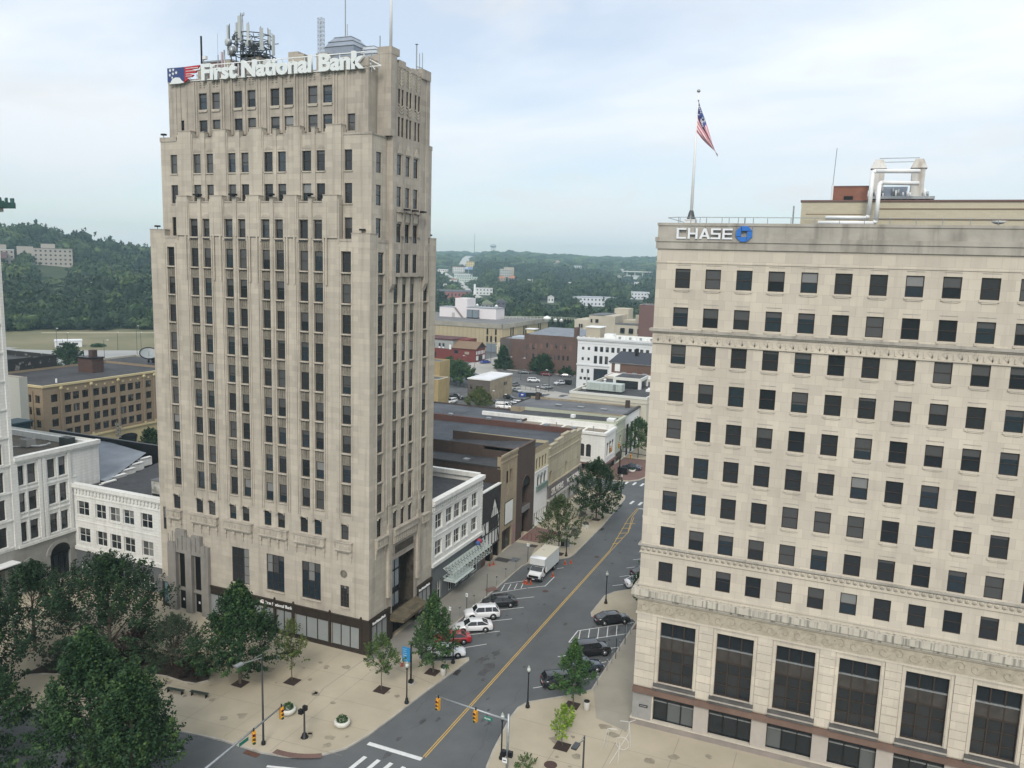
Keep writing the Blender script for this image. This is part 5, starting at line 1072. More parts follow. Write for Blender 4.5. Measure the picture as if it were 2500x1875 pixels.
# dark brick arch
t = thing('commercial_building', 'tall dark brown brick building with one giant arched recess', 'building'); w = MB(); BB = brick('brown_arch_brick', (.085, .06, .05), (.07, .05, .043), (.11, .085, .07), .4, .15, .01, streak=((.05, .035, .03), .4), bump=0)
R0.sheet(w, 44.0, 52.0, 0, 15.9, [(46.7, 49.8, .1, 4.4), (46.6, 49.8, 5.4, 8.9)], 1.4, BB)
R0.sheet(w, 46.6, 49.8, 5.4, 8.9, [], .3, BB, d=1.3); w.face([(0, 44, 0), (-16, 44, 0), (-16, 44, 15.9), (0, 44, 15.9)][::-1], BB); w.face([(0, 52, 0), (-16, 52, 0), (-16, 52, 15.9), (0, 52, 15.9)], BB)
w.build('wall', t); g = MB(); n = 12
for k in range(n):                                                       # semicircular head of the recess
    a0, a1 = math.pi*k/n, math.pi*(k+1)/n; u0, z0, u1, z1 = 48.2-1.6*math.cos(a0), 8.9+1.55*math.sin(a0), 48.2-1.6*math.cos(a1), 8.9+1.55*math.sin(a1)
    g.face([R0.P(u0, -.012, z0), R0.P(u1, -.012, z1), R0.P(u1, -.012, 8.88), R0.P(u0, -.012, 8.88)], DARKI); 
    v0, y0, v1, y1 = 48.2-1.9*math.cos(a0), 8.9+1.85*math.sin(a0), 48.2-1.9*math.cos(a1), 8.9+1.85*math.sin(a1)
    g.raw([R0.P(u0, -.08, z0), R0.P(u1, -.08, z1), R0.P(v1, -.08, y1), R0.P(v0, -.08, y0), R0.P(u0, -.0, z0), R0.P(u1, 0, z1), R0.P(v1, 0, y1), R0.P(v0, 0, y0)], [(0, 1, 2, 3), (0, 4, 5, 1), (3, 2, 6, 7)], BB)
sl(46.5, 49.9, 4.4, 5.35, mat('grey_sign_panel', (.17, .17, .165), .6), .12); R0.slab(g, 46.8, 49.7, .1, 4.3, .9, 1.2, DARKI); R0.slab(g, 44.0, 52.0, 15.85, 16.0, -.1, .5, BB); g.build('arch', t)
roof_obj(t, lambda o: (o.face([(-.5, 44, 15.6), (-.5, 52, 15.6), (-16, 52, 14.3), (-16, 44, 14.3)], ROOFB), o.box(-6, -.3, 44.0, 44.35, 15.3, 15.75, WTC))); finish(t, (-5, 48, 0))
# white loggia front
t = thing('commercial_building', 'narrow white front with three small arches and a green balcony rail', 'building'); w = MB(); CR = mat('cream_render', (.48, .43, .30), .85, var=.08, vscale=1); WH = mat('white_render', (.66, .66, .64), .85, var=.05, vscale=1)
up = [(52.6+k*1.45, 53.5+k*1.45, 10.4, 12.4) for k in range(4)]; ar = [(53.3, 54.5, 6.9, 8.9), (54.9, 56.1, 6.9, 8.9), (56.5, 57.7, 6.9, 8.9)]; lo = [(52.3, 53.2, .2, 2.7), (53.6, 54.4, .8, 2.6), (54.8, 55.5, .8, 2.6), (55.9, 56.6, .8, 2.6), (57.0, 57.7, .8, 2.6)]
R0.sheet(w, 52.0, 58.6, 10.1, 13.4, up, .3, CR); R0.sheet(w, 52, 58.6, 0, 10.1, ar+lo, .35, WH); R0.sheet(w, 52, 58.6, 13.4, 14.5, [], .3, mat('tan_parapet', (.30, .25, .17), .85, var=.1)); w.face([(0, 58.6, 12), (-16, 58.6, 12), (-16, 58.6, 14.5), (0, 58.6, 14.5)], CR); w.build('wall', t)
g = MB(); sl(52, 58.6, 9.95, 10.12, WH, .12); sl(52.9, 58.1, 6.45, 6.6, mat('green_rail', (.16, .22, .2), .5), .35)
for i in range(18): u = 52.95+i*.3; sl(u, u+.04, 6.6, 7.3, mat('green_rail', (0, 0, 0)), .35)
sl(52.9, 58.1, 7.3, 7.38, mat('green_rail', (0, 0, 0)), .36)
for a, b, c_, d_ in ar:
    for k in range(8): a0, a1 = math.pi*k/8, math.pi*(k+1)/8; m_ = (a+b)/2; u0, u1 = m_-.66*math.cos(a0), m_-.66*math.cos(a1); g.face([R0.P(u0, -.03, 8.9+.55*math.sin(a0)), R0.P(u1, -.03, 8.9+.55*math.sin(a1)), R0.P(u1, -.03, 8.88), R0.P(u0, -.03, 8.88)], mat('arch_fanlight', (.25, .27, .26), .4))
g.build('balcony', t); roof_obj(t, lambda o: (o.face([(-.3, 52, 14.0), (-.3, 58.6, 14.0), (-16, 58.6, 13.6), (-16, 52, 13.6)], ROOFB), o.box(-2.5, -1.2, 53, 55, 14.0, 14.5, mat('rust_brick', (0, 0, 0))))); add_windows(R0, up+ar+lo, .3, t, 'dh', None); finish(t, (-5, 55.3, 0))
# long shop with the name board
t = thing('commercial_building', 'long tan stone shop with a SILVERS VOGUE SHOP fascia and stepped parapet', 'building'); w = MB(); TST = brick('stained_tan_stone', (.40, .36, .26), (.36, .32, .235), (.2, .18, .13), 2.9, 2.6, .03, streak=((.16, .14, .1), .6), bump=0)
hs = [(59.7, 60.9, 6.5, 8.5), (68.3, 69.3, 6.5, 8.5), (75.4, 75.9, 7.6, 8.2)]
R0.sheet(w, 58.6, 77.6, 6.0, 12.5, hs, .4, TST); R0.sheet(w, 58.6, 77.6, 0, 3.2, [(59.4, 63.2, .3, 3.0), (63.8, 66.5, .3, 3.0), (67, 72, .3, 3.0), (72.3, 77.2, .3, 3.0)], .7, mat('aged_shop_stone', (.22, .2, .17), .8, var=.2)); w.face([(0, 77.6, 0), (0, 77.6, 12.5), (-40, 77.6, 12.5), (-40, 77.6, 0)][::-1], TST); w.build('wall', t)
g = MB()
for a, b, z in ((58.6, 60.0, 12.9), (60.0, 63.0, 13.3), (63.0, 66.5, 13.7), (66.5, 70.5, 14.1), (70.5, 74, 13.7), (74, 77.7, 13.3)): R0.slab(g, a, b, 12.5, z, -.12, .5, TST); R0.slab(g, a, b, z, z+.12, -.2, .55, TST)
sl(58.6, 77.65, 11.2, 11.4, TST, .15); sl(58.6, 77.65, 6.0, 6.25, TST, .3)
for i in range(24): u = 58.8+i*.8; sl(u, u+.35, 12.0, 12.4, TST, .1)
FASC = mat('mauve_grey_fascia', (.135, .12, .125), .5, var=.08); R0.slab(g, 58.6, 77.7, 3.6, 5.9, -.35, -.002, FASC); R0.slab(g, 58.6, 77.75, 3.2, 3.598, -.5, -.002, mat('pale_soffit', (.38, .37, .33), .7)); g.build('cornice', t)
g = MB()
for a, b in ((59.5, 63.1), (63.9, 66.4), (67.1, 71.9), (72.4, 77.1)): R0.slab(g, a, b, .35, 2.95, .3, .5, SHOPG); [R0.slab(g, u, u+.06, .35, 2.95, .24, .295, GREYM) for u in (a, (a+b)/2, b-.06)]
g.build('shopfront', t); roof_obj(t, lambda o: (o.face([(-.5, 58.6, 12.2), (-.5, 77.6, 12.2), (-40, 77.6, 11.8), (-40, 58.6, 11.8)], BBR), o.box(-40, -.3, 77.0, 77.7, 11.8, 13.2, brick('red_parapet_brick', (.125, .055, .045), (.10, .05, .04), (.13, .1, .085), .4, .15, .01, bump=0)), [o.box(-a, -a+1, 76.9, 77.8, 13.2, 13.6, GREYM) for a in (2, 8, 14, 21, 30)], o.box(-12, -7, 66, 68, 12.0, 12.1, mat('roof_repair', (.2, .18, .15), .8, var=.3)), o.tube((-22, 64, 12.1), (-18, 61, 12.1), .08, WHITE), o.tube((-15, 64, 12.1), (-16, 61, 12.1), .08, WHITE)))
finish(t, (-12, 68, 0))
fz = thing('shop_sign', 'raised SILVERS VOGUE SHOP letters on the mauve fascia', 'sign', (.37, 60.0, 4.05), math.pi/2)
text_obj('SILVERS', 1.75, .05, mat('faded_letter_white', (.62, .60, .55), .6), 'lettering', fz, (0, 0, 0), (math.pi/2, 0, 0), .95, .03, spacing=1.18); text_obj('VOGUE SHOP', 1.35, .05, mat('faded_letter_white', (0, 0, 0)), 'lettering', fz, (8.6, 0, .15), (math.pi/2, 0, 0), .9, .03, spacing=1.05)
# roofs behind the row (rear wings)
def wing(name, label, x0, x1, y0, y1, h, wall, roof, par=.4, extra=None, cap=None, cat='building'):
    t = thing(name, label, cat); w = MB(); seg_box(w, x0, x1, y0, y1, 0, h, wall, roof, par, cap=cap); w.build('wall', t)
    if extra: e = MB(); extra(e); e.build('fittings', t)
    finish(t, ((x0+x1)/2, (y0+y1)/2, 0)); return t
wing('commercial_building', 'low dark roofed rear building behind the red brick parapet beside the small parking lot', -52, -22, 90, 112, 9, DBR, BBR, .3, lambda e: (e.box(-40, -39, 92, 93, 8.8, 9.9, DBR), e.box(-30, -29, 92, 93, 8.8, 9.9, DBR)))
# far side of the cross street
t = thing('commercial_building', 'white glazed corner building with round headed windows and gravel roof beds', 'building'); w = MB(); F = Face(0, 95.0)
aw_ = [(-5.9, -4.75, 3.4, 5.9), (-4.35, -3.2, 3.4, 5.9)]; ra = [(96.4, 97.8, 3.6, 6.2), (98.4, 99.8, 3.6, 6.2), (100.4, 101.8, 3.6, 6.2)]
F.sheet(w, -34, 0, 1.9, 8.6, aw_+[(-x-1.1, -x, 3.4, 5.9) for x in (8, 10, 13, 15, 18, 20)], .25, WTC); F.sheet(w, -34, 0, 0, 1.9, [(-7, -.8, .2, 1.8)], .5, mat('dark_shop_base', (.06, .035, .035), .7)); R0.sheet(w, 95, 103.6, 1.9, 8.6, ra, .25, WTC); R0.sheet(w, 95, 103.6, 0, 1.9, [(96, 103, .2, 1.8)], .5, mat('dark_shop_base', (0, 0, 0)))
w.face([(0, 103.6, 0), (-34, 103.6, 0), (-34, 103.6, 9.2), (0, 103.6, 9.2)], WTC); w.build('wall', t)
g = MB(); F.slab(g, -34, .25, 8.6, 9.2, -.3, .4, WTC); R0.slab(g, 95.4, 103.7, 8.6, 9.2, -.28, .4, WTC); F.slab(g, -34, .3, 1.8, 2.1, -.5, -.003, mat('brown_awning', (.13, .07, .065), .8)); R0.slab(g, 95, 103.7, 1.8, 2.1, -.5, -.003, mat('brown_awning', (0, 0, 0)))
for face, L_ in ((F, aw_), (R0, ra)):
    for a, b, c_, d_ in L_:
        for k in range(8): a0, a1 = math.pi*k/8, math.pi*(k+1)/8; m_ = (a+b)/2; r_ = (b-a)/2; u0, u1 = m_-r_*math.cos(a0), m_-r_*math.cos(a1); g.face([face.P(u0, -.02, d_+r_*.7*math.sin(a0)), face.P(u1, -.02, d_+r_*.7*math.sin(a1)), face.P(u1, -.02, d_-.02), face.P(u0, -.02, d_-.02)], GLASS2)
        face.slab(g, a-.12, a-.02, c_-.3, d_, -.06, -.003, WTC); face.slab(g, b+.02, b+.12, c_-.3, d_, -.06, -.003, WTC); face.slab(g, a-.1, b+.1, c_-.35, c_-.2, -.15, -.003, WTC)
g.build('cornice', t); GRV = mat('gravel_roof_bed', (.22, .19, .15), .95, var=.3, vscale=4)
def rfn(o):
    o.box(-34, -.4, 95.4, 103.3, 8.3, 8.5, mat('white_roof_coat', (.62, .61, .56), .8, var=.1, vscale=.4), False); o.box(-34, -.3, 103.0, 103.7, 8.5, 9.6, WTC)
    for i in range(5): o.box(-6-i*5.4, -1.4-i*5.4, 96.2, 101.8, 8.504, 8.6, GRV)
    for x in (-4, -13, -22): o.tube((x, 99, 8.5), (x, 99, 9.7), .12, GREYM)
roof_obj(t, rfn); add_windows(F, aw_, .25, t, 'dh', WTC); add_windows(R0, ra, .25, t, 'dh', WTC); finish(t, (-15, 99, 0))
t = thing('commercial_building', 'two storey building with a pale green stucco street front beyond the white corner building', 'building'); w = MB(); GRN = mat('pale_green_stucco', (.40, .42, .33), .85, var=.06)
R0.sheet(w, 103.7, 111.5, 0, 10.2, [(104.4, 110.8, .3, 2.6), (107.2, 108.6, 4.8, 6.4)], .3, GRN); w.face([(0, 103.65, 8), (0, 103.65, 10.2), (-26, 103.65, 9.6), (-26, 103.65, 8)], GRN); w.face([(0, 111.5, 0), (-26, 111.5, 0), (-26, 111.5, 10.2), (0, 111.5, 10.2)], GRN); w.build('wall', t); g = MB(); R0.slab(g, 103.7, 111.6, 9.9, 10.5, -.35, .4, GRN); R0.slab(g, 103.7, 111.5, 7.4, 7.6, -.1, -.003, GRN); R0.slab(g, 104.4, 110.8, .3, 2.6, .2, .28, DARKI); g.box(-3, -1.2, 106, 108, 9.7, 10.3, WHITE); g.box(-12, -11, 106, 107, 9.7, 10.4, WHITE); g.build('cornice', t); roof_obj(t, lambda o: o.face([(-.4, 103.7, 9.7), (-.4, 111.5, 9.7), (-26, 111.5, 9.3), (-26, 103.7, 9.3)], ROOFB)); finish(t, (-12, 107, 0))
t = thing('commercial_building', 'low building with a striped black and white street front and dark tar roof', 'building'); w = MB()
R0.sheet(w, 111.6, 125.5, 0, 10.6, [(113, 115, .3, 8), (117, 119, .3, 8), (121, 123, .3, 8)], .25, WH, BLACK); w.face([(0, 111.58, 9), (0, 111.58, 10.6), (-30, 111.58, 10.0), (-30, 111.58, 7)], TANB); w.face([(0, 125.5, 0), (-30, 125.5, 0), (-30, 125.5, 10.6), (0, 125.5, 10.6)], TANB); w.face([(-30, 111.6, 0), (-30, 125.5, 0), (-30, 125.5, 10.3), (-30, 111.6, 10.3)][::-1], DBR); R0.slab(w, 111.6, 125.6, 10.4, 10.75, -.25, .5, BLACK); w.build('wall', t); g = MB()
g.box(-3.2, -2.2, 123, 124, 10.3, 12.2, DBR); g.box(-28, -27, 123.6, 124.6, 10, 12, DBR)
for x in (-8, -14, -20): g.box(x, x+1.6, 117, 118.2, 10.3, 10.5, GREYM)
g.build('chimney', t); roof_obj(t, lambda o: o.face([(-.4, 111.6, 10.3), (-.4, 125.5, 10.3), (-30, 125.5, 10.0), (-30, 111.6, 10.0)], ROOFG)); finish(t, (-14, 118, 0))
t = thing('commercial_building', 'flat roofed cream building with a long rooftop air handler and glazed roof lantern', 'building'); w = MB(); CRB = mat('cream_painted_wall', (.50, .48, .40), .85, var=.04, vscale=.3)
seg_box(w, -19.2, 1.6, 126, 160, 0, 12.9, CRB, ROOFB, .7, cap=mat('pale_coping', (.60, .60, .55), .8)); w.build('wall', t); g = MB(); g.box(-19.35, 1.75, 125.85, 125.997, 11.2, 11.45, CRB); g.box(1.603, 1.75, 126, 160, 11.2, 11.45, CRB); g.box(-19.3, 1.7, 125.9, 125.997, 12.3, 12.9, mat('pale_coping', (0, 0, 0))); g.box(1.61, 1.72, 130, 131.2, 6, 9, GLASS2); g.box(1.61, 1.72, 136, 137.2, 6, 9, GLASS2); g.build('cornice', t); finish(t, (-9, 143, 0))
t = thing('air_handler', 'long pale green air handling unit on the flat cream roof', 'air handler', (-16.9, 133, 12.2)); m = MB(); AH = mat('pale_green_sheet', (.40, .45, .42), .5, var=.1, vscale=.8); m.box(0, 9.9, 0, 3.2, .4, 2.35, AH); m.box(0, 9.9, .1, 3, 0, .39, BLACK)
for i in range(1, 8): m.box(i*1.25-.03, i*1.25+.03, -.03, -.002, .4, 2.35, GREYM)
m.box(7.6, 8.3, -.02, -.001, .5, 2.3, GREYM); m.build('housing', t)
t = thing('roof_lantern', 'white framed glazed roof lantern with a flat dark top', 'roof house', (-12.3, 143, 12.2)); m = MB(); m.box(0, 8, 0, 8.5, 2.2, 3.0, mat('pale_coping', (0, 0, 0))); m.box(.4, 7.6, .4, 8.1, 3.0, 3.05, ROOFB)
for x, y in ((0, 0), (7.2, 0), (0, 7.7), (7.2, 7.7)): m.box(x, x+.8, y, y+.8, 0, 2.2, WH)
m.build('frame', t); m = MB(); m.box(.3, 7.7, .3, 8.2, .1, 2.15, GLASS2); m.build('glazing', t)
simple('roof_vent', 'flat white roof hatch at the left edge of the cream roof', 'vent', (-18, 136, 12.2), lambda o: o.box(-.9, .9, -.5, .5, 0, .3, WHITE)); simple('roof_vent', 'white mushroom vent in the middle of the cream roof', 'vent', (-17, 151, 12.2), lambda o: (o.tube((0, 0, 0), (0, 0, .6), .35, WHITE, 8), o.lathe((0, 0, .6), [(.5, 0), (.5, .3), (.1, .5)], WHITE, 8)))
simple('roof_vent', 'pair of white fan boxes at the right edge of the cream roof', 'vent', (-1.4, 143, 12.2), lambda o: (o.box(-.8, .8, -.6, .6, 0, .7, WHITE), o.box(-.8, .8, -2.8, -1.8, 0, .6, WHITE)))
# ---------------- white terracotta tower and block on the left ----------------
L0 = Face(1, -50.6); t = thing('commercial_building', 'white terracotta block with tall window pairs over grey stone arches', 'building'); w = MB()
pw = [(-5.95, -4.65), (-4.2, -2.95), (-1.3, -.1), (.4, 1.55)]; wi = [(a, b, zb, zt) for a, b in pw for zt, zb in ((17.65, 15.0), (13.95, 11.3), (9.95, 7.25))]
L0.sheet(w, -6.1, 6.9, 6.6, 18.4, wi, .45, WTC); SGR = brick('grey_stone_base', (.30, .295, .275), (.26, .255, .24), (.22, .215, .2), 1.1, .6, .012, streak=((.16, .155, .14), .4), bump=.1); L0.sheet(w, -6.1, 3.2, 0, 6.6, [(-5.9, -3.1, .3, 3.2), (-1.6, 1.5, .2, 4.2)], .8, SGR)
w.face([(-50.6, 6.9, 0), (-80, 6.9, 0), (-80, 6.9, 18.9), (-50.6, 6.9, 18.9)], WTC); w.build('wall', t); g = MB()
L0.slab(g, -6.1, 7, 18.4, 18.95, -.35, .5, WTC); L0.slab(g, -6.1, 6.95, 18.1, 18.397, -.2, -.002, WTC); L0.slab(g, -6.1, 3.3, 6.55, 6.95, -.25, -.002, WTC); L0.slab(g, -6.1, 3, 10.5, 10.7, -.1, -.002, WTC); L0.slab(g, -6.1, 3, 14.3, 14.5, -.1, -.002, WTC)
for u in (-6.1, -2.75, -2.05, 1.75): L0.slab(g, u, u+.45, 6.96, 18.09, -.15, -.002, WTC)
for u in (-4.5, .1): L0.slab(g, u, u+.15, 6.96, 17.9, -.08, -.002, WTC)
for mid, r_, zc in ((-4.5, 1.4, 3.2), (-.05, 1.55, 4.2)):
    for k in range(12):
        a0, a1 = math.pi*k/12, math.pi*(k+1)/12; u0, z0, u1, z1 = mid-r_*math.cos(a0), zc+r_*.85*math.sin(a0), mid-r_*math.cos(a1), zc+r_*.85*math.sin(a1); v0, y0, v1, y1 = mid-(r_+.6)*math.cos(a0), zc+(r_+.6)*.85*math.sin(a0), mid-(r_+.6)*math.cos(a1), zc+(r_+.6)*.85*math.sin(a1)
        g.face([L0.P(u0, -.015, z0), L0.P(u1, -.015, z1), L0.P(u1, -.015, zc-.02), L0.P(u0, -.015, zc-.02)], DARKI); g.raw([L0.P(u0, -.16, z0), L0.P(u1, -.16, z1), L0.P(v1, -.16, y1), L0.P(v0, -.16, y0), L0.P(u0, 0, z0), L0.P(u1, 0, z1), L0.P(v1, 0, y1), L0.P(v0, 0, y0)], [(0, 1, 2, 3), (0, 4, 5, 1), (3, 2, 6, 7)], SGR)
    L0.slab(g, mid-r_, mid+r_, .2, zc, .4, .6, GLASS); 
    for k in (-1, 0, 1): L0.slab(g, mid+k*r_*.55-.04, mid+k*r_*.55+.04, .2, zc+.4, .3, .395, BLACK)
    L0.slab(g, mid-r_, mid+r_, zc-.4, zc-.3, .3, .39, BLACK)
g.build('cornice', t); roof_obj(t, lambda o: (o.box(-80, -51.1, -6.1, 6.6, 17.6, 17.8, mat('brown_gravel_roof', (.10, .088, .07), .95, var=.2, vscale=1), False), o.box(-80, -51.2, 6.3, 6.9, 17.8, 18.6, WTC)))
add_windows(L0, wi, .4, t, 'dh', WTC); finish(t, (-60, 1, 0))
simple('air_conditioner', 'boxy grey air conditioner on the brown roof of the white left block', 'air conditioner', (-59, 2.2, 17.8), lambda o: (o.box(-.7, .7, -.7, .7, .1, 1.2, mat('ac_grey', (.36, .35, .32), .6)), o.box(-.5, .5, -.5, .5, 1.2, 1.24, BLACK), o.path([(.7, 0, .2), (1.6, .4, .2), (1.8, 1.5, .2), (2.4, 1.6, .5)], .12, WHITE, 6), o.path([(-.7, -.5, .1), (-2, -2, .1), (-1.5, -6, .1)], .07, WHITE, 5)))
simple('roof_hatch', 'black roof hatch near the rear parapet of the white left block', 'hatch', (-54.8, 5.2, 17.8), lambda o: o.box(-.9, .9, -.6, .6, 0, 1.3, mat('hatch_black', (.04, .045, .045), .6)))
t = thing('office_tower', 'white terracotta tower at the left edge of the photo with a green copper cornice', 'building'); w = MB(); wi = [(a, a+1.25, 7.25+3.68*k, 9.95+3.68*k) for a in (-10.4, -8.7, -16, -14.2, -21.5, -19.8) for k in range(11)]
L0.sheet(w, -28, -6.1, 6.6, 50.4, wi, .4, WTC); L0.sheet(w, -28, -6.1, 0, 6.6, [(-11.5, -8.1, .3, 4.2), (-17, -13.5, .3, 4.2)], .8, SGR); w.face([(-50.6, -6.1, 0), (-75, -6.1, 0), (-75, -6.1, 50.4), (-50.6, -6.1, 50.4)], WTC); w.face([(-75, -28, 0), (-50.6, -28, 0), (-50.6, -28, 50.4), (-75, -28, 50.4)], WTC); w.face([(-75, -6.1, 0), (-75, -28, 0), (-75, -28, 50.4), (-75, -6.1, 50.4)], WTC); w.build('wall', t); g = MB(); COP = mat('green_copper', (.045, .11, .10), .6, var=.2)
g.box(-77, -49.2, -29.5, -4.6, 50.9, 51.6, COP); g.box(-76, -50.1, -28.6, -5.6, 50.4, 50.897, WTC)
for i in range(28): g.box(-49.4, -49.25, -4.7-i*.85-.25, -4.7-i*.85, 51.6, 52.15, COP)
for i in range(26): g.box(-50-i, -49.7-i, -4.75, -4.62, 51.6, 52.15, COP)
g.box(-76, -50, -28, -5.5, 51.604, 51.8, COP); L0.slab(g, -6.55, -6.1, 6.6, 50.3, -.15, -.002, WTC)
for k in range(11): L0.slab(g, -28, -6.12, 6.9+3.68*k, 7.1+3.68*k, -.12, -.003, WTC)
L0.slab(g, -12, -7, 4.9, 5.2, -1.6, -.003, BLACK); L0.slab(g, -12, -7, 5.2, 5.32, -1.65, -.0035, WHITE); g.build('cornice', t); add_windows(L0, wi, .35, t, 'dh', WTC, limit=22); finish(t, (-62, -17, 0))
# low white arcaded block between them
B0 = Face(0, 2.5); t = thing('commercial_building', 'low white arcaded block with grey ground floor between the tower and the left block', 'building'); w = MB(); pr_ = [(-50.0, -47.7), (-46.5, -44.45), (-43.85, -41.8), (-41.25, -39.2), (-37.95, -35.85)]; wi = [(a, b, zb, zt) for a, b in pr_ for zt, zb in ((11.05, 8.95), (7.15, 5.0))]
gl = [(-49.9, -48, .4, 2.1), (-46.3, -44.6, .4, 2.1), (-43.6, -42, .4, 2.1), (-41, -39.5, .4, 2.1), (-38.0, -35.9, .2, 2.2)]
B0.sheet(w, -50.6, -31.7, 4.0, 13.2, wi, .28, WTC); B0.sheet(w, -50.6, -31.7, 0, 4.0, gl, .3, SLATE); w.build('wall', t); g = MB(); B0.slab(g, -50.58, -31.7, 13.0, 13.55, -.4, .5, WTC); arcade(g, B0, -50.4, -31.8, 12.1, 12.8, WTC, 29, .16); B0.slab(g, -50.58, -31.7, 12.8, 12.997, -.25, -.002, WTC); B0.slab(g, -50.58, -31.7, 11.7, 11.85, -.1, -.002, WTC); B0.slab(g, -50.58, -31.7, 3.9, 4.4, -.28, -.002, WTC); B0.slab(g, -50.58, -31.7, 8.1, 8.25, -.06, -.002, WTC)
g.build('cornice', t); roof_obj(t, lambda o: (o.face([(-50.5, 3, 12.6), (-31.7, 3, 12.6), (-31.7, 24, 12.4), (-50.5, 24, 12.4)], ROOFB), o.box(-37.6, -33, 4.2, 8.5, 12.5, 15.2, mat('peeling_white_wall', (.45, .45, .42), .85, col2=(.2, .19, .17), vscale=1.2)), o.box(-37.5, -34.8, 4.15, 4.197, 12.6, 13.4, BLACK), o.box(-37.7, -32.9, 4.1, 8.6, 15.2, 15.3, ROOFG)))
add_windows(B0, wi, .28, t, 'pair_w', WTC); add_windows(B0, [(*q, 'pair_w') for q in gl], .3, t, 'pair_w', None); finish(t, (-41, 10, 0))
t = thing('commercial_building', 'rear wing with a blue grey roof and a stepped white gable wall', 'building'); w = MB(); w.face([(-80, 7.0, 12.8), (-49.2, 7.0, 12.8), (-55, 19.5, 13.8), (-68, 22, 14), (-80, 22, 14)], mat('blue_grey_roofing', (.17, .19, .215), .7, var=.2, vscale=.3))
pts = [(-49.2, 5.6), (-50.4, 8.4), (-51.6, 11.2), (-52.9, 14), (-54.2, 16.8), (-55.5, 19.6)]
for (a, b), (c_, d_) in zip(pts, pts[1:]): k_ = 12.7+(b-5.6)*.05; w.box(a-.1, a+.25, b, d_, 12.0, k_, WTC); w.box(a-.2, a+.35, b+.5, d_-.1, k_, k_+.12, WTC)
w.face([(-49, 6, 12.3), (-34, 6, 12.3), (-34, 30, 12.3), (-56, 30, 12.3)], ROOFB); w.box(-80, -54, 21.5, 22, 0, 14.6, BLACK); w.box(-56, -34, 29.6, 30, 0, 12.6, DBR); w.box(-38, -34.5, 12, 16, 12.31, 14.4, mat('skylight_green', (.16, .2, .2), .4)); w.build('roof', t); finish(t, (-55, 15, 0))
# ---------------- buildings behind the row ----------------
def fwins(face, us, w_, rows, style='dh'): return [(u, u+w_, zb, zt, style) for u in us for zt, zb in rows]
# tan warehouse
TAN = brick('warehouse_tan_brick', (.275, .215, .145), (.245, .19, .13), (.23, .18, .13), .5, .2, .01, streak=((.16, .12, .08), .3), big=.06, bump=0); YEL = mat('yellow_stone_trim', (.50, .42, .24), .8, var=.06)
WF = Face(1, -105.); t = thing('warehouse', 'tan brick warehouse with rows of industrial windows and yellow arched ground floor', 'building'); w = MB()
cols = [41.2]+[x for k in range(6) for x in (44.35+k*4.85, 46.4+k*4.85, 48.7+k*4.85)]
cols = [41.2, 44.35, 46.4, 48.7, 51.5, 53.7, 55.85, 58.6, 60.75, 62.9, 65.95, 69.0, 71.2, 73.4]
rows = [(15.75, 14.1), (13.1, 11.45), (10.5, 8.85), (7.95, 6.3)]
wi = fwins(WF, cols, 1.6, rows, 'grid'); WF.sheet(w, 39.3, 78, 5.4, 17.4, [q[:4] for q in wi], .3, TAN); WF.sheet(w, 39.3, 78, 0, 5.4, [(50, 55, .3, 3.0), (57.5, 63, .3, 3.2), (65, 68, .3, 3.2), (70, 76, .3, 3.2)], .6, YEL)
F = Face(0, 39.3); wj = fwins(F, [-109.9, -111.7+.2, -107.8], 1.6, rows, 'grid'); wj = fwins(F, [-113.4, -111.3, -109.3, -107.3], 1.4, rows, 'grid'); F.sheet(w, -132, -105, 0, 17.4, [q[:4] for q in wj], .3, TAN); w.face([(-105, 78, 0), (-132, 78, 0), (-132, 78, 17.4), (-105, 78, 17.4)], TAN); w.face([(-132, 78, 0), (-132, 39.3, 0), (-132, 39.3, 17.4), (-132, 78, 17.4)], TAN); w.build('wall', t)
g = MB(); WF.slab(g, 39.2, 78, 17.4, 17.85, -.2, .3, YEL); F.slab(g, -132, -105.3, 17.4, 17.85, -.2, .3, YEL); WF.slab(g, 39.3, 78, 5.2, 5.6, -.3, -.003, YEL)
for u in (43.3, 50.7, 57.8, 65.1, 68.2): WF.slab(g, u, u+.45, 5.61, 16.6, -.2, -.003, TAN); g.tube(WF.P(u+.22, -.02, 16.9), WF.P(u+.22, -.3, 16.9), .42, YEL, 10); WF.slab(g, u-.1, u+.55, 5.61, 6.1, -.25, -.21, YEL)
for u in cols[1:]: WF.slab(g, u+.6, u+1.0, 16.3, 16.7, -.1, -.003, YEL)
for u in (-112.2, -108.2): F.slab(g, u, u+.4, 5.6, 16.6, -.2, -.003, TAN)
for a, b in ((50, 55), (57.5, 63), (65, 68), (70, 76)):
    m_ = (a+b)/2; r_ = (b-a)/2
    for k in range(8): a0, a1 = math.pi*k/8, math.pi*(k+1)/8; g.face([WF.P(m_-r_*math.cos(a0), -.02, 3.0+1.1*math.sin(a0)), WF.P(m_-r_*math.cos(a1), -.02, 3.0+1.1*math.sin(a1)), WF.P(m_-r_*math.cos(a1), -.02, 2.9), WF.P(m_-r_*math.cos(a0), -.02, 2.9)], GLASS2)
    WF.slab(g, a, b, .3, 3, .4, .6, GLASS2)
g.build('trim', t); roof_obj(t, lambda o: (o.box(-131.8, -105.3, 39.6, 77.5, 16.7, 16.9, brick('dark_tar_roof', (.05, .05, .053), (.043, .043, .046), (.03, .03, .03), 10, 1.0, .03, streak=((.10, .10, .10), .4), big=.35, bump=0), False), o.tube((-112, 48, 16.9), (-112, 48, 17.8), .2, WHITE), o.tube((-122, 46, 16.9), (-122, 46, 17.9), .12, WHITE), o.box(-124, -122.6, 47, 48, 16.9, 17.2, BLACK)))
add_windows(WF, wi, .3, t, 'grid', None, limit=60); add_windows(F, wj, .3, t, 'grid', None, limit=16); finish(t, (-118, 58, 0))
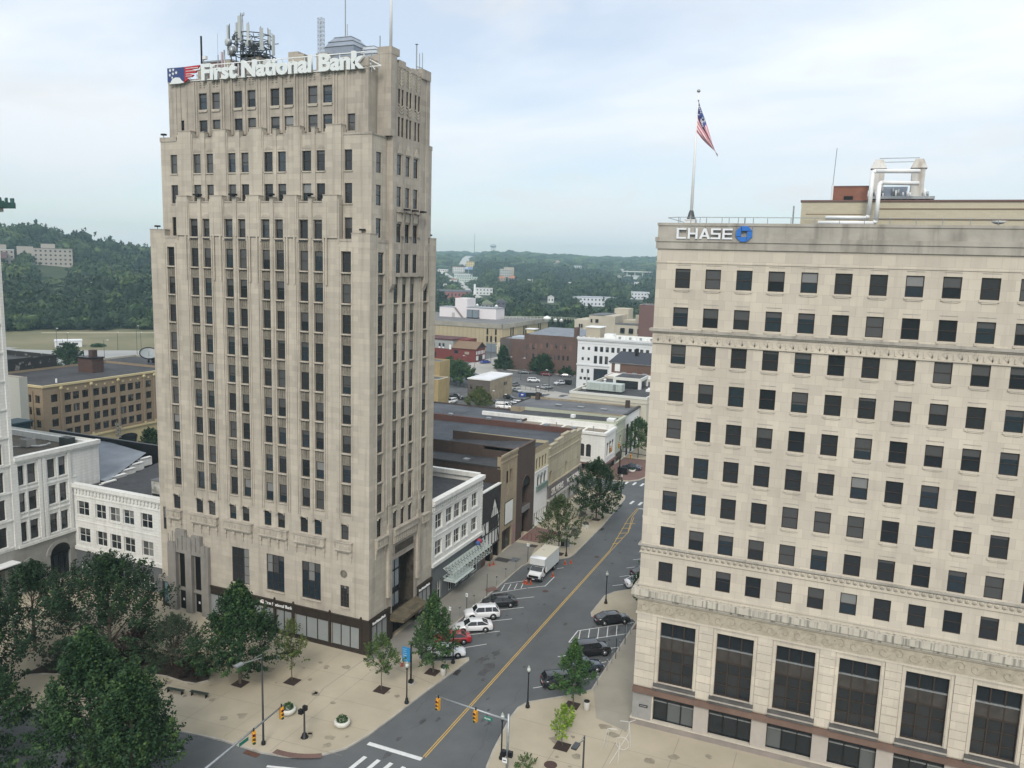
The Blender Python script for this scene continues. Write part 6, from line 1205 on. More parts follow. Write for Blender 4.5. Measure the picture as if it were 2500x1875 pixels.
t = thing('warehouse', 'black tarred upper block with peeling white streaks behind the tan warehouse roof', 'building'); w = MB(); seg_box(w, -165, -132.2, 46, 64, 0, 20.2, mat('peeling_tar_wall', (.03, .03, .03), .9, col2=(.2, .19, .18), vscale=.6, thr=(.6, .66)), ROOFB, 1.2); w.build('wall', t); finish(t, (-148, 55, 0))
simple('chimney', 'blocky brown brick chimney on the tan warehouse roof', 'chimney', (-120.5, 64, 16.9), lambda o: (o.box(-2.4, 2.4, -1.6, 1.6, 0, 3.4, brick('chimney_brick', (.085, .05, .042), (.07, .042, .036), (.1, .08, .06), .5, .2, .01, bump=0)), o.box(-2.6, 2.6, -1.8, 1.8, 3.4, 3.7, BLACK), o.box(.3, 1.6, -.8, .6, 3.7, 5.4, mat('chimney_pot', (.07, .045, .04), .9)), o.tube((-2.3, 0, 3.4), (-2.3, 0, 4.8), .1, BLACK)))
wing('warehouse', 'low pale concrete walled building carrying a big satellite dish beside the tower edge', -152, -118.2, 88, 106, 15, mat('pale_aged_concrete', (.38, .36, .30), .9, var=.15, vscale=.3, streak=((.2, .18, .15), .5)), ROOFB, .5)
t = thing('satellite_dish', 'large grey satellite dish with a dark rim tilted on its mount', 'dish', (-135, 95, 14.9)); m = MB(); vs = []; n = 18; ax = Vector((.45, -.35, .8)).normalized(); q = ax.to_track_quat('Z', 'Y')
for i in range(5):
    r = 2.4*(i+.02)/4
    for k in range(n): p = q @ Vector((r*math.cos(6.2832*k/n), r*math.sin(6.2832*k/n), .16*r*r)); vs.append(p+Vector((0, 0, 2.0)))
m.raw(vs, [(i*n+k, i*n+(k+1) % n, (i+1)*n+(k+1) % n, (i+1)*n+k) for i in range(4) for k in range(n)], mat('dish_grey', (.26, .28, .28), .5), True); m.build('reflector', t); m = MB()
for k in range(n): m.tube(vs[4*n+k], vs[4*n+(k+1) % n], .16, BLACK, 5)
m.build('rim', t); m = MB(); m.tube((0, 0, 0), (0, 0, 1.9), .25, BLACK); m.tube((-1, .6, 0), (0, 0, 1.6), .15, BLACK); m.tube((1.2, .8, 0), (0, 0, 1.4), .15, BLACK); m.box(.8, 1.8, .2, 1.2, .0, 1.3, BLACK); m.tube((0, 0, 2), tuple(Vector((0, 0, 2))+ax*1.8), .07, GREYM); m.build('mount', t)
t = wing('commercial_building', 'plain pale grey end wall of a building just behind the left tower', -112, -91.9, 25, 26.6, 22.4, mat('pale_grey_wall', (.43, .43, .38), .9, var=.05, vscale=.3), ROOFB, .4, cap=mat('brown_coping', (0, 0, 0)))
simple('roof_hatch', 'small dark teal roof hut behind the white left block', 'roof house', (-71, 9.5, 14), lambda o: (o.box(-3, 0, -1, 2, 0, 4.6, mat('teal_dark', (.03, .06, .07), .6)), o.box(-3.2, .5, -1.2, 2.2, 4.6, 4.9, mat('teal_dark', (0, 0, 0)))))
simple('shop_sign', 'tall weathered blade sign on the tan warehouse arcade', 'sign', (-104.7, 56.6, 3.9), lambda o: [o.box(0, 1.6, -.1, .1, i*.9, i*.9+.6, mat('aged_sign', (.10, .10, .095), .8, col2=(.24, .24, .22), vscale=3)) for i in range(4)]+[o.box(.7, .9, -.05, .05, 0, 4.2, BLACK)])
# white four storey building
W4 = brick('white_painted_block', (.66, .68, .68), (.64, .66, .66), (.58, .6, .6), 2, 1, .01, big=.03, bump=0); GF = mat('dark_green_frame', (.04, .06, .055), .6)
F = Face(0, 213.); t = thing('office_building', 'bright white four storey building with a scalloped cornice and tall dark framed windows', 'building'); w = MB()
wi = [(x, x+.95, 14.6, 15.7, 'dh') for x in (-44.5, -42.25)]+[(-39.65+2.16*k, -38.4+2.16*k, 14.2, 16.1, 'pair') for k in range(10)]+[(x, x+.9, 10.7, 11.8, 'dh') for x in (-44.5, -42.2)]+[(-39.7+2.1*k, -38.45+2.1*k, 9.7, 12.65, 'pair') for k in range(3)]+[(x, x+.9, 5.9, 7.4, 'dh') for x in (-44.5, -42.2)]+[(-39.6, -34.2, 3.3, 7.85, 'triple')]+[(x, x+1.0, 3.3, 4.4, 'fixed') for x in (-45, -43.4, -41.9)]+[(-43.4, -42.4, 1.2, 1.9, 'fixed')]
F.sheet(w, -46.2, -16, 0, 18.6, [q[:4] for q in wi], .3, W4); w.face([(-46.2, 240, 0), (-46.2, 213, 0), (-46.2, 213, 19), (-46.2, 240, 19)], W4); w.face([(-16, 213, 0), (-16, 240, 0), (-16, 240, 19), (-16, 213, 19)], W4); w.build('wall', t); g = MB()
F.slab(g, -46.5, -15.7, 18.6, 19.3, -.5, .5, W4); F.slab(g, -46.3, -15.9, 18.2, 18.597, -.3, -.003, W4); F.slab(g, -46.2, -16, 17.0, 17.15, -.1, -.003, W4); F.slab(g, -46.4, -16, 8.8, 9.3, -.3, -.003, W4)
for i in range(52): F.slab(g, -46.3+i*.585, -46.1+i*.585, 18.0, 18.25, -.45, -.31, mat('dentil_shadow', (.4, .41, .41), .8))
for i in range(15): g.tube((-46+i*2.05, 212.7, 19.3), (-46+i*2.05, 212.9, 19.3), .3, W4, 8)
g.build('cornice', t); roof_obj(t, lambda o: (o.box(-46, -16, 213.6, 240, 18.3, 18.5, mat('white_roof_coat', (0, 0, 0)), False), o.box(-46, -40.5, 222, 229, 18.5, 22.3, mat('beige_roof_house', (.36, .32, .25), .8)), o.box(-46.3, -40.2, 221.7, 229.3, 22.3, 22.6, WHITE), o.box(-39, -35.5, 223, 227, 18.5, 20.1, WHITE), [o.box(-34+i*2, -33.3+i*2, 218, 219, 18.5, 19.8, GREYM if i % 2 else WHITE) for i in range(8)]))
add_windows(F, [q for q in wi], .3, t, 'dh', None); finish(t, (-31, 225, 0))
# brown brick mill
BM = brick('brown_mill_brick', (.125, .078, .062), (.105, .066, .054), (.12, .08, .07), .6, .25, .012, streak=((.07, .04, .035), .5), big=.15, bump=0); F = Face(0, 244.); t = thing('warehouse', 'long reddish brown brick mill with bricked up windows', 'building'); w = MB()
wi = [(x, x+.75, 11.0, 13.0) for x in (-70.3, -66.2, -62.2)]+[(x, x+1, 9.9, 11.6) for x in (-79.2, -76.6)]+[(x, x+.9, 6.1, 8.0) for x in (-79.2, -76.5, -74.2, -72.2, -70.2, -68.6-.2, -67+.4, -65, -63, -61)]+[(x, x+1.1, 2.7, 4.2) for x in (-62.7, -60.2)]
F.sheet(w, -80.4, -56.7, 0, 16.2, wi, .25, BM); w.face([(-56.7, 244, 0), (-56.7, 275, 0), (-56.7, 275, 16.2), (-56.7, 244, 16.2)], BM); w.face([(-80.4, 275, 0), (-80.4, 244, 0), (-80.4, 244, 16.2), (-80.4, 275, 16.2)], BM); w.face([(-80.4, 245, 15.8), (-56.7, 245, 15.8), (-56.7, 275, 17.2), (-80.4, 275, 17.2)], mat('blue_grey_roofing', (0, 0, 0))); w.box(-58.2, -56.75, 243.9, 247, 12, 20.2, BM)
for x in (-78, -75.5, -73, -68.4, -64.3, -60): F.slab(w, x, x+1, 10.4, 12.4, -.03, -.002, mat('bricked_panel', (.17, .095, .08), .9))
w.build('wall', t); add_windows(F, wi, .25, t, 'dh', None); finish(t, (-68, 258, 0))
t = thing('warehouse', 'lower grey and red brick wing left of the brown mill with a blue rooftop duct', 'building'); w = MB(); seg_box(w, -94.2, -80.5, 250, 272, 0, 13.2, BM, mat('blue_grey_roofing', (0, 0, 0)), .4); w.box(-94.25, -88.9, 249.9, 249.998, 0, 12.6, brick('grey_brick', (.11, .09, .085), (.09, .075, .07), (.1, .09, .085), .6, .25, .01, bump=0)); w.build('wall', t); g = MB(); g.box(-90, -83, 253, 262, 12.85, 13.9, mat('pale_duct', (.36, .40, .44), .5)); g.box(-85, -81.5, 258, 262, 12.85, 17, mat('yellow_stone_trim', (0, 0, 0))); g.box(-85.6, -81, 257.5, 262.5, 17, 17.3, WHITE); g.build('fittings', t); finish(t, (-87, 260, 0))
# large windowless beige hall
HB = brick('ribbed_beige_panel', (.40, .335, .215), (.38, .32, .205), (.14, .115, .08), 2.35, 30, .07, big=.04, bump=0); HT = mat('stained_concrete_fascia', (.30, .28, .235), .9, var=.2, vscale=.2)
t = thing('department_store', 'huge windowless beige hall with vertical panel joints and a grey flat roof', 'building'); w = MB(); seg_box(w, -220, -117.6, 305, 372, 0, 12.4, HB, ROOFG, .1, skip=()); w.box(-220.4, -117.2, 304.6, 305.0-.003, 12.3, 14.6, HT); w.box(-117.597, -117.1, 304.6, 372, 12.3, 14.6, HT); w.face([(-220, 305, 14.2), (-117.5, 305, 14.2), (-117.5, 372, 14.2), (-220, 372, 14.2)], brick('grey_membrane_roof', (.17, .165, .16), (.15, .147, .142), (.11, .105, .1), 20, 2.2, .06, streak=((.26, .25, .24), .4), big=.25, bump=0)); w.build('wall', t); g = MB()
for x, z0, z1 in ((-126.2, 9, 11.9), (-121.4, 9, 11.9), (-126.2, 5.2, 8.2), (-124, 5.2, 8.2), (-121.4, 5.2, 8.2)): g.box(x, x+.9, 304.8, 304.998, z0, z1, DARKI)
g.box(-126.6, -120.2, 304.7, 304.998, 4.3, 4.8, HT); g.box(-126.3, -120.4, 304.8, 304.998, .1, 4.2, mat('blue_grey_door', (.17, .2, .23), .6))
for y in (316, 334, 356): g.box(-117.598, -117.45, y, y+1.2, 5, 12.2, DARKI); g.box(-117.598, -117.45, y+3, y+4.2, 5, 12.2, DARKI)
g.build('door', t); finish(t, (-165, 350, 0))
t = thing('penthouse', 'white stepped roof house with a tall white block on the windowless beige hall', 'roof house', (-154, 345, 14.2)); m = MB(); PK = mat('pinkish_white_wall', (.66, .62, .63), .8, var=.04); m.box(-18.5, -1, -5, 4, 0, 5.6, PK); m.box(-8.6, -.9, -4.9, 6, 5.605, 10.9, PK); m.box(-1+.005, 17.5, -5.6, 6, 0, 6.0, PK); m.box(-18.7, -9, -5.2, 4.2, 5.61, 5.8, GREYM); m.box(-.9, 17.8, -5.9, 6.2, 6.0, 6.25, GREYM); m.box(-10.4, -8.7, -5.2, -5.01, 0, 2.6, mat('grey_door', (.4, .39, .36), .7)); m.build('wall', t)
m = MB(); m.raw([(-8.8, -5.8, 5.6), (-7.9, -5.8, 5.6), (-3.0, -5.8, .1), (-3.9, -5.8, .1), (-8.8, -5.1, 5.6), (-7.9, -5.1, 5.6), (-3.0, -5.1, .1), (-3.9, -5.1, .1)], [(0, 1, 2, 3)[::-1], (0, 4, 5, 1), (1, 5, 6, 2)], mat('rust_grey_stair', (.22, .18, .16), .8)); m.build('stair', t)
m = MB(); m.box(.5, 7.2, -8.2, -5.65, .6, 5.0, mat('galvanised_unit', (.22, .25, .28), .45, metal=.4, var=.15)); m.box(.3, 7.4, -8.4, -5.64, .2, .6, BLACK); m.box(3.8, 4.1, -8.25, -8.21, .6, 5, BLACK); m.build('condenser', t)
m = MB()
for x, r in ((3, 1.1), (15, 1.3)): m.lathe((x, 0, 6.25), [(r*.7, 0), (r*.7, .7), (r, .8), (.1, 1.8)], WHITE, 10)
for i in range(26): m.tube((18+i*1.6, 2+i*1.4 if i < 14 else 21, 0), (18+i*1.6, 2+i*1.4 if i < 14 else 21, 1.5), .1, mat('pale_rail', (.5, .52, .42), .6), 4)
m.path([(18, 2, 1.5), (39, 20.5, 1.5), (58, 21, 1.5)], .1, mat('pale_rail', (0, 0, 0)), 4); m.path([(18, 2, .8), (39, 20.5, .8), (58, 21, .8)], .08, mat('pale_rail', (0, 0, 0)), 4)
m.lathe((44, 5, 0), [(1.6, 0), (1.6, 1), (2.4, 1.2), (2, 2.2), (.2, 3)], WHITE, 10); m.lathe((49, 5, 0), [(1, 0), (1, .8), (1.3, 1), (.1, 1.8)], WHITE, 8); m.lathe((52.5, 5, 0), [(1, 0), (1, .8), (1.3, 1), (.1, 1.8)], WHITE, 8); m.build('roof_fittings', t)
# red buildings by the side street
RW = brick('deep_red_painted_brick', (.17, .04, .035), (.15, .038, .033), (.15, .03, .03), .6, .25, .01, big=.06, bump=0)
t = thing('commercial_building', 'dark red painted building with a brown gabled roof and white upper windows', 'building'); w = MB(); X_ = -111.; w.face([(-123.4, 260.3, 0), (X_, 260.3, 0), (X_, 260.3, 6.2), (-123.4, 260.3, 6.2)], RW); w.face([(X_, 260.3, 0), (X_, 271, 0), (X_, 271, 6.2), (X_, 260.3, 6.2)], RW); w.face([(X_, 260.3, 6.2), (X_, 271, 6.2), (X_, 266, 8.8)], mat('dark_gable', (.055, .03, .035), .8)); w.face([(X_, 271, 0), (-123.4, 271, 0), (-123.4, 271, 6.2), (X_, 271, 6.2)], RW); w.build('wall', t); g = MB(); BR_ = mat('brown_shingle_roof', (.19, .13, .085), .9, var=.15)
g.raw([(-123.4, 259.7, 6.0), (-110.4, 259.7, 6.0), (-110.4, 266, 9.0), (-123.4, 266, 9.0), (-123.4, 271.6, 6.0), (-110.4, 271.6, 6.0)], [(0, 1, 2, 3), (3, 2, 5, 4)], BR_); g.build('roof', t); g = MB()
for k in range(6): g.box(-110.997, -110.9, 261+k*1.6, 261.8+k*1.6, 3.4, 5.0, WHITE)
for y in (261, 268): g.box(-110.997, -110.88, y, y+2.2, .8, 2.8, WHITE)
g.box(-110.997, -110.9, 263.8, 267.4, .1, 2.7, BLACK); g.box(-122, -120, 260.1, 260.298, 3.6, 5, BLACK); g.box(-116.5, -114.3, 260.1, 260.298, 3.4, 4.6, mat('beige_window', (.3, .26, .2), .6)); g.build('window', t); finish(t, (-117, 265, 0))
t = thing('commercial_building', 'grey over red painted brick building at the tower edge', 'building'); w = MB(); w.box(-160, -123.5, 262, 276, 0, 5.2, RW); w.box(-160, -123.5, 262, 276, 5.204, 9.2, mat('grey_painted_brick', (.30, .31, .30), .85, var=.08)); w.box(-160.3, -123.2, 261.7, 276.3, 9.204, 9.8, mat('dark_maroon_cap', (.09, .035, .035), .8)); w.box(-123.49, -118, 266, 276, 0, 9.6, RW); w.build('wall', t); g = MB()
for x in (-134, -131, -129): g.box(x, x+.9, 261.8, 261.998, 6, 7.6, BLACK); g.box(x, x+.8, 261.75, 261.797, 5.3, 6, WHITE)
g.box(-125.5, -124.5, 261.8, 261.998, 5, 7.2, WHITE); g.box(-133.5, -132.6, 261.8, 261.998, 1, 3.4, BLACK); g.build('window', t); finish(t, (-140, 269, 0))
# small block in the lot
GB = brick('grey_brown_brick', (.13, .11, .10), (.11, .095, .085), (.12, .105, .095), .6, .25, .01, big=.15, bump=0); t = thing('commercial_building', 'small two storey block with grey front, patchy tan side wall and white roof', 'building'); w = MB(); F = Face(0, 167.5); wi = [(-66.4, -65.2, 3.5, 4.8, 'grid'), (-65.1, -63.7, 3.5, 4.8, 'grid'), (-68.5, -67.7, 3.6, 5, 'dh')]
F.sheet(w, -69.5, -61.2, 0, 6.9, [q[:4] for q in wi], .2, GB); w.face([(-61.2, 167.5, 0), (-61.2, 186.3, 0), (-61.2, 186.3, 7.2), (-61.2, 167.5, 7.2)], mat('patchy_tan_wall', (.33, .27, .185), .9, col2=(.24, .20, .145), vscale=.5, streak=((.4, .36, .28), .5))); w.face([(-61.2, 186.3, 0), (-69.5, 186.3, 0), (-69.5, 186.3, 7.1), (-61.2, 186.3, 7.1)], GB); w.face([(-69.5, 186.3, 0), (-69.5, 167.5, 0), (-69.5, 167.5, 7), (-69.5, 186.3, 7)], GB); w.build('wall', t); g = MB()
for a in ((-69.6, -61.1, 167.3, 167.7), (-69.6, -61.1, 186.1, 186.5)): g.box(*a, 6.9, 7.3, WHITE)
for a in ((-69.6, -69.2, 167.71, 186.09), (-61.5, -61.1, 167.71, 186.09)): g.box(*a, 6.9, 7.3, WHITE)
g.face([(-69.3, 167.6, 7.0), (-61.3, 167.6, 7.0), (-61.3, 186.2, 7.0), (-69.3, 186.2, 7.0)], mat('white_roof_membrane', (.62, .62, .64), .7, var=.08, vscale=.3)); g.box(-61.197, -61.1, 179, 180, 4, 5.1, BLACK); g.box(-61.197, -61.1, 180.6, 181.3, 4, 5.1, BLACK); g.build('roof', t); add_windows(F, wi, .2, t, 'dh', None); finish(t, (-65, 177, 0))
# yellow brick pair at the tower edge
YB2 = brick('yellow_brick', (.36, .28, .14), (.32, .25, .125), (.3, .22, .12), .6, .25, .01, streak=((.16, .11, .06), .5), bump=0)
t = thing('commercial_building', 'worn yellow brick building with a dark doorway at the right edge of the tower', 'building'); w = MB(); seg_box(w, -84, -69.2, 146, 153, 0, 9.3, YB2, ROOFG, .3, cap=mat('pale_coping', (0, 0, 0))); seg_box(w, -95, -72.5, 153.01, 160, 0, 14, YB2, ROOFG, .3, skip=()); w.box(-73.5, -71.8, 145.85, 145.998, .2, 5.8, DARKI); w.box(-76.5, -74.5, 152.9, 153.005, 10.2, 12, GLASS2); w.build('wall', t); finish(t, (-80, 150, 0))
# low brick with white roof and slate roofed block
t = wing('commercial_building', 'white roofed brick building in front of the white four storey building', -24.6, 6, 176, 186, 10.7, brick('rust_brick', (0, 0, 0), (0, 0, 0), (0, 0, 0), 1, 1), mat('white_roof_coat', (0, 0, 0)), .2, lambda e: [e.box(-20+i*3.4, -18.6+i*3.4, 180, 181.4, 10.5, 11.6, GREYM) for i in range(4)], cap=WHITE)
t = thing('commercial_building', 'brick building with a dark slate hipped roof half hidden by the cream office block', 'building'); w = MB(); w.box(-26.6, 8, 190, 200, 0, 13.6, brick('umber_brick', (.15, .09, .07), (.13, .08, .06), (.14, .1, .08), .6, .25, .01, bump=0)); w.box(-26.9, -26.2, 189.8, 189.998, 9, 13.6, WHITE); w.box(-27, 8, 189.7, 189.996, 13.3, 13.6, WHITE); w.box(-25, -23.2, 189.75, 189.997, 10.6, 13.2, WHITE); w.box(-12, -10, 189.75, 189.997, 9, 13.2, mat('tan_patch', (.42, .33, .2), .8)); w.build('wall', t); g = MB(); g.raw([(-27.3, 189.2, 13.6), (8, 189.2, 13.6), (8, 195, 17), (-24.5, 195, 17), (-27.3, 200, 13.6), (8, 200, 13.6)], [(0, 1, 2, 3), (3, 2, 5, 4), (0, 3, 4)], mat('dark_slate_roof', (.045, .048, .06), .7, var=.1)); g.box(-19, -18, 193, 194, 15, 18.4, BLACK); g.box(-12.5, -11, 193, 194, 15, 18.2, BLACK); g.build('roof', t); finish(t, (-10, 195, 0))
# old beige complex and tall brick block
OB = mat('aged_beige_render', (.44, .40, .32), .9, var=.1, vscale=.15)
t = thing('industrial_building', 'rambling aged beige industrial complex with broken rooflines and dark openings', 'building'); w = MB()
for a in ((-87, -79.1, 330, 350, 17.6), (-79, -65, 329.5, 352, 20.2), (-72, -64.2, 352.1, 362, 23.2), (-64.9, -52.5, 345, 360, 17.6), (-58, -52, 344, 344.9, 20.8)): w.box(*a[:4], 0, a[4], OB)
w.box(-65, -45, 330, 338, 0, 16.2, OB); w.box(-65.2, -45, 329.8, 338.2, 16.2, 16.6, ROOFG); w.box(-79.2, -71, 329.3, 352, 20.2, 20.5, ROOFG); w.build('wall', t); g = MB()
for x, z0, z1, wd in ((-84.4, 13.5, 15.4, .8), (-83.2, 13.5, 15.4, .8), (-78, 16.5, 18.3, .8), (-75.5, 16.5, 18.3, 1.6), (-78, 12.5, 14, .8), (-62, 12, 14.5, 1), (-60.8, 12, 14.5, 1), (-57.5, 12, 14.5, 1), (-56.3, 12, 14.5, 1), (-53, 12, 14.5, 1), (-51.8, 12, 14.5, 1)): g.box(x, x+wd, 329.2, 329.45 if x < -65 else 329.95, z0, z1, DARKI)
g.build('window', t); finish(t, (-70, 340, 0))
t = wing('office_building', 'tall plain reddish brown brick block at the left edge of the cream office block', -52.3, -30, 328, 344, 27, brick('plum_brick', (.16, .09, .08), (.15, .085, .075), (.14, .09, .08), .6, .25, .01, big=.05, bump=0), ROOFG, .3, cap=WHITE)
wing('warehouse', 'low white flat roofed shed between the beige hall and the old complex', -118, -86, 300, 325, 5.5, mat('cream_shed', (.55, .5, .38), .8), mat('white_roof_coat', (0, 0, 0)), .2)
# ---------------- far buildings on the slopes ----------------
def far(name, label, x, y, w_, d_, h, col, roofc=None, gable=False, extra=None):
    az = math.atan2(x-CX, y-CY); t = thing(name, label, 'building', (x, y, T(x, y)-1), -az)
    m = MB(); mc = mat('far_%02x%02x%02x' % tuple(int(c*255) for c in col), col, .85, var=.06, vscale=.1); m.box(-w_/2, w_/2, 0, d_, 0, h+1, mc); m.build('wall', t)
    r = MB(); rc = mat('farroof_%02x%02x%02x' % tuple(int(c*255) for c in (roofc or (.3, .3, .3))), roofc or (.3, .3, .3), .85, var=.1, vscale=.1)
    if gable: r.raw([(-w_/2-.4, -.4, h+1), (w_/2+.4, -.4, h+1), (w_/2+.4, d_+.4, h+1), (-w_/2-.4, d_+.4, h+1), (0, -.4, h+1+w_*.32), (0, d_+.4, h+1+w_*.32)], [(0, 4, 5, 3), (1, 2, 5, 4), (0, 1, 4)], rc)
    else: r.box(-w_/2-.2, w_/2+.2, -.2, d_+.2, h+1.003, h+1.6, rc)
    r.build('roof', t)
    g = MB(); n = max(2, int(w_/4)); s = max(1, int(h/3.6))
    for i in range(n):
        for j in range(s): xx = -w_/2+w_*(i+.3)/n; zz = 1+h*(j+.35)/s; g.box(xx, xx+w_/n*.4, -.06, -.003, zz, zz+h/s*.4, GLASS2)
    g.build('window', t)
    if extra: e = MB(); extra(e); e.build('extension', t)
    return t
far('warehouse', 'long white building with a stubby tower end among the trees', -378, 842, 21, 12, 8, (.62, .63, .63), (.5, .5, .5), extra=lambda e: e.box(-13, -10.6, -1, 3, 0, 14, WHITE))
far('warehouse', 'pale green roofed sheds beside the sloping road', -553, 1162, 45, 25, 8, (.5, .55, .5), (.3, .42, .36))
far('commercial_building', 'long low white roofed hall above the green roofed sheds', -615, 1267, 40, 20, 7, (.55, .58, .58), (.6, .62, .62))
far('commercial_building', 'white building with a bright red roof beside the uphill street', -694, 1397, 24, 14, 11, (.62, .62, .6), (.42, .12, .12))
far('office_building', 'yellow brick block halfway up the uphill street', -740, 1544, 18, 14, 12, (.62, .50, .25), (.35, .12, .1))
far('office_building', 'modern pale grey office with dark window bands among the trees', -557, 1318, 21, 14, 14, (.42, .42, .4), (.4, .4, .4), extra=lambda e: e.box(-3, 16, 15, 27, 0, 19, mat('beige_block', (.42, .36, .28), .8)))
far('house', 'house with an orange gabled roof, the left one of the pair', -525, 1230, 13, 12, 4.5, (.4, .3, .25), (.60, .24, .13), True)
far('house', 'house with an orange gabled roof, the right one of the pair', -508, 1237, 15, 12, 5, (.25, .2, .2), (.62, .26, .14), True)
far('warehouse', 'small white shed right of the orange roofs', -463, 1201, 14, 8, 6, (.62, .62, .6), (.6, .6, .6))
far('house', 'dark purplish house with white windows behind the beige hall', -266, 640, 9, 9, 8, (.10, .095, .115), (.12, .12, .14), True)
far('house', 'grey house with a mossy roof left of the dark purplish house', -279, 636, 12, 9, 5.5, (.2, .2, .19), (.22, .25, .17), True)
far('warehouse', 'long brick workshop with a dark sawtooth roof left of the sloping road', -382, 763, 46, 26, 7, (.28, .10, .09), (.10, .10, .11), extra=lambda e: [e.box(-22, 22, 4+i*7, 6+i*7, 8.6, 10, mat('saw_roof', (.16, .16, .18), .8)) for i in range(3)])
far('house', 'small white gabled house among the trees', -267, 780, 7, 9, 6, (.64, .65, .65), (.5, .5, .5), True)
far('warehouse', 'long white warehouse with a bluish roof behind the trees, the left one', -212, 765, 48, 30, 9, (.62, .64, .68), (.36, .38, .42))
far('warehouse', 'long white warehouse right of and behind the other white warehouse', -205, 915, 52, 30, 8, (.62, .64, .67), (.5, .52, .54))
far('house', 'white farm shed on the right near the viaduct', -319, 1372, 14, 8, 4, (.64, .64, .63), (.6, .6, .6))
far('house', 'pale shed left of the white farm shed near the viaduct', -327, 1322, 12, 8, 3.5, (.55, .53, .45), (.5, .5, .45))
far('house', 'tiny white house in the middle of the wood', -409, 1256, 10, 8, 4, (.64, .64, .64), (.6, .6, .6))
far('house', 'pinkish gabled house high on the far slope', -712, 2026, 14, 12, 9, (.55, .42, .36), (.45, .35, .32), True)
far('house', 'pale hall lower right of the pinkish house on the far slope', -569, 1773, 18, 12, 7, (.5, .52, .53), (.55, .56, .57))
far('commercial_building', 'long white low building where the sloping road tops out', -737, 1413, 20, 10, 4.5, (.6, .58, .55), (.6, .6, .6))
far('school_building', 'large beige institution with rows of small windows on the wooded hill', -671, 482, 33, 14, 16, (.36, .33, .29), (.36, .32, .3), extra=lambda e: (e.box(-30, -16.51, 0, 12, 6, 19, mat('far_inst', (.36, .33, .29), .85)), e.box(-10, 2, 4, 12, 18, 22, mat('far_inst', (0, 0, 0)))))
far('school_building', 'low white trimmed wing left of the hill institution', -702, 440, 40, 12, 13, (.36, .33, .29), (.55, .57, .58), extra=lambda e: (e.box(-14, 14, -6, -.2, 6, 12, mat('maroon_wing', (.16, .10, .10), .85)), e.box(-4, 14, 0, 10, 14.7, 19, mat('far_inst', (0, 0, 0)))))
far('warehouse', 'small white building on the dry field', -296, 197, 11.5, 6, 2.6, (.66, .68, .7), (.62, .64, .66))
t = thing('viaduct', 'pale road viaduct on thin piers in the far woods', 'bridge', (-372, 1579, 24), math.radians(13.5)); m = MB(); m.box(-34, 42, 0, 10, 10, 12, mat('pale_concrete', (.5, .5, .48), .8)); m.build('deck', t); m = MB()
for x in (-24, -8, 8, 24): m.box(x, x+1.6, 3, 7, -6, 10, mat('pale_concrete', (0, 0, 0)))
m.build('pier', t)
t = thing('billboard', 'blue billboard on a single post above the far trees', 'billboard', (-640, 1332, T(-640, 1332)), math.radians(26)); m = MB(); m.box(-8, 8, 0, 1, 11, 16, mat('billboard_blue', (.22, .30, .5), .6)); m.box(-7.2, -1, -.1, -.002, 13, 15, WHITE); m.build('panel', t); m = MB(); m.tube((0, .5, 0), (0, .5, 11), .7, GREYM); m.build('post', t)
def polar(azd, r): return (CX+r*math.sin(math.radians(azd)), CY+r*math.cos(math.radians(azd)))
x, y = polar(-24.4, 3300); t = thing('water_tower', 'white water tower on the far ridge', 'water tower', (x, y, T(x, y))); m = MB(); m.lathe((0, 0, 40), [(2, -3), (11, 0), (13, 4), (13, 6), (9, 10), (1, 12)], mat('tank_grey', (.35, .38, .4), .7), 16); m.build('tank', t); m = MB()
for k in range(6): m.tube((8*math.cos(k*1.047), 8*math.sin(k*1.047), 0), (8*math.cos(k*1.047), 8*math.sin(k*1.047), 41), .8, mat('tank_grey', (0, 0, 0)), 5)
m.build('leg', t)
x, y = polar(-25.7, 3300); simple('radio_mast', 'thin radio mast on the far ridge left of the water tower', 'mast', (x, y, T(x, y)), lambda o: o.tube((0, 0, 0), (0, 0, 95), 1.1, BLACK, 5, r2=.6))
# far roads climbing away
def ribbon(name, pts, w_, m, dz=.5):
    o = MB(); q = []
    for (a, b), (c, d) in zip(pts, pts[1:]):
        n = max(1, int(math.hypot(c-a, d-b)/60))
        for i in range(n): q.append((a+(c-a)*i/n, b+(d-b)*i/n))
    q.append(pts[-1])
    for (a, b), (c, d) in zip(q, q[1:]):
        e = Vector((c-a, d-b)).normalized(); n = Vector((-e.y, e.x))*w_/2
        o.face([(a-n.x, b-n.y, T(a, b)+dz), (c-n.x, d-n.y, T(c, d)+dz), (c+n.x, d+n.y, T(c, d)+dz), (a+n.x, b+n.y, T(a, b)+dz)], m)
    return struct(o.build(name))
ROADS = [([(-345, 760), (-363, 789), (-426, 890), (-578, 1169), (-649, 1272), (-766, 1448)], 13), ([(-766, 1500), (-790, 1611), (-1068, 2190), (-1230, 2550), (-1360, 2850), (-1480, 3120)], 26), ([(-361, 1456), (-380, 1542), (-395, 1621)], 30), ([(-640, 1165), (-690, 1276), (-760, 1369)], 14)]
for p, w_ in ROADS: ribbon('road', p, w_, mat('far_pale_road', (.42, .42, .39), .9, var=.08, vscale=.02), 1.0)
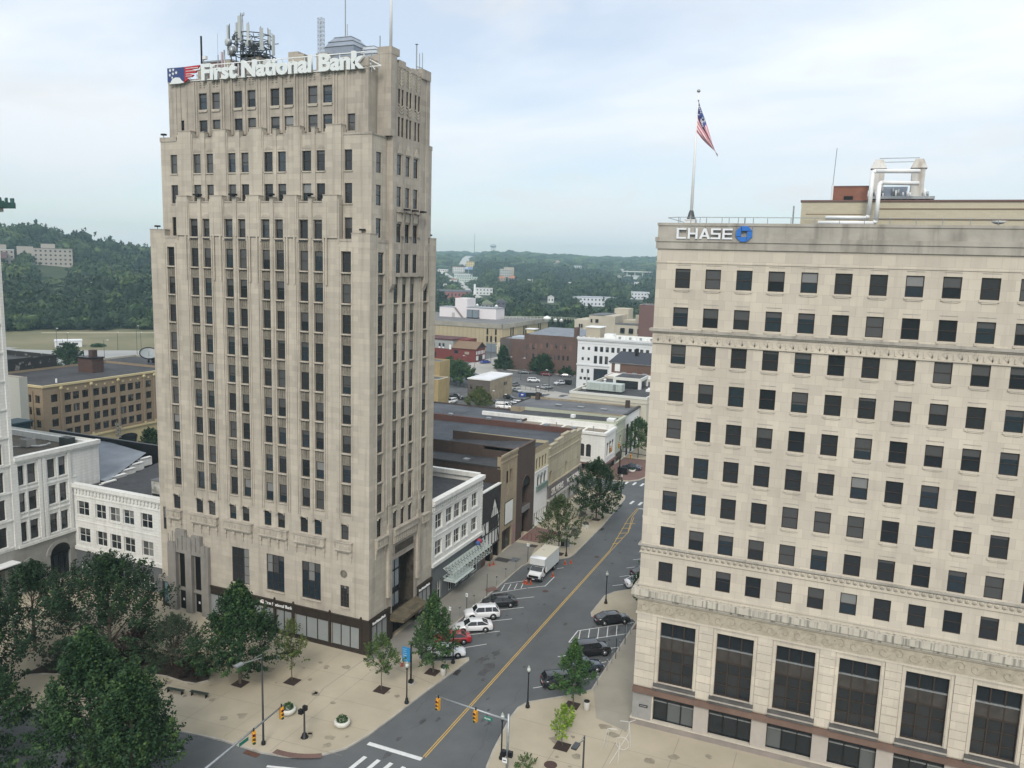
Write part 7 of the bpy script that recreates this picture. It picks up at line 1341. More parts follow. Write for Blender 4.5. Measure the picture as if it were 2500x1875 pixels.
# parking lot furniture
simple('dumpster', 'long black open container beside the small white roofed block', 'container', (-52, 185, 0), lambda o: (o.box(-4, 2.5, -1.2, 1.2, .2, 1.5, BLACK), o.box(-4.02, 2.52, -1.22, 1.22, 1.5, 1.62, GREYM)), .35)
simple('dumpster', 'blue bin standing against the long black container', 'container', (-55.6, 182.4, 0), lambda o: (o.box(-1.2, 1.2, -.7, .7, .1, 1.3, mat('bin_blue', (.03, .06, .25), .5)), o.box(-.4, .4, -.71, -.701, .6, 1, WHITE)), .35)
simple('cage', 'black wire cage enclosure at the end of the upper parking lot', 'enclosure', (-51.5, 218, 0), lambda o: (o.box(-1.6, 1.6, -.8, .8, .3, 1.9, BLACK), [o.tube((x, y, 0), (x, y, 2.1), .06, BLACK) for x in (-2.4, 0, 2.4) for y in (-1, 1)]))
def fence(label, pts, h=1.4, step=2.0):
    t = thing('fence', label, 'fence', (pts[0][0], pts[0][1], 0)); m = MB(); r = MB(); ox, oy = pts[0]
    for (a, b), (c, d) in zip(pts, pts[1:]):
        L_ = math.hypot(c-a, d-b); n = max(1, int(L_/step))
        for i in range(n+1): x, y = a+(c-a)*i/n-ox, b+(d-b)*i/n-oy; m.tube((x, y, 0), (x, y, h), .06, BLACK, 4)
        for z in (.2, h-.1): r.tube((a-ox, b-oy, z), (c-ox, d-oy, z), .035, BLACK, 4)
        k = int(L_/.3)
        for i in range(k): x, y = a+(c-a)*i/k-ox, b+(d-b)*i/k-oy; r.tube((x, y, .2), (x, y, h-.1), .012, BLACK, 3)
    m.build('post', t); r.build('rail', t)
fence('black picket fence along the near edge of the upper parking lot', [(-72, 210), (-66.5, 198), (-52, 196)]); fence('black fence behind the trees beside the yellow building', [(-97, 196), (-80, 189)]); fence('black fence along the right edge of the near parking lot', [(-48, 183), (-46.5, 160), (-46.8, 148)])
o = MB(); o.prism([(-93.5, 244), (-56.8, 243.3), (-56.8, 243.8), (-93.5, 244.6)], 0, .35, CURB); struct(o.build('kerb')); o = MB(); o.prism([(-73, 208), (-66, 196.6), (-50, 194.6), (-50, 195.8), (-65, 198), (-72, 210)], 0, .15, CURB); struct(o.build('kerb'))
# ---------------- vehicles ----------------
def paint(name, c): return mat('car_paint_'+name, c, .28, spec=.5, coat=.8, var=.03)
TYRE = mat('tyre_rubber', (.018, .018, .018), .85); RIM = mat('wheel_rim', (.30, .31, .32), .35, metal=.7); HL = mat('headlight_glass', (.55, .57, .6), .15, coat=.8); TL = mat('tail_light', (.30, .015, .015), .25, coat=.8); CGL = mat('car_glass', (.012, .014, .017), .05, spec=.6, coat=.4); PLATE = mat('number_plate', (.55, .56, .58), .5)
SPEC = {  # length, half width, belt stations (x, z hood/belt), greenhouse: (x_base_front, x_top_front, x_top_rear, x_base_rear, roof z)
 'sedan': dict(L=4.8, W=.92, st=[(-2.4, .78, .70), (-2.3, .98, .84), (-1.75, 1.02, .9), (-.8, 1.0, .92), (.7, .98, .92), (1.3, .93, .91), (2.1, .78, .84), (2.36, .6, .68)], gh=(1.22, .45, -1.05, -1.95, 1.44), wx=1.42, r=.33, z0=.2),
 'suv': dict(L=4.6, W=.95, st=[(-2.3, .95, .76), (-2.25, 1.1, .88), (-1.6, 1.12, .93), (-.8, 1.1, .95), (.8, 1.08, .95), (1.3, 1.06, .94), (2.05, .97, .87), (2.28, .72, .72)], gh=(1.2, .62, -1.75, -2.2, 1.68), wx=1.38, r=.37, z0=.27),
 'van': dict(L=5.3, W=.98, st=[(-2.65, 1.1, .88), (-2.6, 1.2, .94), (-1.6, 1.22, .98), (0, 1.2, .98), (1.2, 1.2, .98), (1.6, 1.15, .96), (2.4, .95, .88), (2.62, .72, .74)], gh=(1.75, 1.0, -2.45, -2.62, 2.0), wx=1.6, r=.35, z0=.25),
 'pickup': dict(L=5.6, W=.98, st=[(-2.8, 1.05, .9), (-2.75, 1.1, .95), (-1.6, 1.12, .98), (-.6, 1.12, .98), (.9, 1.12, .98), (1.5, 1.1, .97), (2.55, 1.0, .9), (2.78, .75, .8)], gh=(1.25, .7, -.55, -.75, 1.8), wx=1.75, r=.4, z0=.32)}
CARM = {}
def car_parts(kind, pm):
    k = (kind, pm.name)
    if k in CARM: return CARM[k]
    sp = SPEC[kind]; b = MB(); W_ = sp['W']; z0 = sp['z0']; rings = []
    xs = sp['st']
    # densify and bow the flanks
    for x, zt, w_ in xs:
        h = zt-z0; ws = w_*W_/.95
        rings.append([(x, 0, z0), (x, ws*.86, z0), (x, ws*.97, z0+h*.2), (x, ws, z0+h*.5), (x, ws*.985, z0+h*.78), (x, ws*.90, zt-.02), (x, ws*.55, zt+.012), (x, 0, zt+.02)])
    vs = []; fs = []; n = 8
    for r in rings: vs += r + [(x, -y, z) for x, y, z in r[1:-1][::-1]]
    m_ = 14
    for i in range(len(rings)-1):
        for j in range(m_): fs.append((i*m_+j, (i+1)*m_+j, (i+1)*m_+(j+1) % m_, i*m_+(j+1) % m_))
    fs.append(tuple(range(m_))); fs.append(tuple((len(rings)-1)*m_+j for j in range(m_))[::-1])
    b.raw(vs, fs, pm, True)
    if kind == 'pickup': b.box(-2.72, -.85, -.8, .8, 1.115, 1.135, BLACK)
    bf, tf, tr_, br_, rz = sp['gh']
    zb = 1.0 if kind == 'sedan' else (1.1 if kind == 'suv' else 1.18 if kind == 'van' else 1.12); wb = W_*.9; wt = W_*.70 if kind != 'van' else W_*.82
    # greenhouse glass
    g = MB(); q = [(bf, -wb, zb-.06), (bf, wb, zb-.06), (br_, wb, zb-.04), (br_, -wb, zb-.04), (tf, -wt, rz-.05), (tf, wt, rz-.05), (tr_, wt, rz-.05), (tr_, -wt, rz-.05)]
    g.raw(q, [(0, 1, 5, 4), (1, 2, 6, 5), (2, 3, 7, 6), (3, 0, 4, 7)], CGL)
    # roof skin and pillars in body colour
    r = MB(); r.raw([(tf+.05, -wt-.02, rz-.05), (tf+.05, wt+.02, rz-.05), (tr_-.05, wt+.02, rz-.05), (tr_-.05, -wt-.02, rz-.05), (tf-.15, -wt*.85, rz+.02), (tf-.15, wt*.85, rz+.02), (tr_+.2, wt*.85, rz+.01), (tr_+.2, -wt*.85, rz+.01)], [(0, 1, 5, 4), (1, 2, 6, 5), (2, 3, 7, 6), (3, 0, 4, 7), (4, 5, 6, 7)], pm, True)
    for s in (-1, 1):
        for a, c in ((bf, tf), (br_, tr_)): r.tube((a, s*(wb+.0), zb-.06), (c, s*(wt+.01), rz-.04), .045 if kind != 'van' or a > 0 else .07, pm, 5)
        nb = {'sedan': [-.35], 'suv': [-.3, -1.25], 'van': [.4, -.6, -1.5], 'pickup': [.25]}[kind]
        for xm in nb: r.tube((xm, s*wb, zb-.05), (xm, s*(wt+.01), rz-.05), .04, pm, 5)
    if kind == 'van': r.box(-2.5, .35, -W_*.865, -W_*.86+.002, 1.15, 1.9, pm) ; r.box(-2.5, .35, W_*.86, W_*.865, 1.15, 1.9, pm)
    w = MB(); rr = sp['r']
    w.tube((0, -.11, 0), (0, .11, 0), rr, TYRE, 16); rim = MB(); rim.tube((0, -.125, 0), (0, .125, 0), rr*.66, RIM, 12)
    for a in range(5): t = a*1.2566; rim.box(-.0, .0, 0, 0, 0, 0, BLACK) if 0 else None
    hl = MB(); hl.box(-.05, .04, -.2, .2, -.07, .07, HL); tl = MB(); tl.box(-.03, .04, -.17, .17, -.09, .09, TL)
    mi = MB(); mi.box(-.1, .1, -.1, .12, -.07, .09, pm)
    tr2 = MB(); f, e = xs[-1][0], xs[0][0]
    tr2.box(f-.06, f+.015, -W_*.55, W_*.55, z0+.06, z0+.24, BLACK); tr2.box(f-.3, f-.02, -W_*.5, W_*.5, z0+.3, z0+.42, BLACK) if 0 else None
    tr2.box(f-.02, f+.02, -.26, .26, z0+.26, z0+.36, PLATE); tr2.box(e-.02, e+.05, -.26, .26, z0+.32, z0+.44, PLATE); tr2.box(e-.02, e+.06, -W_*.7, W_*.7, z0-.02, z0+.12, BLACK)
    for s in (-1, 1): tr2.box(-1.0 if kind != 'van' else -1.2, 1.0, s*W_*.94-.03, s*W_*.94+.03, z0-.03, z0+.08, BLACK)
    for s in (-1, 1):
        for wx in (sp['wx'], -sp['wx']): tr2.tube((wx, s*(W_*.955), rr+.03), (wx, s*(W_*1.012), rr+.03), rr*1.2, BLACK, 16)
    parts = dict(body=b, glass=g, roof_panel=r, wheel=w, rim=rim, headlight=hl, tail_light=tl, mirror=mi, trim=tr2)
    out = {}
    for nm, mb in parts.items(): o = mb.build(nm); out[nm] = o.data; bpy.data.objects.remove(o)
    CARM[k] = out; return out
def car(kind, colour, label, x, y, deg, z=0, name=None, group=None, s=1.0, cat=None):
    sp = SPEC[kind]; P_ = car_parts(kind, colour); t = thing(name or {'sedan': 'sedan_car', 'suv': 'suv_car', 'van': 'passenger_van', 'pickup': 'pickup_truck'}[kind], label, cat or {'sedan': 'car', 'suv': 'car', 'van': 'van', 'pickup': 'pickup truck'}[kind], (x, y, z), math.radians(deg), group)
    t.scale = (s, s, s)
    def add(nm, loc, par=t, rz=0):
        o = bpy.data.objects.new(nm, P_[nm]); COL.objects.link(o); o.parent = par; o.location = loc; o.rotation_euler[2] = rz; return o
    add('body', (0, 0, 0)); add('glass', (0, 0, 0)); add('roof_panel', (0, 0, 0)); add('trim', (0, 0, 0)); W_ = sp['W']
    for sx in (1, -1):
        for sy in (1, -1): w = add('wheel', (sx*sp['wx'], sy*(W_-.07), sp['r'])); add('rim', (0, 0, 0), w)
    f = sp['st'][-1]; e = sp['st'][0]
    for sy in (1, -1):
        add('headlight', (f[0]-.06, sy*f[2]*W_*.76, f[1]-.02), rz=-sy*.35); add('tail_light', (e[0]+.0, sy*e[2]*W_*.8, e[1]-.04), rz=sy*.2); add('mirror', (sp['gh'][0]-.25, sy*(W_+.09), 1.05 if kind == 'sedan' else 1.15))
    return t
GL_ = 'cars parked nose in along the left kerb'; GR_ = 'cars parked nose in along the right kerb'; GP = 'vehicles in the lots behind the row'
PB, PW, PR, PG, PD, PBL, PM, PS = paint('black', (.012, .013, .016)), paint('white', (.74, .75, .76)), paint('red', (.38, .015, .02)), paint('grey', (.12, .125, .13)), paint('dark_blue', (.02, .03, .05)), paint('blue', (.03, .06, .35)), paint('maroon', (.12, .02, .025)), paint('silver', (.33, .35, .36))
car('sedan', PB, 'black sedan parked nearest the striped bay on the left kerb', 7.8, 20.0, 212, group=GL_)
car('suv', PW, 'white compact suv parked between the black sedan and the white sedan', 7.25, 15.6, 213, group=GL_)
car('sedan', PW, 'white sedan parked between the white suv and the red car', 7.9, 11.75, 213, group=GL_)
car('sedan', PR, 'bright red sedan half hidden behind the street tree on the left kerb', 7.0, 7.6, 213, group=GL_, s=.95)
car('sedan', PW, 'white sedan parked nose out nearest the domed litter bin', 7.9, 4.35, 28, group=GL_, s=.96)
car('sedan', PB, 'shiny black sedan beside the sandy kerb extension on the right side', 23.1, 21.9, 38, group=GR_, s=.98)
t_ = car('suv', PB, 'black suv with pale reflections nearest the right hand striped bay', 23.2, 12.3, 40, group=GR_, s=1.04)
car('pickup', PD, 'dark off road pickup between two black suvs on the right kerb', 23.6, 7.9, 40, group=GR_, s=.86)
car('suv', PB, 'black hatchback partly behind the small green tree on the right kerb', 22.4, 3.9, 36, group=GR_, s=.95)
car('sedan', PW, 'white car beyond the sandy kerb extension at the edge of the cream block', 23.4, 35.6, 40, group=GR_)
car('sedan', PB, 'black car behind the white one at the edge of the cream block', 23.2, 39.8, 40, group=GR_)
car('pickup', PW, 'white pickup truck on the street beyond the far crossing', 9.6, 106.5, 75)
car('sedan', PD, 'dark car waiting by the brick corner beyond the far crossing', 4.6, 101.8, 170, s=.95)
car('suv', PW, 'white suv alone in the near parking lot beside the yellow building', -70.2, 157, 262, group=GP, s=1.1)
car('pickup', PB, 'long black pickup behind the white suv beside the yellow building', -73, 166, 8, group=GP, s=1.1)
car('sedan', PD, 'dark car parked against the grey front of the small block', -67.2, 171.6-6, 10, group=GP)
car('sedan', PG, 'grey sedan in front of the small block side wall', -57.2, 164.5, 330, group=GP)
car('sedan', PB, 'black sedan near the far corner of the small block side wall', -57.6, 176, 340, group=GP)
car('van', PW, 'long white passenger van at the fence of the near lot', -51.4, 157.6, 5, group=GP, s=1.1)
car('suv', PW, 'white suv right behind the white passenger van', -49.6, 162.0, 350, group=GP)
car('suv', PW, 'second white suv behind the passenger van, farther back', -50.2, 165.6, 350, group=GP)
car('suv', PB, 'black suv at the end of the row behind the passenger van', -48.6, 169.6, 345, group=GP)
car('pickup', PG, 'dark grey pickup in the upper lot under the ivy tree', -77.5, 238, 20, group=GP)
car('van', PM, 'maroon van in the upper lot before the brown mill', -67.3, 237, 15, group=GP, s=.9)
car('sedan', PG, 'charcoal car at the far right row of the upper lot', -59.2, 238.5, 20, group=GP)
car('suv', PW, 'white suv with dark glass in the middle of the upper lot', -65.2, 217.5, 25, group=GP, s=1.1)
car('suv', paint('white_two_tone', (.5, .52, .56)), 'pale jeep like suv beside the wire cage enclosure', -53.8, 216.5, 235, group=GP, s=1.1)
car('suv', PS, 'silver suv at the fence of the upper lot', -54.6, 204.2, 60, group=GP, s=1.05)
car('suv', PG, 'dark suv at the left fence of the upper lot behind the small block', -67, 203, 70, group=GP)
car('sedan', PS, 'silver car just right of the small block far corner', -61.2, 191.5, 320, group=GP)
car('sedan', PBL, 'bright blue car outside the dark red gabled building', -105.6, 260, 60, s=1.1)
# box truck
def box_truck():
    t = thing('box_truck', 'white box truck with a rust stained roof parked in the left striped bay', 'truck', (9.0, 33.2, 0), math.radians(270)); PWT = paint('truck_white', (.70, .72, .72)); ROOF = mat('stained_truck_roof', (.50, .47, .38), .8, col2=(.33, .19, .13), vscale=.5, thr=(.60, .7), detail=4)
    m = MB(); m.box(-3.9, 1.4, -1.18, 1.18, .95, 3.2, mat('truck_box_panel', (.56, .58, .58), .5, var=.04)); m.box(1.4, 2.35, -1.18, 1.18, 2.2, 3.2, mat('truck_box_panel', (0, 0, 0))); m.raw([(1.4, -1.18, 3.2), (2.35, -1.18, 3.2), (2.35, 1.18, 3.2), (1.4, 1.18, 3.2), (1.4, -1.1, 3.3), (2.2, -1.1, 3.3), (2.2, 1.1, 3.3), (1.4, 1.1, 3.3)], [(0, 1, 5, 4), (1, 2, 6, 5), (2, 3, 7, 6), (4, 5, 6, 7)], PWT, True); m.build('cargo_box', t)
    m = MB(); m.box(-3.95, 1.5, -1.22, 1.22, 3.2, 3.25, ROOF); m.build('roof', t)
    m = MB(); st = [(1.45, 1.9, 1.0), (2.2, 1.9, 1.0), (2.75, 1.42, 1.0), (3.5, 1.22, .95), (3.65, .8, .93)]; rings = [[(x, -w_, .5), (x, w_, .5), (x, w_*.98, z-.08), (x, w_*.9, z), (x, -w_*.9, z), (x, -w_*.98, z-.08)] for x, z, w_ in st]; vs = [p for r in rings for p in r]; m.raw(vs, [(i*6+j, i*6+(j+1) % 6, (i+1)*6+(j+1) % 6, (i+1)*6+j) for i in range(4) for j in range(6)]+[(24, 25, 26, 27, 28, 29)], PWT); m.build('cab', t)
    m = MB(); m.raw([(2.22, -.88, 1.92), (2.22, .88, 1.92), (2.78, .92, 1.44), (2.78, -.92, 1.44)], [(0, 3, 2, 1)], CGL); m.box(1.6, 2.25, -1.012, -1.001, 1.3, 1.8, CGL); m.box(1.6, 2.25, 1.001, 1.012, 1.3, 1.8, CGL); m.build('glass', t)
    m = MB(); m.box(3.6, 3.72, -.75, .75, .75, 1.05, BLACK); m.box(3.55, 3.8, -1, 1, .45, .68, BLACK); m.box(3.801, 3.82, -.2, .2, .5, .64, PLATE); m.box(-3.8, 1.4, -.5, .5, .6, .94, BLACK); m.box(-3.9, -3.7, -1.1, 1.1, .5, .7, BLACK); m.build('bumper', t)
    for s in (-1, 1):
        m = MB(); m.box(3.58, 3.68, s*.85-.14, s*.85+.14, .8, 1.02, HL); m.build('headlight', t); m = MB(); m.box(2.5, 2.62, s*1.3-.08, s*1.3+.08, 1.3, 1.65, BLACK); m.tube((2.4, s*1.0, 1.5), (2.55, s*1.3, 1.5), .025, BLACK, 4); m.build('mirror', t)
    for x in (2.9, -2.3):
        for s in (-1, 1): m = MB(); m.tube((0, -.16, 0), (0, .16, 0), .42, TYRE, 16); w = m.build('wheel', t); w.location = (x, s*.92, .42); m = MB(); m.tube((0, -.17, 0), (0, .17, 0), .24, RIM, 10); m.build('rim', w)
box_truck()
# ---------------- street furniture ----------------
def acorn():
    t = thing('street_lamp', 'x', 'street lamp'); m = MB(); m.lathe((0, 0, 0), [(.24, 0), (.24, .2), (.17, .28), (.15, .55), (.09, .65), (.075, 1), (.06, 3.7), (.09, 3.75), (.12, 3.85), (.1, 3.95)], BLACK, 10); m.build('post', t)
    m = MB(); m.lathe((0, 0, 3.95), [(.1, 0), (.19, .18), (.2, .3), (.13, .48)], mat('frosted_globe', (.50, .53, .50), .25, coat=.5), 10); m.build('globe', t)
    m = MB(); m.lathe((0, 0, 4.43), [(.15, 0), (.12, .08), (.05, .14), (.03, .24), (.01, .27)], mat('pale_green_cap', (.32, .37, .33), .5), 8); m.build('finial', t); return t
LP = [(9.2, -7.0, 'acorn lamp at the kerb beside the blue banner sign'), (9.6, 2.8, 'acorn lamp in front of the white car parked nose out'), (20.9, -2.2, 'acorn lamp at the right kerb corner beside the road'), (22.0, -11.5, 'acorn lamp just behind the right traffic signal pole'), (20.7, 27.0, 'acorn lamp on the sandy kerb extension across the street'), (9.8, 41.7, 'acorn lamp just behind the box truck'), (9.3, 63.3, 'acorn lamp under the dense street tree down the block'), (8.5, 78.7, 'acorn lamp at the far corner before the crossing')]
for i, (x, y, l) in enumerate(LP):
    if i == 0: base = acorn(); base.location = (x, y, KH); base['label'] = l; base['group'] = 'acorn street lamps'
    else: dup(base, (x, y, KH), 0, l)
def shoebox(label, x, y, h, tip, lean=0):
    t = thing('street_light', label, 'street light', (x, y, KH)); m = MB(); m.lathe((0, 0, 0), [(.22, 0), (.2, .3), (.1, .4), (.07, h)], BLACK, 8); m.build('pole', t); m = MB(); e = (tip[0]-x, tip[1]-y, h+.1); m.tube((0, 0, h-.35), e, .05, GREYM, 6); m.tube((0, .0, h), (e[0]*.4, e[1]*.4, h), .03, GREYM, 5); m.build('arm', t)
    m = MB(); m.box(-.22, .22, -.75, .12, -.06, .1, GREYM if lean else mat('dark_lamp_head', (.05, .055, .06), .4)); m.box(-.16, .16, -.6, 0, -.08, -.061, mat('lamp_lens', (.6, .62, .62), .3)); o = m.build('lamp_head', t); o.location = e; o.rotation_euler[2] = math.atan2(e[1], e[0])+math.pi/2
shoebox('tall black street light leaning over the left street with a pale flat head', .73, -19.2, 9.1, (.45, -21.6), 1); shoebox('tall street light with a dark box head on the right plaza at the bottom edge', 32.0, -18.4, 8.9, (31.9, -19.9))
SY = mat('signal_yellow', (.62, .30, .03), .5)
def signal_head(parent, loc, rz):
    t = MB(); t.box(-.17, .17, -.12, .12, -.55, .55, SY); t.box(-.3, .3, .121, .14, -.68, .68, BLACK) if 0 else None
    for k in (-1, 0, 1): t.tube((0, -.12, k*.36), (0, -.3, k*.36+.0), .15, SY, 10, r2=.16)
    t.box(-.05, .05, -.05, .05, .55, .85, BLACK); o = t.build('signal_head', parent); o.location = loc; o.rotation_euler[2] = rz
    for k, c in ((1, (.12, .01, .01)), (0, (.12, .07, .01)), (-1, (.01, .08, .05))): l = MB(); l.tube((0, -.305, k*.36), (0, -.31, k*.36), .13, mat('lens_%d' % k, c, .3), 10); l.build('lens', o)
SGN = mat('street_sign_green', (.02, .17, .12), .5)
t = thing('traffic_signal', 'grey mast arm with two yellow signals over the main road', 'traffic signal', (23.8, -14.4, KH)); m = MB(); m.tube((0, 0, 0), (0, 0, 6.5), .13, GREYM, 10, r2=.11); m.build('pole', t); m = MB(); m.tube((0, 0, 5.9), (-7.3, .1, 6.35), .1, GREYM, 8, r2=.06); m.build('mast_arm', t)
signal_head(t, (-6.95, -.1, 5.75), -.1); signal_head(t, (-3.15, -.1, 5.55), -.1)
m = MB(); m.box(-2.35, -1.5, -.14, -.1, 5.45, 5.8, SGN); sgn = m.build('street_sign', t); text_obj('Market', .26, .004, WHITE, 'lettering', sgn, (-2.27, -.15, 5.55), (math.pi/2, 0, 0), .8, .003)
m = MB(); m.box(.15, .55, -.35, .0, 2.6, 3.1, BLACK); m.box(-.5, -.12, -.3, .1, 2.5, 3.0, BLACK); m.tube((-.5, 0, 2.3), (0, 0, 3.2), .04, GREYM); m.build('pedestrian_signal', t); m = MB(); m.box(-.4, .05, -.2, -.17, 1.9, 2.35, WHITE); m.box(-.34, -.02, -.21, -.2, 2.08, 2.16, BLACK); m.build('one_way_sign', t)
t = thing('traffic_signal', 'grey mast arm with two yellow signals reaching in from the lower left corner', 'traffic signal', (5.3, -34.5, 0)); m = MB(); m.tube((0, 0, 0), (0, 0, 6.4), .14, GREYM, 10); m.build('pole', t); m = MB(); m.tube((0, 0, 6.1), (-.5, 13.2, 6.25), .12, GREYM, 8, r2=.07); m.build('mast_arm', t)
signal_head(t, (-.45, 12.9, 5.7), 1.0); signal_head(t, (-.2, 9.0, 5.6), .75); m = MB(); m.box(-.2, -.16, 7.2, 8.3, 5.75, 6.05, SGN); m.build('street_sign', t)
t = thing('pedestrian_signal', 'short black pedestrian signal post standing on the plaza corner', 'signal', (3.5, -16.6, KH)); m = MB(); m.lathe((0, 0, 0), [(.4, 0), (.36, .1), (.25, .16), (.24, .4), (.1, .48), (.07, 3.1)], BLACK, 8); m.build('post', t); m = MB(); m.box(-.12, .3, -.15, .15, 2.85, 3.3, BLACK); m.box(-.55, -.14, -.25, .1, 2.4, 2.85, BLACK); m.build('signal_head', t)
t = thing('traffic_signal', 'black signal mast with yellow lights at the far brick corner', 'traffic signal', (3.5, 95.4, KH)); m = MB(); m.tube((0, 0, 0), (0, 0, 6.5), .13, BLACK, 8); m.build('pole', t); m = MB(); m.tube((0, 0, 5.4), (9, -3, 5.6), .08, BLACK, 6); m.build('mast_arm', t); [signal_head(t, q, .2) for q in ((-1.6, -2.4, 5.9), (-.5, .4, 6.4), (2.6, -.9, 4.6), (8.7, -2.9, 4.8))]
m = MB(); m.box(-.6, 1.6, .5, 1.5, 0, 1.5, BLACK); m.build('control_box', t)
t = thing('banner_sign', 'blue double banner sign on a black post beside the plaza kerb', 'sign', (7.5, -3.2, KH)); m = MB(); m.box(-.22, .22, -.22, .22, 0, .35, BLACK); m.tube((0, 0, .3), (0, 0, 4.3), .1, BLACK, 8); m.lathe((0, 0, 4.3), [(.12, 0), (.1, .15), (.02, .2)], BLACK, 8); m.build('post', t); BS = mat('banner_sky_blue', (.03, .22, .46), .5, var=.05)
m = MB(); m.box(-1.1, -.12, -.04, .04, 2.35, 4.0, BS); m.build('panel', t); m = MB(); rr = random.Random(4)
for j in range(6):
    z = 3.75-j*.24; L0_ = rr.uniform(.4, .8)
    m.box(-1.02, -1.02+L0_*.95, -.048, -.041, z, z+.05, mat('banner_pale_text', (.30, .50, .66), .5) if j != 3 else WHITE)
m.build('lettering', t); m = MB(); m.box(-.45, .55, -.45, .5, -.0, .03, CURB); m.build('footing', t)
def bin_(label, x, y, dome):
    t = thing('litter_bin', label, 'litter bin', (x, y, KH)); m = MB(); m.lathe((0, 0, 0), [(.3, 0), (.33, .05), (.33, .85), (.3, .9)], mat('pebble_concrete', (.47, .45, .41), .9, var=.15, vscale=12), 14); m.build('body', t); m = MB(); m.lathe((0, 0, .9), [(.31, 0), (.31, .05), (.27, .2), (.15, .33), (.02, .36)] if dome else [(.3, 0), (.32, .08), (.24, .1), (.22, .02)], BLACK, 12); m.build('lid', t)
bin_('concrete litter bin with a black domed lid by the left kerb tip', 9.85, -.1, True); bin_('open topped pale concrete litter bin beside the right hand tree grate', 26.6, .1, False)
t = thing('fire_hydrant', 'red and white fire hydrant near the blue banner sign', 'hydrant', (4.7, -.4, KH)); HR = mat('hydrant_red', (.40, .09, .06), .6); m = MB(); m.lathe((0, 0, 0), [(.2, 0), (.2, .06), (.14, .08), (.14, .5)], HR, 10); m.tube((-.26, 0, .42), (.26, 0, .42), .08, HR, 8); m.build('body', t); m = MB(); m.lathe((0, 0, .5), [(.19, 0), (.19, .07), (.15, .2), (.05, .3), (.04, .36)], WHITE, 10); m.build('bonnet', t)
LEAFD = mat('planter_leaves', (.025, .06, .02), .8, col2=(.05, .10, .03), vscale=6); LEAFV = mat('purple_flowers', (.04, .02, .07), .8)
def leafball(m, c, r, n, mt, sz=.09, seed=1, flat=.6):
    q = random.Random(seed)
    for i in range(n):
        a, b = q.uniform(0, 6.283), q.uniform(-.1, 1); s = math.sqrt(max(0, 1-b*b)); rr = r*(.65+.4*q.random()); p = Vector((c[0]+rr*s*math.cos(a), c[1]+rr*s*math.sin(a), c[2]+rr*b*flat)); u = Vector((q.uniform(-1, 1), q.uniform(-1, 1), q.uniform(-.5, .5))).normalized()*sz; v = u.cross(Vector((q.uniform(-1, 1), q.uniform(-1, 1), 1))).normalized()*sz*.7; m.face([p-u, p+v, p+u, p-v], mt)
def bowl(label, x, y, r=.62):
    t = thing('round_planter', label, 'planter', (x, y, KH)); m = MB(); m.lathe((0, 0, 0), [(r*.55, 0), (r*.75, .04), (r*1.0, .3), (r*1.0, .5), (r*.85, .66), (r*.75, .6)], mat('white_stone_bowl', (.55, .54, .49), .85, var=.08, vscale=3), 18); m.build('bowl', t); m = MB(); leafball(m, (0, 0, .55), r*.75, 260, LEAFD, .1, int(x*10), 1.0); m.build('plants', t)
bowl('round white stone planter with a green shrub on the open plaza', 5.6, -13.4, .8); bowl('round white stone planter behind the left yellow traffic signal', -.6, -13.9, .8); bowl('dark round planter on the far brick corner', 5.5, 98.8, .7)
t = thing('square_planter', 'tall white square planter with purple flowers near the dense street tree', 'planter', (8.3, 56.4, KH)); m = MB(); m.box(-.5, .5, -.5, .5, 0, .75, mat('white_stone_bowl', (0, 0, 0))); m.build('box', t); m = MB(); leafball(m, (0, 0, .75), .5, 160, LEAFV, .1, 4, 1); m.build('flowers', t)
for x, y, l, h in ((5.6, 63.2, 'low dark stone planter under the left side of the dense street tree', .7), (7.7, 52.0, 'weathered stone plinth on a base behind the airy street tree', 1.3)):
    t = thing('stone_plinth', l, 'plinth', (x, y, KH)); SP = mat('dark_plinth_stone', (.16, .155, .14), .9, var=.2, vscale=3); m = MB(); m.box(-.7, .7, -.7, .7, 0, .18, SP); m.build('base', t); m = MB(); m.box(-.42, .42, -.42, .42, .18, h, SP); m.build('block', t)
simple('news_box', 'grey and black kiosk boxes behind the box truck lamp', 'kiosk', (8.4, 45.9, KH), lambda o: (o.box(-.3, .4, -.4, .4, 0, 1.2, mat('kiosk_grey', (.2, .2, .2), .6)), o.box(-.9, -.35, -.3, .3, 0, .9, BLACK), o.box(-.8, .8, -.6, .6, 0, .08, CURB)))
CO = mat('cone_orange', (.55, .10, .03), .6)
def cone(label, x, y, z=.0, g='orange cones around the box truck'):
    t = thing('traffic_cone', label, 'traffic cone', (x, y, z), 0, g); m = MB(); m.lathe((0, 0, .04), [(.15, 0), (.03, .62), (.02, .64)], CO, 10); m.build('cone', t); m = MB(); m.box(-.2, .2, -.2, .2, 0, .04, CO); m.build('base', t); m = MB(); m.lathe((0, 0, .36), [(.078, 0), (.058, .12)], WHITE, 10); m.build('stripe', t)
for x, y, l in ((7.9, 28.7, 'leftmost of the three orange cones in front of the box truck'), (8.35, 28.6, 'middle one of the three orange cones in front of the box truck'), (8.85, 28.8, 'rightmost of the three orange cones in front of the box truck'), (10.7, 33.1, 'orange cone by the middle of the box truck on the road side'), (10.7, 38.6, 'orange cone at the rear of the box truck nearer the truck'), (11.4, 39.4, 'orange cone farthest behind the box truck')): cone(l, x, y)
cone('left one of two orange cones outside the tudor shopfront', .75, 32.3, KH, 'orange cones on the pavement'); cone('right one of two orange cones outside the tudor shopfront', 1.1, 32.9, KH, 'orange cones on the pavement')
RBD = mat('red_bollard', (.30, .06, .05), .6)
bl = ['first', 'second', 'third', 'fourth', 'fifth', 'sixth']
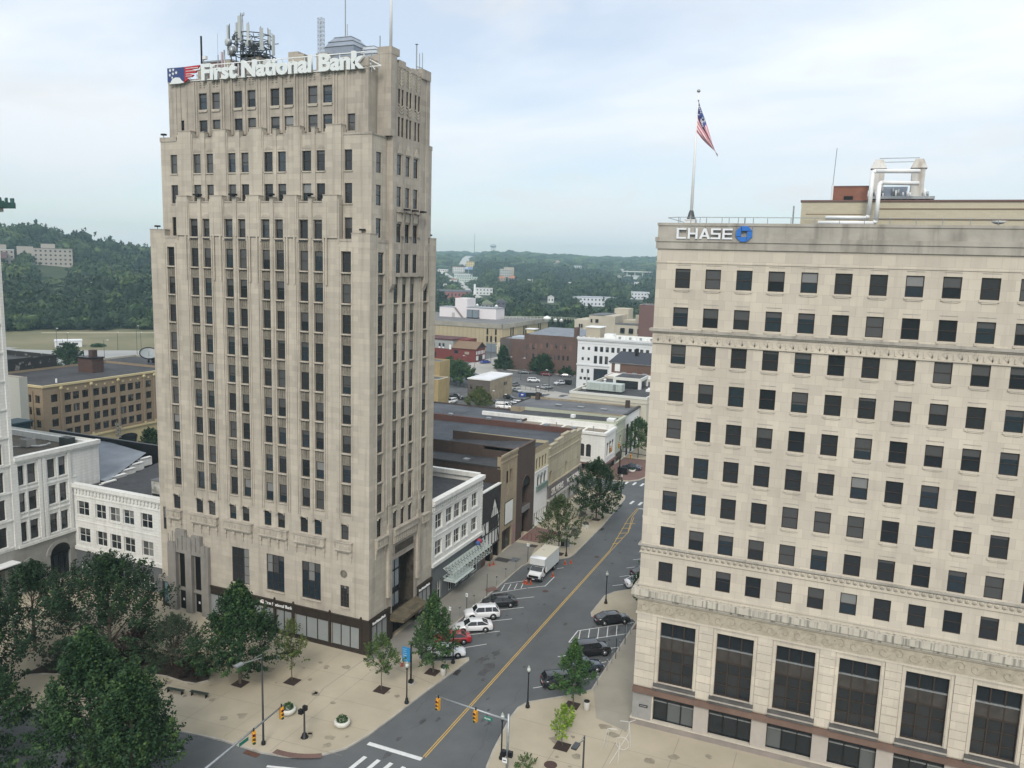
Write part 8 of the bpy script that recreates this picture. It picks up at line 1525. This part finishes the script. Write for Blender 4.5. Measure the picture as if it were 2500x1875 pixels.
for i in range(6): simple('bollard', bl[i]+' from the left of the thin red bollards on the brick paving', 'bollard', (.5+i*.72, 46.2+.12*i, KH), lambda o: (o.tube((0, 0, 0), (0, 0, 1.05), .045, RBD, 6), o.lathe((0, 0, 0), [(.15, 0), (.12, .05)], BLACK, 8)), group='thin red bollards on the brick paving')
def meter(): 
    t = thing('parking_meter', 'x', 'parking meter'); m = MB(); m.tube((0, 0, 0), (0, 0, 1.15), .035, GREYM, 6); m.build('post', t); m = MB(); m.box(-.09, .09, -.07, .07, 1.15, 1.38, mat('meter_grey', (.12, .13, .13), .4)); m.lathe((0, 0, 1.38), [(.09, 0), (.06, .07), (.01, .09)], GREYM, 8); m.build('head', t); return t
mt0 = meter(); MT = [(4.75, 33.0, 'parking meter on the left pavement level with the box truck'), (4.7, 29.3, 'parking meter on the left pavement just short of the striped bay'), (4.75, 25.9, 'parking meter beside the red kerb ramp on the left pavement'), (4.7, 18.5, 'parking meter on the left pavement behind the black sedan'), (4.7, 14.2, 'parking meter on the left pavement behind the white suv'), (26.15, 5.4, 'parking meter at the nose of the black hatchback on the right'), (26.2, 8.9, 'parking meter at the nose of the dark pickup on the right'), (26.2, 10.9, 'parking meter between the dark pickup and black suv on the right'), (26.2, 14.2, 'parking meter at the nose of the right black suv'), (26.2, 19.3, 'parking meter beside the red ramp on the right pavement')]
for i, (x, y, l) in enumerate(MT):
    if i == 0: mt0.location = (x, y, KH); mt0['label'] = l; mt0['group'] = 'parking meters along the kerbs'
    else: dup(mt0, (x, y, KH), 0, l)
for x, y, h, l, wsg in ((5.3, 36.5, 3.1, 'white parking sign on a post left of the box truck', .4), (5.1, 21.8, 3.2, 'thin black sign post beside the left striped bay', 0), (4.6, 16.5, 2.4, 'small white sign on a post behind the white suv', .3), (4.5, 11.9, 2.3, 'small white sign on a post near the pavement vault cover', .3), (26.3, 16.3, 3.6, 'tall thin black post at the right striped bay', 0), (26.3, 12.2, 2.6, 'thin bare sign post at the nose of the right black suv', 0)):
    t = thing('sign_post', l, 'sign post', (x, y, KH)); m = MB(); m.tube((0, 0, 0), (0, 0, h), .04, BLACK, 6); m.build('post', t)
    if wsg: m = MB(); m.box(-wsg/2, wsg/2, -.07, -.045, h-.55, h-.05, WHITE); m.box(-.05, .05, -.075, -.071, h-.4, h-.2, SGN); m.build('panel', t)
def bench(label, x, y, rz):
    t = thing('park_bench', label, 'bench', (x, y, KH), rz, 'backless benches by the planting bed'); m = MB()
    for k in range(4): m.box(-1.05, 1.05, -.2+k*.105, -.11+k*.105, .42, .46, mat('bench_slats', (.035, .045, .035), .6))
    m.build('seat', t)
    for s in (-1, 1): m = MB(); m.box(s*.85-.03, s*.85+.03, -.18, .18, 0, .419, BLACK); m.build('leg', t)
bench('dark backless bench nearer the big maple at the planting bed', -13.6, -15.9, math.radians(8)); bench('dark backless bench right of the other one near the planting bed', -10.9, -15.3, math.radians(8))
t = thing('bike_rack', 'thin white tubular arches standing on the right plaza', 'bike rack', (31, -6, KH)); TB = mat('white_tube', (.5, .49, .45), .5)
for pts in ([(-.9, .1, 0), (-.5, .3, 2.1), (.5, .4, 2.15)], [(-.6, .5, 0), (-.4, .4, 2.1), (.3, .6, 2.1)], [(1.2, 2.2, 0), (1.1, 1.9, 2.35), (.3, 1.8, 2.3)], [(1.5, 1.6, 0), (1.2, 1.9, 2.35), (1.7, 2.3, 2.5)], [(.4, -1.9, 0), (1.5, .6, 2.0), (1.2, 1.9, 2.3)], [(1.1, -1.5, 0), (1.0, -.7, 1.6)]): m = MB(); m.path(pts, .03, TB, 6); m.build('arch', t)
m = MB(); m.path([(1.2+.62*math.cos(k*.449), -.5, 1.5+.62*math.sin(k*.449)) for k in range(15)], .035, TB, 6); m.build('hoop', t)
def lotlamp(label, x, y, h, arm=(1.2, 0)):
    t = thing('street_light', label, 'street light', (x, y, 0), 0, 'lamp posts around the lots behind'); m = MB(); m.tube((0, 0, 0), (0, 0, h), .11, mat('dark_post', (.06, .065, .065), .6), 6, r2=.07); m.build('pole', t); m = MB(); m.tube((0, 0, h-.2), (arm[0], arm[1], h), .05, GREYM, 5); m.build('arm', t); m = MB(); m.box(arm[0]-.15, arm[0]+.5, arm[1]-.2, arm[1]+.2, h-.08, h+.1, WHITE); m.build('lamp_head', t)
for a in (('lamp post behind the small white roofed block', -90, 215.4, 5.9), ('lamp post before the striped lot of the red buildings', -107.7, 244.2, 4.8, (-1.5, 0)), ('tall pole at the foot of the beige hall door', -107.5, 269.8, 9.3), ('tall pole left of the ivy tree', -96.8, 254.3, 9.1, (-1.5, .5)), ('twin headed lamp post in the middle of the upper lot', -71.5, 219.5, 8.9), ('dark pole in front of the black container', -44.4, 166.7, 6.6, (.3, 0)), ('short dark pole with a flat top by the small block corner', -60.1, 165.9, 4, (.8, 0)), ('lamp post standing behind the white passenger van', -50.8, 155.6, 5, (.3, 0)), ('lamp post before the silver suv in the upper lot', -51.4, 197.4, 8.0, (-1.2, 0)), ('slim lamp post rising beside the pale green air handler', -39.2, 204, 8.4), ('lamp post under the ivy covered tree', -88.4, 243.2, 6, (2.5, 0)), ('pole on the pale road behind the chimney', -235, 165.1, 9.8, (2, 0)), ('tall bare pole left of the field shed', -273, 178.4, 9.5, (.3, 0)), ('bare pole just beside the tall one left of the field shed', -271.5, 174.8, 7, (.3, 0)), ('slender pole left of the satellite dish', -249, 194.4, 13, (1, 0)), ('leaning pole behind the satellite dish', -261.3, 208, 8.4, (.3, 0)), ('faint pole in the dry field', -269.2, 201.7, 8.4, (.3, 0)), ('tall grey pole with crossbars by the bush', -261.4, 164.2, 13, (.5, 0)), ('pale utility pole in the wood before the hill institution', -440, 330, 24, (1, 0))): lotlamp(*a)
simple('tractor', 'small green and yellow mower tractor on the dry field', 'tractor', (-276, 240, 0), lambda o: (o.box(-2, 1.5, -1, 1, .5, 1.6, mat('tractor_green', (.05, .09, .03), .6)), o.box(-1.2, .6, -.9, .9, 1.6, 2.8, BLACK), o.box(-1.4, .8, -1, 1, 2.8, 3.0, mat('pale_yellow', (.6, .6, .35), .6)), o.tube((-1.3, -1.2, .8), (-1.3, 1.2, .8), .8, BLACK, 12), o.tube((1.4, -1.2, .5), (1.4, 1.2, .5), .5, BLACK, 12)))
simple('hedge', 'long low dark hedge on the dry field', 'hedge', (-287, 206, 0), lambda o: leafball(o, (0, 0, .4), 3.4, 900, LEAFD, .35, 2, .35), .9)
# ---------------- trees ----------------
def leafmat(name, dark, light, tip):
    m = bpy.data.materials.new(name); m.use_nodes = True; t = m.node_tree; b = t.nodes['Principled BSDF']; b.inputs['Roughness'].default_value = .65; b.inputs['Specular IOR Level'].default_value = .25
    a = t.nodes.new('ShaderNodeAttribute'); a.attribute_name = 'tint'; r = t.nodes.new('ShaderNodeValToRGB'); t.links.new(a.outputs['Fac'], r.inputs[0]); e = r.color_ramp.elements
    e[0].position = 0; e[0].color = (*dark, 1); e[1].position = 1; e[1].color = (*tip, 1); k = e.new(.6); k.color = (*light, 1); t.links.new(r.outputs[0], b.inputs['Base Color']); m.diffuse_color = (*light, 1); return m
BARK = mat('bark', (.10, .08, .06), .95, var=.3, vscale=6, bump=.4)
def mesh_np(name, V, F, M_, tint=None, smooth=False):
    me = bpy.data.meshes.new(name); n = len(F); k = F.shape[1]; me.vertices.add(len(V)); me.vertices.foreach_set('co', V.ravel()); me.loops.add(n*k); me.loops.foreach_set('vertex_index', F.ravel()); me.polygons.add(n); me.polygons.foreach_set('loop_start', np.arange(n)*k); me.polygons.foreach_set('loop_total', np.full(n, k)); me.materials.append(M_)
    if smooth: me.polygons.foreach_set('use_smooth', np.ones(n, bool))
    if tint is not None: at = me.attributes.new('tint', 'FLOAT', 'FACE'); at.data.foreach_set('value', tint.astype(np.float32))
    me.update(calc_edges=True); return me
def crown(seed, H0, H1, R, n_tuft, per, leaf, lm, shape='round', spread=.42, open_=.15, sky=.35, limbs=True):
    """leaf crown from z=H0 to H1, radius R(z): tufts of leaves carried on shoots that point out and up; returns (leaf mesh, limb ends)"""
    g = np.random.default_rng(seed); tips = []; hh = H1-H0
    lob = g.uniform(0, 6.28, 6); am = g.uniform(.05, .16, 6)
    while len(tips) < n_tuft:
        t = g.random()**.85; a = g.uniform(0, 6.283)
        if shape == 'round': rad = math.sin(math.pi*min(1, max(.02, (t*.92+.10))))**.6
        elif shape == 'cone': rad = (1-t)**.72*(min(1, t*7+.35))
        else: rad = math.sin(math.pi*(t*.8+.2))**.55*(.75+.25*(1-t))
        rad *= 1+sum(am[k]*math.sin((k+1)*a+lob[k]+t*5*(k % 3)) for k in range(6))
        rr = rad*R*(g.random()**(open_+.15)); z = H0+hh*t
        tips.append((rr*math.cos(a), rr*math.sin(a), z+g.normal(0, .15), rr/max(.1, rad*R)))
    tips = np.array(tips); N = n_tuft*per
    base = np.repeat(tips[:, :3], per, 0); d = tips[:, :3]-np.array([0, 0, H0+hh*.25]); d /= np.linalg.norm(d, axis=1)[:, None]; d[:, 2] += .55; d /= np.linalg.norm(d, axis=1)[:, None]; D = np.repeat(d, per, 0)
    s = g.random(N)[:, None]; P_ = base+D*(s*spread*2.5-spread*.7)+g.normal(0, 1, (N, 3))*spread*(.56-.44*s)*np.array([1, 1, .8])
    nrm = g.normal(0, 1, (N, 3))*.55+D*.4+np.array([0, 0, .55]); nrm /= np.linalg.norm(nrm, axis=1)[:, None]
    u = np.cross(nrm, g.normal(0, 1, (N, 3))); u /= np.linalg.norm(u, axis=1)[:, None]; v = np.cross(nrm, u); L_ = leaf*(.65+.7*g.random(N))[:, None]
    V = np.stack([P_-u*L_, P_-v*L_*.62+nrm*L_*.12, P_+u*L_, P_+v*L_*.62+nrm*L_*.12], 1).reshape(-1, 3); F = np.arange(N*4).reshape(-1, 4)
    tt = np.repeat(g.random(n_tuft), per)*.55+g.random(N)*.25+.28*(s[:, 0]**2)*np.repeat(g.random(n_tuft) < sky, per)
    return mesh_np('crown', V, F, lm, np.clip(tt, 0, 1)), tips
def trunk_mesh(seed, H, H0, H1, r0, tips, nl=12, bark=BARK, stems=1):
    q = random.Random(seed); m = MB(); 
    for s in range(stems):
        bx, by = (0, 0) if stems == 1 else (q.uniform(-.3, .3), q.uniform(-.3, .3)); p = Vector((bx, by, 0)); top = Vector((bx*3+q.uniform(-.2, .2), by*3+q.uniform(-.2, .2), H0+(H1-H0)*.75)); n = 5
        for i in range(n):
            e = Vector((bx, by, 0)).lerp(top, (i+1)/n)+Vector((q.uniform(-.06, .06), q.uniform(-.06, .06), 0))*(i < n-1); m.tube(p, e, r0*(1-.17*i), bark, 7, r2=r0*(1-.17*(i+1)), caps=False); p = e
    idx = q.sample(range(len(tips)), min(nl*4, len(tips)))
    for k, i in enumerate(idx):
        t = Vector(tips[i][:3]); zz = min(max(H0*.85, t.z-(Vector((t.x, t.y)).length)*.7), top.z); a = Vector((top.x*zz/top.z, top.y*zz/top.z, zz)); mid = a.lerp(t, .5)+Vector((0, 0, .2)); rr = r0*.38 if k < nl else r0*.16
        m.tube(a, mid, rr, bark, 5, r2=rr*.6, caps=False); m.tube(mid, t, rr*.6, bark, 4, r2=rr*.2, caps=False)
    return m
def tree(name, label, x, y, seed, H, H0, R, n_tuft, per, leaf, lm, shape='round', r0=.16, z=KH, group=None, stems=1, nl=10, cat='tree', **kw):
    t = thing(name, label, cat, (x, y, z), 0, group); me, tips = crown(seed, H0, H, R, n_tuft, per, leaf, lm, shape, **kw); o = bpy.data.objects.new('crown', me); COL.objects.link(o); o.parent = t
    trunk_mesh(seed, H, H0, H, r0, tips, nl, stems=stems).build('trunk', t); return t
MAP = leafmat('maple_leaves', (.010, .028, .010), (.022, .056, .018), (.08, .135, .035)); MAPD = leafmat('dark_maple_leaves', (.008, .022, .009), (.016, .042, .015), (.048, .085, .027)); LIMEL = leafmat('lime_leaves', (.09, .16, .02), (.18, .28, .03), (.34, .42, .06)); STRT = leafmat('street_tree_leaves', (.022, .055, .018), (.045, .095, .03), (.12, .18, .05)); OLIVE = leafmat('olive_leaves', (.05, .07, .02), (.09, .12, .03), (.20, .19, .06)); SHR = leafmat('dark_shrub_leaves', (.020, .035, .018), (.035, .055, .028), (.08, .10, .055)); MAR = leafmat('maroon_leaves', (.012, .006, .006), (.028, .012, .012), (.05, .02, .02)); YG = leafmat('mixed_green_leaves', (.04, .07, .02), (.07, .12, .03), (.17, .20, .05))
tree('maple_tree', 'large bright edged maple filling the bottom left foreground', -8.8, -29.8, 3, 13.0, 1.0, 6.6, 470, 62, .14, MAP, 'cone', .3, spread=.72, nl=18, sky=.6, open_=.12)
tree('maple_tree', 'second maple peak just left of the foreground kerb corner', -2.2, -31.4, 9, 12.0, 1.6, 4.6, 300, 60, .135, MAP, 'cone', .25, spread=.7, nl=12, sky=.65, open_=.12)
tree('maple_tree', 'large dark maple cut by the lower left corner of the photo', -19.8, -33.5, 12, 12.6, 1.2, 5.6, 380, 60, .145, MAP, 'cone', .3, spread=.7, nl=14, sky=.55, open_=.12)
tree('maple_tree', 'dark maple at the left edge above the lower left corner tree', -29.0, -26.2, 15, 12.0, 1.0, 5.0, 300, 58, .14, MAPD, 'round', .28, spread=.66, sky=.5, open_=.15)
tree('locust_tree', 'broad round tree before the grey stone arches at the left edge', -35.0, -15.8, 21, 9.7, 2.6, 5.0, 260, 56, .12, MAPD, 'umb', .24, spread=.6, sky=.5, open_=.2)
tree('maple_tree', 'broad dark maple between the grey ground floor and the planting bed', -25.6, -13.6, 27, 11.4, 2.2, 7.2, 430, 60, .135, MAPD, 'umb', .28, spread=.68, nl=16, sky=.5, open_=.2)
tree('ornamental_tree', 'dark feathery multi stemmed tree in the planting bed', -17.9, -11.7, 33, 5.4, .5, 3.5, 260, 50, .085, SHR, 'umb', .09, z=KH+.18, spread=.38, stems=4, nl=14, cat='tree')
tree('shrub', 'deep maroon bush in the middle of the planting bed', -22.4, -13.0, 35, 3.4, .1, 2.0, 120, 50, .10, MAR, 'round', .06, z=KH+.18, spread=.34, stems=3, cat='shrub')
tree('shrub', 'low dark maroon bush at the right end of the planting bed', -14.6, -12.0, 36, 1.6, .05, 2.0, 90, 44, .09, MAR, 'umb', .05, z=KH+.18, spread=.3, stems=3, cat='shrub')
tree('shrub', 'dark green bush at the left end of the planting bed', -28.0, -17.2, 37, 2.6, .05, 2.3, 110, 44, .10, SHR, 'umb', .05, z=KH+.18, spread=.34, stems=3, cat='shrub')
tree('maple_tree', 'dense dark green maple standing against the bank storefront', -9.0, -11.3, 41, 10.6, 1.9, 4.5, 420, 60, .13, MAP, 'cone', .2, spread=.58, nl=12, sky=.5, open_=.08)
tree('young_tree', 'thin yellowing young tree with a bare lower trunk before the storefront', -4.3, -8.5, 43, 6.5, 2.1, 1.75, 75, 34, .10, OLIVE, 'round', .06, spread=.34, nl=7, open_=.35)
tree('young_tree', 'small bright green tree left of the blue banner sign', 5.4, -5.8, 47, 5.9, 1.9, 1.75, 80, 40, .095, YG, 'round', .06, spread=.34, nl=7, open_=.3)
tree('street_tree', 'medium green tree beside the domed litter bin and parked cars', 8.55, 0, 49, 8.7, 1.7, 2.8, 190, 50, .115, STRT, 'cone', .1, spread=.46, nl=9, open_=.2)
tree('young_tree', 'very small tree hidden behind the blue banner sign', 6.4, 1.2, 51, 4.0, 1.5, 1.0, 36, 36, .09, STRT, 'round', .04, spread=.28, nl=4)
tree('young_tree', 'bright green young tree in front of the parked black hatchback', 25.05, .3, 53, 6.5, 1.7, 2.1, 110, 46, .11, leafmat('fresh_green_leaves', (.025, .07, .02), (.05, .11, .03), (.12, .19, .05)), 'cone', .07, spread=.42, nl=8, open_=.25)
tree('sapling', 'glowing lime green sapling on the right plaza', 26.5, -7.1, 57, 3.9, 1.3, 1.25, 44, 40, .10, LIMEL, 'round', .045, spread=.3, nl=5, open_=.3)
tree('street_tree', 'dense tall dark street tree far down the left pavement', 8.5, 61.9, 59, 10.7, 1.4, 3.9, 420, 54, .12, MAP, 'round', .14, spread=.5, nl=12, open_=.08)
tree('street_tree', 'airy olive green street tree behind the box truck', 8.35, 42.1, 61, 9.0, 2.3, 3.6, 230, 46, .11, leafmat('airy_olive_leaves', (.035, .055, .02), (.06, .09, .03), (.13, .16, .06)), 'umb', .11, spread=.45, nl=14, open_=.3)
tree('street_tree', 'street tree on the far block right against the cream office block edge', 3.2, 113, 63, 9.2, 2.4, 3.5, 260, 46, .13, STRT, 'umb', .12, spread=.5, nl=10)
tree('street_tree', 'small tree behind the shiny black sedan at the cream block edge', 25.9, 27.5, 65, 5.4, 1.3, 1.6, 90, 44, .11, STRT, 'round', .06, spread=.4, nl=6)
tree('street_tree', 'tree leaning over the white car at the cream block edge', 26.6, 34.0, 67, 6.2, 1.8, 2.6, 130, 46, .12, STRT, 'round', .07, spread=.42, nl=7)
tree('shrub', 'small leafy plant at the very bottom edge left of the brown manhole', 24.6, -11.6, 69, .9, .05, .9, 26, 40, .07, YG, 'umb', .02, spread=.2, nl=3, cat='plant')
GM = 'trees around the lots behind the row'
tree('street_tree', 'left one of the two round trees beside the yellow building', -92.6, 200, 71, 8.6, 2.2, 5.6, 190, 46, .24, STRT, 'umb', .2, z=0, group=GM, spread=.7)
tree('street_tree', 'right one of the two round trees beside the yellow building', -84.9, 192.7, 73, 8.2, 2.2, 6.0, 210, 46, .24, STRT, 'umb', .2, z=0, group=GM, spread=.7)
tree('ivy_tree', 'dark ivy covered tree at the lower brick wing', -91, 245.8, 75, 9.5, .3, 4.4, 240, 46, .26, MAP, 'cone', .2, z=0, group=GM, spread=.7)
tree('ivy_tree', 'dark tree growing against the brown mill wall', -70.8, 242.6, 77, 7.4, .3, 5.0, 240, 46, .26, MAP, 'umb', .2, z=0, group=GM, spread=.7)
tree('shrub', 'low green bushes at the foot of the brown mill', -60.5, 242.8, 78, 2.6, .1, 3.6, 90, 40, .22, MAP, 'umb', .1, z=0, group=GM, spread=.5, cat='shrub')
tree('street_tree', 'yellowish green tree rising over the dark roofs by the near lot', -59.2, 155.2, 79, 5.6, .8, 4.0, 260, 44, .16, OLIVE, 'umb', .15, z=0, group=GM, spread=.55)
tree('street_tree', 'round green tree behind the tan warehouse roof', -237, 150, 81, 8.5, .4, 5.6, 200, 44, .3, MAP, 'umb', .2, z=0, group=GM, spread=.8)
tree('street_tree', 'green tree beside the yellow warehouse arches', -100, 62, 83, 4.8, .8, 2.6, 140, 40, .16, MAP, 'umb', .1, z=0, group=GM, spread=.5)
tree('street_tree', 'second green tree beside the yellow warehouse arches', -100.5, 70, 84, 5.4, .8, 2.6, 140, 40, .16, MAP, 'umb', .1, z=0, group=GM, spread=.5)
# ---------------- woods: far slopes that read as one mass ----------------
def lump(seed, sub):
    g = np.random.default_rng(seed); bm = __import__('bmesh').new(); __import__('bmesh').ops.create_icosphere(bm, subdivisions=sub, radius=1)
    V = np.array([v.co[:] for v in bm.verts]); F = np.array([[v.index for v in f.verts] for f in bm.faces]); bm.free()
    for k in range(9): c = g.normal(0, 1, 3); c /= np.linalg.norm(c); d = V@c; V = V*(1+.20*np.clip(d-.55, 0, 1)/.45*(1 if k % 3 else -.7))[:, None]
    V *= (1+g.normal(0, .11, len(V)))[:, None]; V[:, 2] = V[:, 2]*.78; V[V[:, 2] < -.45, 2] *= .5
    return V, F
def tufted(seed):
    V, F = lump(seed, 2); g = np.random.default_rng(seed+50); n = 230; d = g.normal(0, 1, (n, 3)); d[:, 2] = np.abs(d[:, 2])*1.1-.35; d /= np.linalg.norm(d, axis=1)[:, None]
    i = np.argmax(d@(V/np.linalg.norm(V, axis=1)[:, None]).T, axis=1); P_ = V[i]*g.uniform(.9, 1.17, n)[:, None]+g.normal(0, .07, (n, 3)); nr = d+g.normal(0, .45, (n, 3)); nr /= np.linalg.norm(nr, axis=1)[:, None]
    u = np.cross(nr, g.normal(0, 1, (n, 3))); u /= np.linalg.norm(u, axis=1)[:, None]; v = np.cross(nr, u); L_ = g.uniform(.10, .21, n)[:, None]; a = P_+u*L_; b = P_-u*L_*.6+v*L_; c = P_-u*L_*.6-v*L_
    V2 = np.stack([a, b, c], 1).reshape(-1, 3); return np.concatenate([V*.93, V2]), np.concatenate([F, np.arange(n*3).reshape(-1, 3)+len(V)])
LH = [tufted(s) for s in range(5)]; LL = [lump(s+20, 2) for s in range(4)]
def woods(name, pts, lm, lumps):
    Vs, Fs, Ts = [], [], []; off = 0; g = np.random.default_rng(5)
    for x, y, z, r, h, tn in pts:
        V, F = lumps[g.integers(len(lumps))]; a = g.uniform(0, 6.283); c, s = math.cos(a), math.sin(a)
        W_ = np.stack([(V[:, 0]*c-V[:, 1]*s)*r, (V[:, 0]*s+V[:, 1]*c)*r, V[:, 2]*h*.62], 1)+np.array([x, y, z+h*.5]); Vs.append(W_); Fs.append(F+off); off += len(V); Ts.append(np.clip(tn+g.normal(0, .17, len(F)), 0, 1))
    o = bpy.data.objects.new(name, mesh_np(name, np.concatenate(Vs), np.concatenate(Fs), lm, np.concatenate(Ts), False)); COL.objects.link(o); o['kind'] = 'stuff'; return o
WD = leafmat('woodland', (.006, .017, .008), (.022, .046, .016), (.08, .118, .036))
gq = np.random.default_rng(17); near, farp = [], []
BL = [(o.location.x, o.location.y) for o in S.objects if o.parent is None and o.get('category') in ('building', 'bridge', 'billboard', 'water tower') and math.hypot(o.location.x-CX, o.location.y-CY) > 560]
HS = []; hq = random.Random(31)
for k in range(34):
    a, r = math.radians(hq.uniform(-28, -13.5)), hq.uniform(950, 2300); x, y = CX+r*math.sin(a), CY+r*math.cos(a)
    if any(math.hypot(x-bx, y-by) < 70 for bx, by in BL+HS): continue
    HS.append((x, y)); h_ = far('house', 'small pale house poking out of the distant woods', x, y, hq.uniform(8, 13), 9, hq.uniform(5.5, 8.5), hq.choice([(.6, .6, .58), (.45, .42, .38), (.55, .57, .6)]), hq.choice([(.3, .3, .3), (.5, .5, .5), (.35, .25, .2)]), k % 3 > 0); h_['group'] = 'small pale houses scattered in the distant woods'
SEG = [(a, b, w_) for p, w_ in ROADS for a, b in zip(p, p[1:])]
def clear(x, y, r):
    low = 1.
    for (a, b), (c, d), w_ in SEG:
        L2 = (c-a)**2+(d-b)**2; t = min(1, max(0, ((x-a)*(c-a)+(y-b)*(d-b))/L2))
        dd = math.hypot(x-a-t*(c-a), y-b-t*(d-b))
        if dd < w_*.5+r*.8: return False
        if dd < w_*.5+r+16: low = min(low, .5)
    R_ = math.hypot(x-CX, y-CY); ux, uy = (x-CX)/R_, (y-CY)/R_
    for bx, by in BL:
        dx, dy = bx-x, by-y; al = dx*ux+dy*uy; ac = abs(-dx*uy+dy*ux)
        if -32 < al < 75 and ac < 19+r*.5: return False
        if 75 <= al < 300 and ac < 17: low = min(low, .34)
    for bx, by in HS:
        dx, dy = bx-x, by-y; al = dx*ux+dy*uy; ac = abs(-dx*uy+dy*ux)
        if -14 < al < 26 and ac < 7+r*.5: return False
        if 26 <= al < 120 and ac < 8: low = min(low, .4)
    return low
def sow(az0, az1, r0, r1, sp, out, rad, n_mul=1.0, hmul=1.0):
    area = math.radians(az1-az0)*(r1*r1-r0*r0)/2; n = int(area/(sp*sp)*n_mul)
    for _ in range(n):
        r = math.sqrt(gq.uniform(r0*r0, r1*r1)); a = math.radians(gq.uniform(az0, az1)); x = CX+r*math.sin(a); y = CY+r*math.cos(a); q = rad*gq.choice([.55, .8, 1., 1.3, 1.6], p=[.2, .3, .3, .15, .05])*gq.uniform(.85, 1.15)
        k = clear(x, y, q) if r < 3200 else 1
        if not k or (y < 388 and x > -226 and x < -30): continue
        out.append((x, y, T(x, y), q, q*1.75*gq.uniform(.85, 1.25)*hmul*k, gq.choice([gq.beta(1.5, 5), gq.beta(2, 2.4), gq.beta(5, 2)], p=[.35, .45, .2])))
sow(-38, -10, 440, 720, 6.2, near, 4.7, 1.25); sow(-38, -10, 720, 1100, 7.2, near, 5.0, 1.2); sow(-37, -9, 1100, 1700, 9.0, near, 5.6, 1.2); sow(-31, -9, 1700, 2500, 12.0, farp, 7.2, 1.2, .8); sow(-31, -9, 2500, 4300, 20, farp, 11, 1.2, .6)
sow(-60, -43, 552, 720, 5.6, near, 4.6, 1.3); sow(-60, -43, 720, 960, 6.4, near, 4.9, 1.25); sow(-61, -42, 960, 1300, 8.0, near, 5.4, 1.2)
sow(-60, -43, 530, 556, 6, near, 3.4, 1.0, .8)
near = [p for p in near if not (math.hypot(p[0]-CX, p[1]-CY) < 560 and -150 < p[0] < -30 and p[1] < 380 and False)]
woods('woodland', near, WD, LH); woods('woodland', farp, WD, LL)
# ---------------- haze ----------------
hz = MB(); hz.box(-2600, 1800, -400, 4400, -8, 150, WHITE); hz = hz.build('haze'); hz['kind'] = 'stuff'; hz.data.materials.clear()
hm = bpy.data.materials.new('haze_air'); hm.use_nodes = True; t = hm.node_tree; t.nodes.remove(t.nodes['Principled BSDF']); pv = t.nodes.new('ShaderNodeVolumePrincipled'); pv.inputs['Color'].default_value = (.62, .90, 1, 1); pv.inputs['Density'].default_value = .00022; pv.inputs['Anisotropy'].default_value = .2
t.links.new(pv.outputs[0], t.nodes['Material Output'].inputs['Volume']); hz.data.materials.append(hm)
